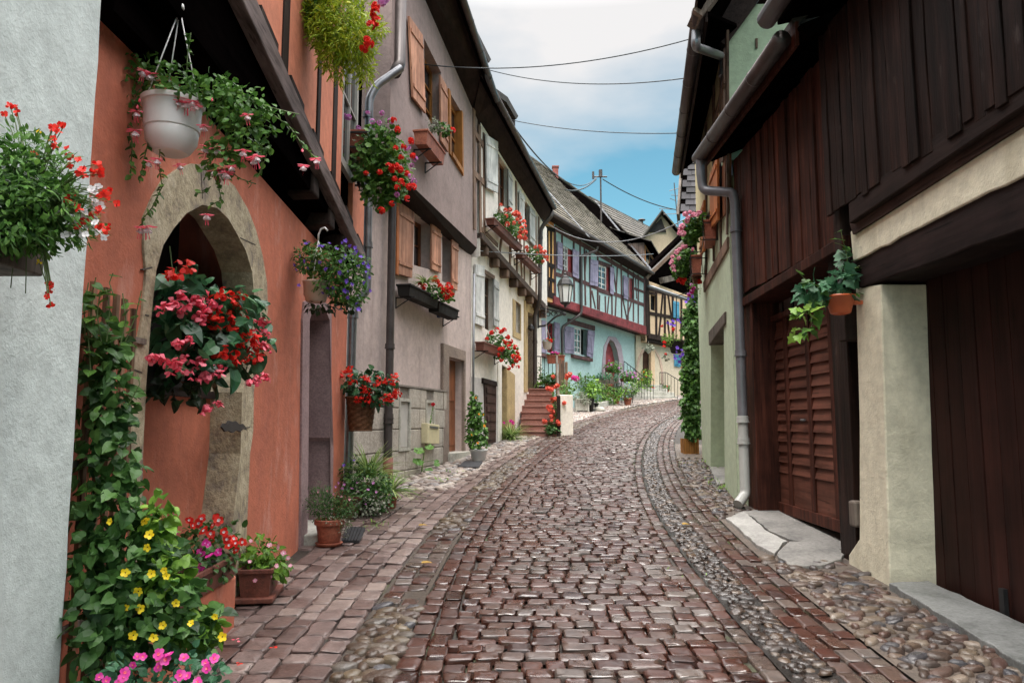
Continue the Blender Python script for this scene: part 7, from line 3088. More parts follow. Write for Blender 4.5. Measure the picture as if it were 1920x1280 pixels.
def wicker_basket():
    Y = 9.1
    c = at(676, 808, Y)
    t = thing_at('wicker_basket', 'brown wicker wall basket of red begonias by the corner of the salmon house', 'flower basket', c)
    r = 27 / FPX * Y
    H = at(676, 745, Y).z - c.z
    m = MB()
    n, k = 30, 13
    for j in range(k + 1):
        z = H * j / k
        rr = r * (.74 + .28 * (j / k) ** .8)
        for i in range(n):
            th = 2 * math.pi * i / n
            q = rr * (1 + (.035 if (i // 2 + j) % 2 else -.02))
            m.v.append((c.x + q * math.cos(th), c.y + q * math.sin(th), c.z + z))
    for j in range(k):
        for i in range(n):
            i2 = (i + 1) % n
            m.f.append((j * n + i, j * n + i2, (j + 1) * n + i2, (j + 1) * n + i))
    m.f.append(tuple(range(n - 1, -1, -1)))
    m.tube([(c.x + r * .76 * math.cos(a), c.y + r * .76 * math.sin(a), c.z + .01) for a in np.linspace(0, 6.28, 20)], .012, 6, cap=False)
    m.tube([(c.x + r * 1.04 * math.cos(a), c.y + r * 1.04 * math.sin(a), c.z + H) for a in np.linspace(0, 6.28, 20)], .014, 6, cap=False)
    m.build('basket', wood('wicker', (.13, .065, .035), (.05, .025, .015), axis='x', scale=40, stretch=.3), t)
    B = [px(690, 722, Y, 45, 28, .22), px(720, 725, Y - .05, 25, 28, .16), px(665, 715, Y, 25, 25, .16), px(700, 745, Y - .1, 35, 15, .12)]
    foliage(t, B, 240, .08, 'wing', LF['begonia'], .4, .4, light=.45)
    f = [(645, 692), (652, 688), (640, 700), (655, 700), (682, 704), (690, 706), (712, 706), (722, 710), (738, 700), (740, 713), (742, 730), (738, 740), (745, 735), (685, 728), (692, 735), (680, 725), (731, 742), (728, 738), (715, 745), (718, 755), (676, 742), (694, 748), (662, 712), (703, 716), (672, 745)]
    blossoms(t, 'begonia', ('red',), atpx(f, Y - .2, .06), [np.array([random.gauss(0, .3), random.gauss(0, .3), 1]) for _ in f], .044)


for fn in (nemesia_box, fuchsia_basket, arch_begonia, trellis_vine, impatiens_pot, plinth_trough, square_pot, herb_pot, corner_cluster, lobelia_basket, fern_box, bracket_geraniums, wicker_basket):
    fn()
# ------------------------------------------------------------------ plants by the grey and cream houses
def hollyhock():
    b = FG.p(790, 884, .12)
    b.z = gz(b.y)
    t = thing_at('hollyhock', 'tall hollyhock with one dark red flower growing at the grey stone base', 'plant', b)
    P = [(790, 884), (795, 850), (802, 815), (808, 785), (812, 758)]
    path = [b] + [FG.p(u, v, .12) for u, v in P[1:]]
    m = MB()
    m.tube(path, [.012, .011, .009, .007, .005], 6)
    for (u0, v0, u1, v1) in ((793, 866, 815, 862), (795, 850, 778, 842), (797, 840, 802, 836), (790, 880, 802, 888)):
        m.tube([FG.p(u0, v0, .12), FG.p(u1, v1, .16)], .006, 5)
    m.build('stems', M_STEM, t)
    pos = [(784, 838, .17), (800, 834, .15), (782, 858, .15), (792, 862, .14), (820, 866, .11), (802, 876, .14), (815, 862, .09)]
    q = NP()
    for u, v, s in pos:
        M = frames(np.array([[random.gauss(0, .6), -.6, -.5]]), np.array([[.2, -.7, .8]])) * s
        q.add(*LEAF['round'], M, np.array([tuple(FG.p(u, v, .14))]), np.array([random.uniform(.4, .8)]))
    for i in range(26):
        k = random.random()
        a = path[2].lerp(path[4], k)
        M = frames(RG.normal(0, 1, (1, 3)), np.array([[.2, -.7, .8]])) * .035
        q.add(*LEAF['oval'], M, np.array([tuple(a)]), np.array([random.uniform(.4, .8)]))
    q.build('leaves', LF['mid'], t, smooth=False)
    blossoms(t, 'double', ('crimson',), [path[-1]], [(.2, -1, .3)], .04)


def grey_boxes():
    t = thing_at('window_flower_box', 'small terracotta trough with a single red flower on the upper grey wall', 'flower box', FGU.p(815, 270, .2), 'window boxes on the grey house')
    q = FGU.pts([(803, 240), (836, 252)], .3)
    zt = q[0][1]
    zb = FGU.st(808, 274, .3)[1]
    a0 = FGU.st(804, 250, .3)[0]
    a1 = FGU.st(838, 260, .05)[0]
    a1 = a0 + 1.0
    trough(t, FGU, a0, a1, zb, zt, .06, .28, M_TERRA)
    brackets(t, FGU, (a0 + .2, a1 - .2), zb, .28)
    Y = FGU.p(820, 235, .2).y
    foliage(t, [px(815, 236, Y, 14, 9, .18), px(834, 242, Y + .3, 12, 8, .2)], 150, .06, 'oval', LF['silver'], .2, .5)
    foliage(t, [px(832, 243, Y + .2, 16, 8, .2)], 90, .05, 'round', LF['mid'], .2, .5, name='geranium_leaves')
    blossoms(t, 'geranium', ('red',), atpx([(848, 245)], Y + .3), facing(1), .055)
    t = thing_at('window_flower_box', 'black trough with a striped spider plant and red geraniums on the lower grey wall', 'flower box', FG.p(800, 560, .2), 'window boxes on the grey house')
    zt, zb = FG.st(775, 533, .3)[1], FG.st(790, 562, .3)[1]
    a0, a1 = FG.st(769, 540, .28)[0], FG.st(843, 560, .1)[0]
    am = a0 + (a1 - a0) * .55
    trough(t, FG, a0, am - .02, zb, zt, .06, .28, M_BLACKP)
    trough(t, FG, am + .02, a1, zb - .05, zt - .05, .06, .28, M_BLACKP)
    brackets(t, FG, (a0 + .1, a1 - .1), zb, .32)
    Y = FG.p(795, 530, .2).y
    straps(t, at(797, 530, Y), 80, .34, .02, LF['stripe'], arch=1.0)
    foliage(t, [px(820, 548, Y + .3, 26, 13, .22), px(838, 552, Y + .6, 14, 12, .2)], 330, .045, 'round', LF['mid'], .3, .4)
    f = [(795, 538), (789, 533), (813, 524), (820, 528), (817, 522), (826, 536), (838, 540), (842, 546), (846, 540), (835, 548), (840, 534), (830, 545), (848, 550), (843, 556), (836, 557)]
    blossoms(t, 'geranium', ('red',), atpx(f, Y + .25, .15), facing(len(f), (.3, -1, .3)), .055)


def tub_pyramid():
    c = ground(897, 866)
    t = thing_at('flower_pot', 'white tub with a tall leafy cone dotted with orange flowers', 'potted plant', c, 'potted plants along the far houses')
    Y = c.y
    r = 16.5 / FPX * Y
    b = Vector((c.x, c.y + .05, gz(c.y)))
    m = MB()
    H = .235
    m.lathe(b, [(r * .6, 0), (r * .62, .012), (r * .75, .02), (r * .95, H * .85), (r * 1.06, H * .86), (r * 1.06, H), (r * .95, H), (r * .9, H * .9)], 22)
    m.build('tub', M_POTT, t, smooth=True)
    B = [px(895, 826, Y, 19, 14, .19), px(893, 808, Y, 18, 18, .18), px(891, 785, Y, 16, 18, .16), px(889, 765, Y, 11, 16, .11), px(888, 748, Y, 5, 14, .05)]
    foliage(t, B, 900, .062, 'broad', LF['mid'], .5, .4, light=.5)
    f = [(892, 745), (906, 777), (908, 798), (896, 830), (898, 776), (884, 815)]
    blossoms(t, 'impatiens', ('orange',), atpx(f, Y - .2, .03), facing(len(f)), .024)


def cream_boxes():
    def box(F, u, v, w, quad, label, blobs, n, fl, off, mat=M_TERRAD):
        t = thing_at('window_flower_box', label, 'flower box', F.p(u, v, .15), 'window boxes on the cream house')
        (u0, v0), (u1, v1), zpx = quad
        zt, zb = F.st(u0, v0, .25)[1], F.st(u0, zpx, .25)[1]
        a0, a1 = F.st(u0, v0, .25)[0], F.st(u1, v1, .08)[0]
        trough(t, F, a0, a1, zb, zt, .06, .26, mat)
        brackets(t, F, (a0 + .1, a1 - .1), zb, .32, W_DARK)
        B = [px(*b) for b in blobs]
        foliage(t, B, n, .05, 'round', LF['mid'], .35, .4, light=.45)
        blossoms(t, 'geranium', ('coral' if off else 'red',), atpx(fl, B[0][0][1] - .2, .12), facing(len(fl), (.4, -1, .3)), .06)
    Y = FCU.p(950, 415, .2).y
    box(FCU, 945, 415, 0, ((926, 408), (966, 452), 420), 'long window box of red geraniums under the white shutter of the cream house', [(940, 408, Y - .3, 15, 14, .2), (955, 420, Y, 20, 16, .25), (970, 432, Y + .5, 14, 16, .25)], 600,
        [(939, 384), (948, 394), (957, 393), (949, 405), (964, 402), (972, 402), (963, 418), (970, 412), (975, 418), (951, 420), (978, 428), (976, 435), (984, 424), (985, 435), (984, 446), (968, 398), (974, 408), (975, 445), (982, 416)], 1)
    Y = FCU.p(1005, 470, .2).y
    box(FCU, 1003, 470, 0, ((980, 473), (1002, 488), 482), 'shorter window box of red geraniums by the corner of the cream house', [(996, 474, Y - .4, 12, 9, .2), (1010, 482, Y, 13, 12, .22)], 330,
        [(988, 464), (1003, 463), (1014, 465), (1015, 472), (1020, 478), (1024, 482), (1018, 490), (1005, 475), (1022, 472), (1012, 462), (1026, 488), (989, 470)], 1)
    Y = FC.p(935, 650, .2).y
    box(FC, 930, 640, 0, ((907, 640), (935, 650), 656), 'window box of red geraniums low on the ground floor of the cream house', [(925, 640, Y - .2, 17, 15, .2), (945, 655, Y, 20, 20, .25), (960, 665, Y + .3, 14, 18, .22)], 620,
        [(922, 624), (939, 622), (945, 619), (913, 635), (952, 632), (950, 643), (955, 645), (938, 655), (942, 654), (955, 650), (935, 665), (966, 651), (971, 660), (962, 668), (970, 668), (940, 675), (954, 690), (962, 686), (971, 688), (945, 640), (968, 676), (958, 640), (932, 618), (973, 672)], 0, M_TERRAD)
    c = ground(957, 824)
    t = thing_at('ornamental_grass', 'fountain of striped grass with magenta flowers at the sandstone jamb', 'plant', c)
    straps(t, c, 150, .8, .03, LF['stripe'], arch=.95, upright=1.15)
    blossoms(t, 'double', ('magenta',), atpx([(945, 793), (958, 789), (961, 792)], c.y - .1), facing(3), .05)


def stair_plants():
    Y0, z0, n, rise, run, xl, xr, zl, Yr, za, zt = STAIR
    p = Vector((at(1036, 812, Y0 + .1).x, Y0 + .12, z0 + rise))
    p.z = z0 + rise
    t = thing_at('flower_pot', 'dark pot of orange-red geraniums on the lowest stair beside the newel post', 'potted plant', p, 'potted plants on the stairs')
    roundpot(t, p, .13, .2, M_TERRAD)
    foliage(t, [px(1036, 802, Y0, 14, 10, .16)], 160, .07, 'round', LF['deep'], .3, .4)
    blossoms(t, 'geranium', ('coral',), atpx([(1023, 790), (1047, 794), (1034, 788), (1033, 780), (1046, 790)], Y0 - .12), facing(5), .065)
    t = thing_at('climbing_geranium', 'trailing orange-red geraniums and grassy leaves climbing the stair railing', 'plant', (xr, Y0 + .6, z0 + .9), None)
    B = [px(1048, 772, Y0 + .3, 12, 16, .12), px(1055, 755, Y0 + .5, 13, 16, .15), px(1046, 740, Y0 + .6, 10, 14, .12), px(1058, 735, Y0 + .9, 14, 12, .15), px(1040, 760, Y0 + .2, 8, 16, .1), px(1068, 722, Y0 + 1.1, 16, 14, .18)]
    foliage(t, B, 420, .07, 'slim', LF['stripe'], .3, .4, light=.3)
    foliage(t, B, 260, .06, 'round', LF['mid'], .3, .4, name='geranium_leaves')
    f = [(1035, 750), (1041, 748), (1028, 764), (1033, 763), (1032, 770), (1037, 772), (1034, 730), (1027, 728), (1042, 725), (1063, 704), (1069, 700), (1058, 756), (1062, 708), (1045, 722), (1036, 784), (1020, 790), (1052, 745), (1068, 706)]
    blossoms(t, 'geranium', ('coral',), atpx(f, Y0 + .2, .1), facing(len(f)), .075)
    blossoms(t, 'geranium', ('magenta',), atpx([(1075, 708), (1081, 710), (1052, 747)], Y0 + .6), facing(3), .075)
    # landing
    Yl = Y0 + n * run - .05
    x = at(1040, 725, Yl).x
    t = thing_at('flower_trough', 'orange terracotta trough of geraniums at the head of the stairs', 'flower box', (x, Yl, zl))
    Fl = Facade((at(1023, 725, Yl).x, Yl), (at(1047, 725, Yl).x, Yl), 1)
    trough(t, Fl, 0, Fl.len, zl, at(1030, 720, Yl).z + .01, -.2, 0, M_TERRA)
    foliage(t, [px(1033, 712, Yl, 14, 9, .15)], 130, .08, 'round', LF['deep'], .3, .4)
    blossoms(t, 'geranium', ('coral',), atpx([(1046, 707), (1037, 706), (1030, 728), (1043, 724)], Yl - .15), facing(4), .07)
    t = thing_at('spider_plant', 'bushy green plant in a black tray on the stair landing beside the cream house door', 'potted plant', (at(1012, 728, Yl).x, Yl + .1, zl), 'spider plants')
    c = at(1012, 730, Yl + .1)
    m = MB()
    m.box(c.x - .16, c.x + .16, Yl, Yl + .2, zl, zl + .07)
    m.build('tray', M_BLACKP, t)
    straps(t, (c.x, Yl + .1, zl + .1), 80, .36, .025, LF['fresh'], arch=1.0)
    foliage(t, [px(1022, 712, Yl + .3, 16, 12, .2), px(1012, 700, Yl + .5, 8, 18, .12)], 260, .06, 'oval', LF['mid'], .2, .4, name='leafy_shoots')
    t = thing_at('railing_flower_box', 'terracotta box with a magenta flower hooked on the iron landing railing', 'flower box', (at(1040, 682, Yr).x, Yr - .1, at(1040, 684, Yr).z))
    Fr = Facade((at(1025, 675, Yr).x, Yr - .05), (at(1058, 675, Yr).x, Yr - .05), 1)
    trough(t, Fr, 0, Fr.len, at(1040, 682, Yr).z, at(1040, 667, Yr).z, -.02, .2, M_TERRA)
    foliage(t, [px(1040, 665, Yr - .1, 14, 3, .1)], 70, .05, 'round', LF['mid'], .2, .4)
    blossoms(t, 'geranium', ('magenta',), atpx([(1042, 662), (1048, 664), (1036, 663)], Yr - .1), facing(3), .07)
    Yh = Yr - .3
    c = at(1026, 655, Yh)
    t = thing_at('hanging_basket', 'little white hanging pot with red flowers under the lantern bracket', 'hanging basket', c, 'hanging baskets')
    r = 9.5 / FPX * Yh
    H = at(1026, 640, Yh).z - c.z
    m = MB()
    m.lathe(c, [(r * .5, 0), (r * .7, .02), (r * .8, H * .3), (r * .86, H * .34), (r, H * .95), (r * 1.08, H), (r * .9, H)], 18)
    m.build('pot', M_POTW, t, smooth=True)
    hk = at(1024, 612, Yh)
    m = MB()
    for a in (.4, 2.5, 4.6):
        m.tube([Vector((c.x + r * math.cos(a), c.y + r * math.sin(a), c.z + H)), hk], .006, 5)
    m.tube([hk, hk + Vector((0, 0, .8))], .006, 5)
    m.build('hanger', M_POTW, t)
    foliage(t, [px(1028, 638, Yh, 9, 3, .12)], 50, .05, 'round', LF['mid'], .3, .4)
    blossoms(t, 'geranium', ('red',), atpx([(1026, 636), (1031, 637), (1034, 639)], Yh - .1), facing(3), .055)


def lantern():
    Y = 21.5
    p0 = at(1010, 588, Y)
    t = thing_at('street_lantern', 'black six-sided wall lantern on a scrolled iron bracket by the cream house corner', 'street lamp', p0)
    arm = at(1058, 588, Y)
    m = MB()
    m.bar(at(1008, 577, Y), at(1056, 585, Y), .05, .05)
    m.tube(smoothpath([at(1010, 612, Y), at(1024, 610, Y), at(1042, 593, Y), at(1058, 588, Y)]), .03, 6)
    for k in range(4):
        c = at(1018 + k * 10, 590 - k, Y)
        m.tube([c + Vector((.08 * math.cos(a) * (1 - .03 * i), 0, .08 * math.sin(a) * (1 - .03 * i))) for i, a in enumerate(np.linspace(0, 7.5, 18))], .014, 5, cap=False)
    m.bar(at(1009, 570, Y), at(1009, 615, Y), .05, .05, up=(0, 1, 0))
    m.lathe(at(1058, 592, Y), [(.02, 0), (.06, .03), (.06, .07), (.02, .1)], 10)
    m.build('bracket', M_IRON, t)
    c = at(1060, 571, Y)
    zb, zt = at(1060, 567, Y).z, at(1060, 536, Y).z
    rb, rt = 9.5 / FPX * Y, 14 / FPX * Y
    m = MB()
    m.lathe(Vector((c.x, Y, zb)), [(rb * .96, .0), (rt * .96, zt - zb)], 6)
    m.build('lantern_glass', plain('frosted_glass', (.70, .72, .72), .35, 0, .06), t)
    m = MB()
    for k in range(6):
        th = 2 * math.pi * k / 6
        a = Vector((c.x + rb * math.cos(th), Y + rb * math.sin(th), zb))
        b = Vector((c.x + rt * math.cos(th), Y + rt * math.sin(th), zt))
        m.tube([a, b], .014, 5)
    m.lathe(Vector((c.x, Y, zb - .06)), [(.03, -.08), (.05, -.02), (rb * .7, .0), (rb * 1.05, .05), (rb * 1.05, .065)], 6)
    H = at(1060, 515, Y).z - zt
    m.lathe(Vector((c.x, Y, zt)), [(rt * 1.12, 0), (rt * 1.12, .03), (rt * .85, H * .5), (rt * .5, H * .72), (rt * .55, H * .76), (rt * .3, H * .9), (.03, H), (.05, H + .03), (.02, H + .08)], 6)
    m.build('lantern_frame', M_IRON, t)


def turquoise_plants():
    G = 'potted plants before the turquoise house'

    def pot(u, v, rpx, hpx, mat, label, blobs, n, size, kind, lf, cat='potted plant', name='flower_pot', fl=None, fc='rose', fs=.06, dY=0.0, square=False, zoff=0.0):
        c = ground(u, v)
        Y = c.y + dY
        c = Vector((at(u, v, Y).x, Y, max(gz(Y), at(u, v, Y).z) if dY else gz(Y)))
        t = thing_at(name, label, cat, c, G)
        if rpx:
            r = rpx / FPX * Y
            H = hpx / FPX * Y
            if square:
                m = MB()
                m.box(c.x - r, c.x + r, Y - r * .7, Y + r * .7, c.z + .04, c.z + H)
                m.box(c.x - r * 1.08, c.x - r * .8, Y - r * .8, Y + r * .8, c.z, c.z + H + .03)
                m.box(c.x + r * .8, c.x + r * 1.08, Y - r * .8, Y + r * .8, c.z, c.z + H + .03)
                m.build('pot', mat, t, bevel=.02)
            else:
                roundpot(t, c, r, H, mat)
        B = [px(bu, bv, Y + bd, ru, rv, rd) for bu, bv, ru, rv, rd, bd in blobs]
        foliage(t, B, n, size, kind, LF[lf], .3, .5, light=.5)
        if fl:
            blossoms(t, 'geranium', (fc,), atpx(fl, Y - .3, .1), facing(len(fl)), fs)
        return t
    pot(1091, 772, 12, 24, S_GREY2, 'square pale stone planter of silvery foliage next to the white stair wall', [(1090, 745, 14, 10, .3, 0), (1098, 750, 10, 8, .25, -.1)], 420, .08, 'oval', 'silver', square=True)
    pot(1109, 772, 5.5, 26, M_BLACKP, 'tall black pot of airy green leaves right of the stone planter', [(1108, 733, 9, 14, .25, 0), (1115, 722, 10, 12, .25, .2)], 330, .10, 'broad', 'fresh')
    pot(1118, 770, 4, 15, M_BLACKP, 'short black pot with a dark fern squeezed between tubs', [(1120, 745, 8, 10, .2, 0)], 200, .09, 'slim', 'mid')
    pot(1135, 755, 5.5, 9, M_TERRA, 'small terracotta pot of bright ferny leaves on the stone kerb', [(1138, 737, 13, 12, .3, 0), (1140, 725, 9, 8, .25, .2)], 420, .11, 'slim', 'fresh', dY=.01)
    pot(1155, 758, 7.5, 17, M_TERRA, 'large terracotta pot with a round dark green bush', [(1157, 730, 12, 12, .35, 0)], 600, .07, 'oval', 'dull')
    pot(1177, 760, 8, 14, M_TERRA, 'terracotta pot of pale small-leaved plant at the foot of the steps', [(1177, 733, 11, 9, .25, 0), (1183, 725, 10, 8, .25, 0)], 330, .07, 'oval', 'silver', fl=[(1186, 707), (1192, 706)], fc='lilac', fs=.05)
    # long wall of green below the railing
    c = ground(1088, 765)
    t = thing_at('shrub', 'loose green shrub against the turquoise wall behind the pots', 'shrub', c)
    B = [px(1085, 728, c.y + 1.2, 20, 22, .4), px(1100, 715, c.y + 1.5, 18, 14, .4), px(1078, 712, c.y + 1, 12, 16, .3)]
    foliage(t, B, 700, .12, 'slim', LF['fresh'], .3, .4, light=.4)
    foliage(t, B, 300, .10, 'broad', LF['mid'], .3, .4, name='broad_leaves')
    for u, v in ((1080, 750), (1088, 752), (1096, 750)):
        m = MB()
        m.tube([at(u, v, c.y + 1.2), at(u + 2, v - 45, c.y + 1.2)], .02, 5)
        m.build('stem', M_STEMB, t)
    c2 = ground(1140, 762)
    t = thing_at('shrub', 'dense ferny green shrubs filling the gap behind the terracotta pots', 'shrub', Vector((c2.x, c2.y + .4, gz(c2.y + .4))))
    B = [px(1125, 745, c2.y + .5, 14, 14, .3), px(1105, 750, c2.y + .3, 12, 14, .3), px(1145, 742, c2.y + .6, 16, 14, .3), px(1168, 738, c2.y + .7, 14, 12, .3), px(1185, 730, c2.y + .8, 14, 12, .3), px(1068, 745, c2.y - 1, 8, 16, .25), px(1130, 728, c2.y + .7, 16, 10, .3)]
    foliage(t, B, 1300, .11, 'slim', LF['mid'], .3, .4, light=.5)
    foliage(t, B, 700, .09, 'broad', LF['fresh'], .3, .4, light=.4, name='broad_leaves')
    for u, v in ((1105, 758), (1128, 756), (1150, 752), (1172, 748)):
        m = MB()
        m.tube([at(u, v, c2.y + .5), at(u + 2, v - 22, c2.y + .5)], .02, 5)
        m.build('stem', M_STEMB, t)
    # bright climber on the lilac-shuttered window
    c = ground(1072, 760)
    t = thing_at('climbing_plant', 'bright green climber reaching up beside the lilac shutter', 'climbing plant', Vector((c.x, c.y + .6, gz(c.y + .6))))
    B = [px(1072, 655, c.y + .6, 6, 14, .12), px(1074, 675, c.y + .6, 7, 14, .12), px(1079, 697, c.y + .6, 6, 18, .1), px(1070, 645, c.y + .6, 4, 8, .1)]
    foliage(t, B, 330, .11, 'broad', LF['fresh'], .3, .4, light=.6)
    m = MB()
    m.tube([at(1076, 745, c.y + .6), at(1076, 700, c.y + .6), at(1073, 650, c.y + .6)], .02, 5)
    m.build('stems', M_STEMB, t)
    # bean-like sprays
    t = thing_at('climbing_plant', 'sparse dark-leaved climber spreading across the turquoise wall under the sill', 'climbing plant', at(1100, 735, c.y + 1.5))
    Yc = c.y + 1.7
    tr = [[(1095, 730), (1096, 705), (1105, 696), (1120, 690)], [(1095, 720), (1108, 705), (1118, 700), (1125, 688)], [(1100, 720), (1095, 700), (1098, 692)], [(1095, 725), (1088, 706), (1106, 712)]]
    sprays(t, [[at(u, v, Yc) for u, v in p] for p in tr], 11, .13, 'heart', LF['mid'], r=.008)
    # trough on an iron stand
    Y = c.y + .9
    Ft = Facade((at(1112, 712, Y).x, Y), (at(1160, 716, Y + .5).x, Y + .5), 1)
    t = thing_at('flower_trough', 'long dark wooden trough of pale leaves on an iron stand before the red arched door', 'flower box', at(1136, 716, Y), G)
    trough(t, Ft, 0, Ft.len, at(1112, 718, Y).z, at(1112, 708, Y).z, -.25, .0, W_OLD)
    m = MB()
    for a in (.1, Ft.len - .1):
        for o in (-.22, -.03):
            p = Ft.w(a, at(1112, 718, Y).z, o)
            m.tube([p, Vector((p.x, p.y, gz(p.y)))], .018, 5)
    p, q = at(1080, 706, Y - .3), at(1112, 706, Y - .2)
    m.tube([p, q], .02, 5)
    m.tube([q, Vector((q.x, q.y, gz(q.y)))], .02, 5)
    m.tube([q, at(1098, 730, Y - .2)], .015, 5)
    m.build('stand', M_IRON, t)
    foliage(t, [px(1128, 705, Y, 12, 5, .2), px(1150, 707, Y + .3, 12, 4, .2), px(1138, 704, Y, 8, 5, .2)], 200, .11, 'oval', LF['blue'], .1, .6, light=.75)
    for (u, v, lab, cols, fl) in ((1148, 697, 'window trough of mixed leaves and few pink flowers below the arched door', 'lilac', [(1142, 676), (1139, 687), (1146, 684), (1160, 690)]),
                                  (1176, 714, 'hanging trough of lilac-pink geraniums on the stair railing', 'lilac', [(1174, 696), (1175, 700), (1182, 699), (1188, 698), (1191, 700), (1186, 708), (1197, 710), (1176, 704)])):
        Yt = Y + .6
        cc = at(u, v, Yt)
        t = thing_at('flower_trough', lab, 'flower box', cc, G)
        Fq = Facade((cc.x - .28, Yt), (cc.x + .32, Yt + .1), 1)
        trough(t, Fq, 0, Fq.len, cc.z, cc.z + .2, -.2, 0, M_TERRAD)
        foliage(t, [px(u, v - 11, Yt, 15, 8, .25), px(u + 6, v - 5, Yt - .1, 12, 8, .2)], 330, .08, 'broad', LF['mid'], .3, .4, light=.6)
        blossoms(t, 'geranium', (cols,), atpx(fl, Yt - .3, .05), facing(len(fl)), .055)
        m = MB()
        for a in (.05, Fq.len - .05):
            p = Fq.w(a, cc.z, -.1)
            m.tube([p, Vector((p.x, p.y, gz(p.y)))], .018, 5)
        m.tube([Fq.w(0, cc.z - .01, -.1), Fq.w(Fq.len, cc.z - .01, -.1)], .018, 5)
        m.build('stand', M_IRON, t)
    # stone kerb under the pots
    k = MB()
    a, b = ground(1120, 766), ground(1160, 756)
    k.prism([Vector((a.x, a.y, gz(a.y) - .1)), Vector((b.x, b.y, gz(b.y) - .1)), Vector((b.x - .4, b.y + 1, gz(b.y) - .1)), Vector((a.x - .4, a.y + 1, gz(a.y) - .1))], (0, 0, .32))
    tag(k.build('stone_plinth', S_GREY2, bevel=.02), 'low pale stone plinth under the pots by the red arched door', 'plinth')
    s = MB()
    c = ground(1124, 771)
    s.lathe(Vector((c.x, c.y, gz(c.y) - .02)), [(.16, 0), (.2, .08), (.15, .17), (.06, .21)], 9, 1.2, .8)
    tag(s.build('boulder', S_GREY2, smooth=True), 'rounded white boulder lying on the paving next to the black pots', 'boulder')
    # pots on the far steps
    H = 'potted plants on the far steps'
    for (u, v, Yd, fl, lab) in ((1250, 737, 39.3, [(1251, 724), (1247, 730)], 'terracotta pot with two red flowers in the middle of the far steps'), (1238, 731, 40.0, [], 'flat terracotta bowl with a small clipped plant on the top far step'), (1218, 737, 38.9, [(1223, 726), (1226, 728)], 'brown pot of leafy stems and red flowers at the start of the far steps')):
        c = at(u, v, Yd)
        t = thing_at('flower_pot', lab, 'potted plant', c, H)
        roundpot(t, c, .13, .2, M_TERRA)
        foliage(t, [px(u, v - 10, Yd, 6, 5, .18)], 110, .08, 'broad', LF['mid'], .3, .4)
        if fl:
            blossoms(t, 'geranium', ('red',), atpx(fl, Yd - .15), facing(len(fl)), .06)
    t = thing_at('shrub', 'yellowish flowering shrub beside the peach house door and railing', 'shrub', ground(1212, 745))
    foliage(t, [px(1210, 705, 38.6, 13, 12, .4), px(1206, 722, 38.5, 14, 14, .4), px(1192, 722, 38, 10, 12, .3)], 650, .11, 'oval', LF['fresh'], .3, .4, light=.6)
    blossoms(t, 'geranium', ('orange',), atpx([(1207, 697), (1212, 706), (1203, 712)], 38.2), facing(3), .05)
    Yh = FYL.p(1216, 660).y - .8
    c = at(1216, 661, Yh)
    t = thing_at('hanging_basket', 'pale hanging basket of mixed leaves before the dark door of the peach house', 'hanging basket', c, 'hanging baskets')
    m = MB()
    m.lathe(c, [(.03, -.05), (.16, .1), (.2, .2), (.17, .21)], 12)
    m.tube([c + Vector((0, 0, .2)), at(1216, 640, Yh)], .012, 5)
    m.build('basket', S_GREY2, t)
    foliage(t, [px(1217, 652, Yh, 9, 5, .22)], 130, .1, 'broad', LF['silver'], .4, .4, light=.6)


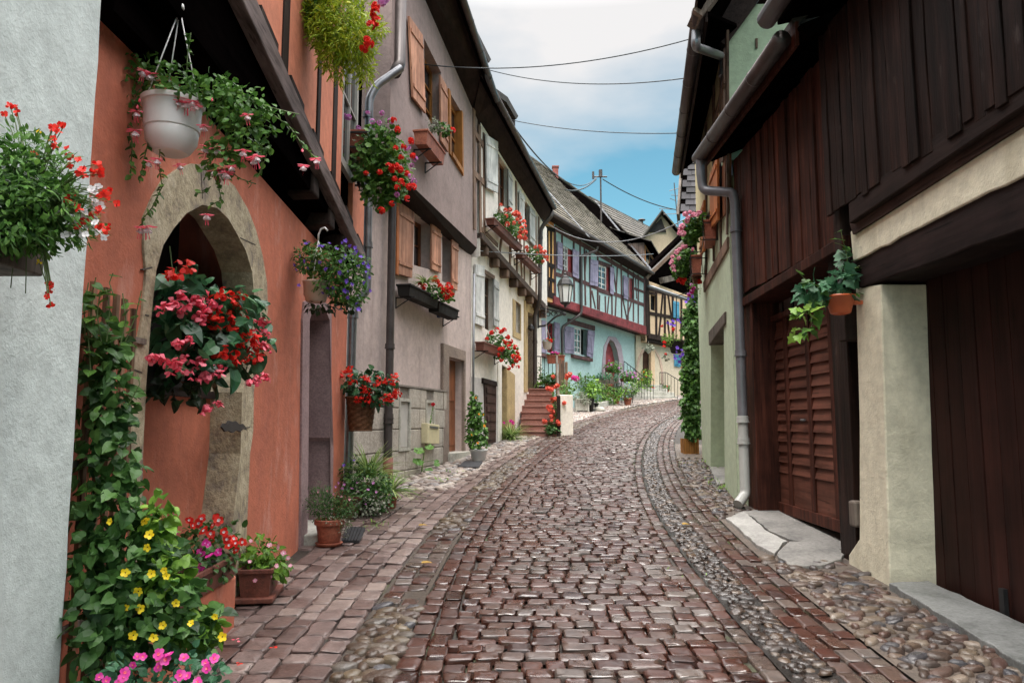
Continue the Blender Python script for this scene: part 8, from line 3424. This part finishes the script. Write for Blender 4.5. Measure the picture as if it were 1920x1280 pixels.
# ------------------------------------------------------------------ plants on the other side
def vine_column():
    c = ground(1297, 850)
    t = thing_at('climbing_plant', 'tall dense climber in a slatted wooden planter at the green house corner', 'climbing plant', c)
    Y = c.y
    x0, x1 = at(1283, 840, Y).x, at(1311, 840, Y).x
    m = MB()
    z0, z1 = gz(Y) - .02, at(1297, 822, Y).z
    m.box(x0 + .02, x1 - .02, Y + .02, Y + .3, z0, z1 - .01)
    n = 6
    for i in range(n):
        a = x0 + (x1 - x0) * i / n
        m.box(a + .003, a + (x1 - x0) / n - .003, Y, Y + .018, z0, z1)
        b = Y + .32 * i / n
        m.box(x0, x0 + .018, b + .02, b + .32 / n + .016, z0, z1)
    m.build('planter', wood('planter_wood', (.26, .12, .035), axis='z', scale=10), t)
    Yb = Y + .05
    B = [px(1298, 800, Yb, 15, 26, .16), px(1295, 765, Yb, 17, 30, .2), px(1299, 725, Yb, 16, 30, .2), px(1298, 690, Yb, 17, 30, .2), px(1300, 650, Yb, 16, 30, .2), px(1298, 610, Yb, 17, 30, .22), px(1303, 575, Yb, 13, 26, .2), px(1306, 545, Yb, 9, 18, .15)]
    foliage(t, B, 3000, .085, 'heart', LF['deep'], .5, .25, light=.72)
    foliage(t, [px(1290, 720, Yb - .1, 10, 60, .1), px(1292, 620, Yb - .1, 10, 40, .1)], 240, .075, 'heart', LF['mid'], .5, .25, name='lighter_leaves')
    for u in (1292, 1298, 1304):
        m = MB()
        m.tube([at(u, 825, Y + .15), at(u + 1, 700, Y + .12), at(u + 3, 550, Y + .1)], .014, 5)
        m.build('stem', M_STEMB, t)
    blossoms(t, 'impatiens', ('violet',), atpx([(1290, 560), (1298, 556), (1286, 566), (1302, 566), (1294, 550)], Yb - .2), facing(5), .036)
    blossoms(t, 'geranium', ('lilac',), atpx([(1298, 545), (1290, 552), (1302, 540), (1296, 534)], Yb - .2), facing(4), .036)
    Y = 14.0
    p = at(1268, 662, Y)
    t = thing_at('hanging_basket', 'black hanging pot of purple petunias and red geraniums beside the tall climber', 'hanging basket', p, 'hanging baskets')
    m = MB()
    m.lathe(p, [(.08, 0), (.1, .02), (.14, .2), (.15, .22), (.13, .22)], 16)
    m.tube([p + Vector((0, .0, .2)), p + Vector((.05, .1, 1.1)), p + Vector((.6, .3, 1.3))], .01, 5)
    m.build('pot', M_BLACKP, t)
    foliage(t, [px(1262, 638, Y, 16, 12, .18), px(1252, 632, Y, 9, 7, .1)], 380, .045, 'slim', LF['fresh'], .2, .4, light=.55)
    foliage(t, [px(1250, 668, Y, 8, 6, .08)], 30, .05, 'broad', LF['silver'], .3, .4, name='trailing_leaves')
    f = [(1268, 660), (1275, 668), (1270, 652), (1278, 656), (1266, 672), (1274, 678), (1264, 666), (1280, 664)]
    blossoms(t, 'impatiens', ('violet',), atpx(f, Y - .2, .04), facing(len(f)), .034)
    f = [(1252, 605), (1258, 608), (1264, 610), (1271, 600), (1275, 604), (1262, 602)]
    blossoms(t, 'impatiens', ('violet',), atpx(f, Y - .1, .04), facing(len(f)), .034)
    blossoms(t, 'geranium', ('red',), atpx([(1246, 642), (1245, 650), (1248, 664), (1262, 617), (1241, 611)], Y - .15, .04), facing(5), .036)


def green_boxes():
    G = 'window boxes on the green house'
    for (quad, Y, lab, blobs, fl, n) in (
        (((1319, 412), (1343, 406), (1338, 447), (1317, 449)), 10.9, 'upper terracotta window box of pink geraniums in a black iron cage on the green house', [(1300, 425, 18, 22, .2), (1296, 440, 15, 16, .18), (1310, 412, 12, 12, .15)],
         [(1285, 402), (1290, 408), (1288, 414), (1301, 403), (1308, 402), (1311, 400), (1276, 430), (1274, 437), (1281, 438), (1294, 398), (1304, 406), (1279, 424)], 700),
        (((1296, 478), (1315, 476), (1312, 512), (1294, 513)), 12.6, 'lower terracotta window box of pink geraniums in a black iron cage on the green house', [(1278, 492, 16, 20, .2), (1275, 505, 13, 14, .18), (1290, 474, 13, 8, .15)],
         [(1268, 473), (1281, 463), (1274, 468), (1298, 467), (1273, 484), (1260, 490), (1262, 500), (1264, 508), (1258, 494), (1285, 462), (1261, 482)], 620)):
        p = at(*quad[0], Y)
        t = thing_at('window_flower_box', lab, 'flower box', at(quad[2][0], quad[2][1], Y), G)
        x0, x1 = at(quad[0][0], quad[0][1], Y).x, at(quad[1][0], quad[1][1], Y).x
        z1, z0 = at(quad[0][0], quad[0][1], Y).z, at(quad[3][0], quad[3][1], Y).z
        Fb = Facade((x0, Y), (x0 + .18, Y + .75), -1)
        w = x1 - x0
        trough(t, Fb, 0, .75, z0 + .02, z1, -w, 0, M_TERRA)
        m = MB()
        for z in (z1 + .05, z1 - .06, z0 - .01):
            m.tube([(x0 - .02, Y - .03, z), (x1 + .12, Y - .03, z)], .008, 5)
            m.tube([(x0 - .02, Y - .03, z), (x0 + .15, Y + .76, z)], .008, 5)
        for x in (x0 - .02, x1 + .12, x1):
            m.tube([(x, Y - .03, z1 + .05), (x, Y - .03, z0 - .01)], .008, 5)
        m.tube([(x1 + .12, Y - .03, z1), (x1 + .16, Y - .03, z1 + .03), (x1 + .22, Y, z1)], .008, 5)
        m.build('iron_cage', M_IRON, t)
        B = [px(b[0], b[1], Y + .2, b[2], b[3], b[4]) for b in blobs]
        foliage(t, B, n, .048, 'round', LF['mid'], .3, .4, light=.5)
        blossoms(t, 'geranium', ('rose',), atpx(fl, Y - .02, .06), facing(len(fl), (-.3, -1, .3)), .046)
    Y = 13.0
    t = thing_at('window_flower_box', 'small bracket pot of red geraniums below the two pink window boxes', 'flower box', at(1305, 535, Y), G)
    c = at(1306, 532, Y)
    roundpot(t, c - Vector((0, 0, .0)), .09, .15, M_TERRAD)
    foliage(t, [px(1296, 528, Y, 12, 12, .14), px(1303, 542, Y, 10, 14, .12)], 220, .04, 'slim', LF['fresh'], .3, .4, light=.6)
    blossoms(t, 'geranium', ('red',), atpx([(1272, 526), (1277, 522), (1280, 530), (1312, 528), (1283, 524)], Y - .1), facing(5), .05)
    blossoms(t, 'geranium', ('magenta',), atpx([(1297, 547), (1292, 554), (1300, 541)], Y - .1), facing(3), .045)


def ivy_pot():
    Y = FB.p(1577, 575, .17).y
    c = FB.p(1576, 588, .17)
    t = thing_at('wall_pot', 'orange plastic half-bowl of trailing ivy fixed to the cream pillar', 'potted plant', c)
    r = 27 / FPX * c.y
    H = .15
    m = MB()
    m.lathe(c, [(r * .3, -.01), (r * .62, 0), (r * .7, .01), (r * .95, H * .86), (r * 1.05, H * .88), (r * 1.06, H), (r * .95, H), (r * .9, H * .9)], 26)
    m.build('pot', M_PLAST, t, smooth=True)
    m = MB()
    m.bar(c + Vector((r * .6, -.02, H * .6)), c + Vector((r + .14, -.02, H * .6)), .05, .03)
    m.build('bracket', M_PLAST, t)
    Y = c.y
    B = [px(1530, 545, Y, 28, 20, .13), px(1580, 530, Y, 20, 25, .12), px(1560, 552, Y, 30, 10, .13), px(1590, 500, Y, 14, 22, .07)]
    foliage(t, B, 105, .10, 'ivy', LF['blue'], .45, .3, light=.5)
    tr = [[(1555, 550), (1530, 535), (1508, 522), (1497, 510)], [(1555, 555), (1520, 570), (1500, 590), (1480, 592)], [(1550, 560), (1535, 580), (1520, 598)], [(1590, 540), (1600, 505), (1612, 498)], [(1590, 535), (1588, 480), (1580, 448), (1576, 430)], [(1596, 555), (1608, 548), (1618, 552)], [(1535, 585), (1520, 615), (1495, 628)]]
    sprays(t, [[at(u, v, Y - .05) for u, v in p] for p in tr], 20, .095, 'ivy', LF['mid'], r=.003, name='trailing_leaves')
    foliage(t, [px(1505, 590, Y - .05, 18, 10, .06), px(1498, 625, Y - .05, 15, 8, .05)], 16, .09, 'ivy', LF['fresh'], .5, .3, light=.7, name='young_leaves')


def small_things():
    # letter box, mat, weeds, fallen petals
    q = FG.pts([(799, 793), (821, 796), (821, 832), (799, 831)], .14)
    m = MB()
    m.fq(FG, q, .05, .17)
    b = m.build('letter_box', plain('cream_enamel', (.56, .50, .32), .4), None, bevel=.01)
    tag(b, 'cream metal letter box on the grey stone base behind the hollyhock', 'letter box')
    m = MB()
    m.fq(FG, [quadpt(q, .15, .12), quadpt(q, .85, .12), quadpt(q, .85, .22), quadpt(q, .15, .22)], .165, .182)
    m.build('flap', M_ZINC, b)
    g = [ground(u, v) + Vector((0, 0, .035)) for u, v in ((858, 877), (872, 867), (905, 868), (897, 879))]
    m = MB()
    m.prism(g, (0, 0, -.02))
    tag(m.build('door_mat', plain('black_rubber', (.03, .03, .034), .8, bmp=.8, scale=60)), 'black door mat on the paving before the grey house door', 'door mat')
    # weeds in the joints
    w = NP()
    for (u, v, n, s) in ((1338, 900, 24, .05), (1352, 915, 30, .06), (1330, 880, 16, .05), (1345, 908, 20, .05), (1322, 868, 14, .05), (1290, 1085, 5, .03), (1285, 870, 8, .04), (1360, 925, 10, .04), (820, 900, 20, .06), (855, 886, 12, .05), (700, 985, 16, .05), (680, 990, 20, .04)):
        c = ground(u, v)
        for i in range(n):
            p = np.array([[c.x + random.gauss(0, .09), c.y + random.gauss(0, .12), 0]])
            p[0, 2] = gz(p[0, 1]) + .0
            M = frames(np.array([[random.gauss(0, .7), random.gauss(0, .7), .7]]), np.array([[0, -.6, 1]])) * s * random.uniform(.6, 1.4)
            w.add(*LEAF['slim'], M, p, np.array([random.random()]))
    o = w.build('weeds', LF['fresh'], None, smooth=False)
    tag(o, 'scattered green weeds sprouting between the paving stones', 'weeds', kind='stuff')
    me = None
    for i, (u, v, k, lab) in enumerate(((511, 1224, 'red', 'fallen red flower lying on the setts by the square pot'), (438, 1255, 'red', 'fallen red petals near the edge of the magenta flowers'), (440, 1210, 'pink', 'single fallen pink petal on the setts under the vine'))):
        c = ground(u, v)
        q = NP()
        for j in range(3):
            M = frames(RG.normal(0, 1, (1, 3)) * np.array([1, 1, .1]), np.array([[0, 0, 1.]])) * .024
            q.add(PETAL[0], PETAL[1], M, np.array([[c.x + random.gauss(0, .012), c.y + random.gauss(0, .012), gz(c.y) + .03]]), np.array([random.random()]))
        tag(q.build('fallen_flower', PT[k], None), lab, 'fallen flower', 'fallen flowers on the paving')
    for (u, v, lab) in ((790, 1062, 'yellow fallen leaf on the pebble strip'), (785, 990, 'ochre fallen leaf higher up the pebble strip'), (1280, 988, 'yellow fallen leaf in the wet gutter')):
        c = ground(u, v)
        q = NP()
        M = frames(np.array([[1., .5, .05]]), np.array([[0, -.1, 1.]])) * .10
        q.add(*LEAF['broad'], M, np.array([[c.x, c.y, gz(c.y) + .03]]), np.array([.5]))
        tag(q.build('fallen_leaf', leafmat('leaf_ochre', (.3, .16, .03), (.42, .26, .06), (.5, .34, .1)), None), lab, 'fallen leaf', 'fallen leaves on the paving')


for fn in (hollyhock, grey_boxes, tub_pyramid, cream_boxes, stair_plants, lantern, turquoise_plants, vine_column, green_boxes, ivy_pot, small_things):
    fn()
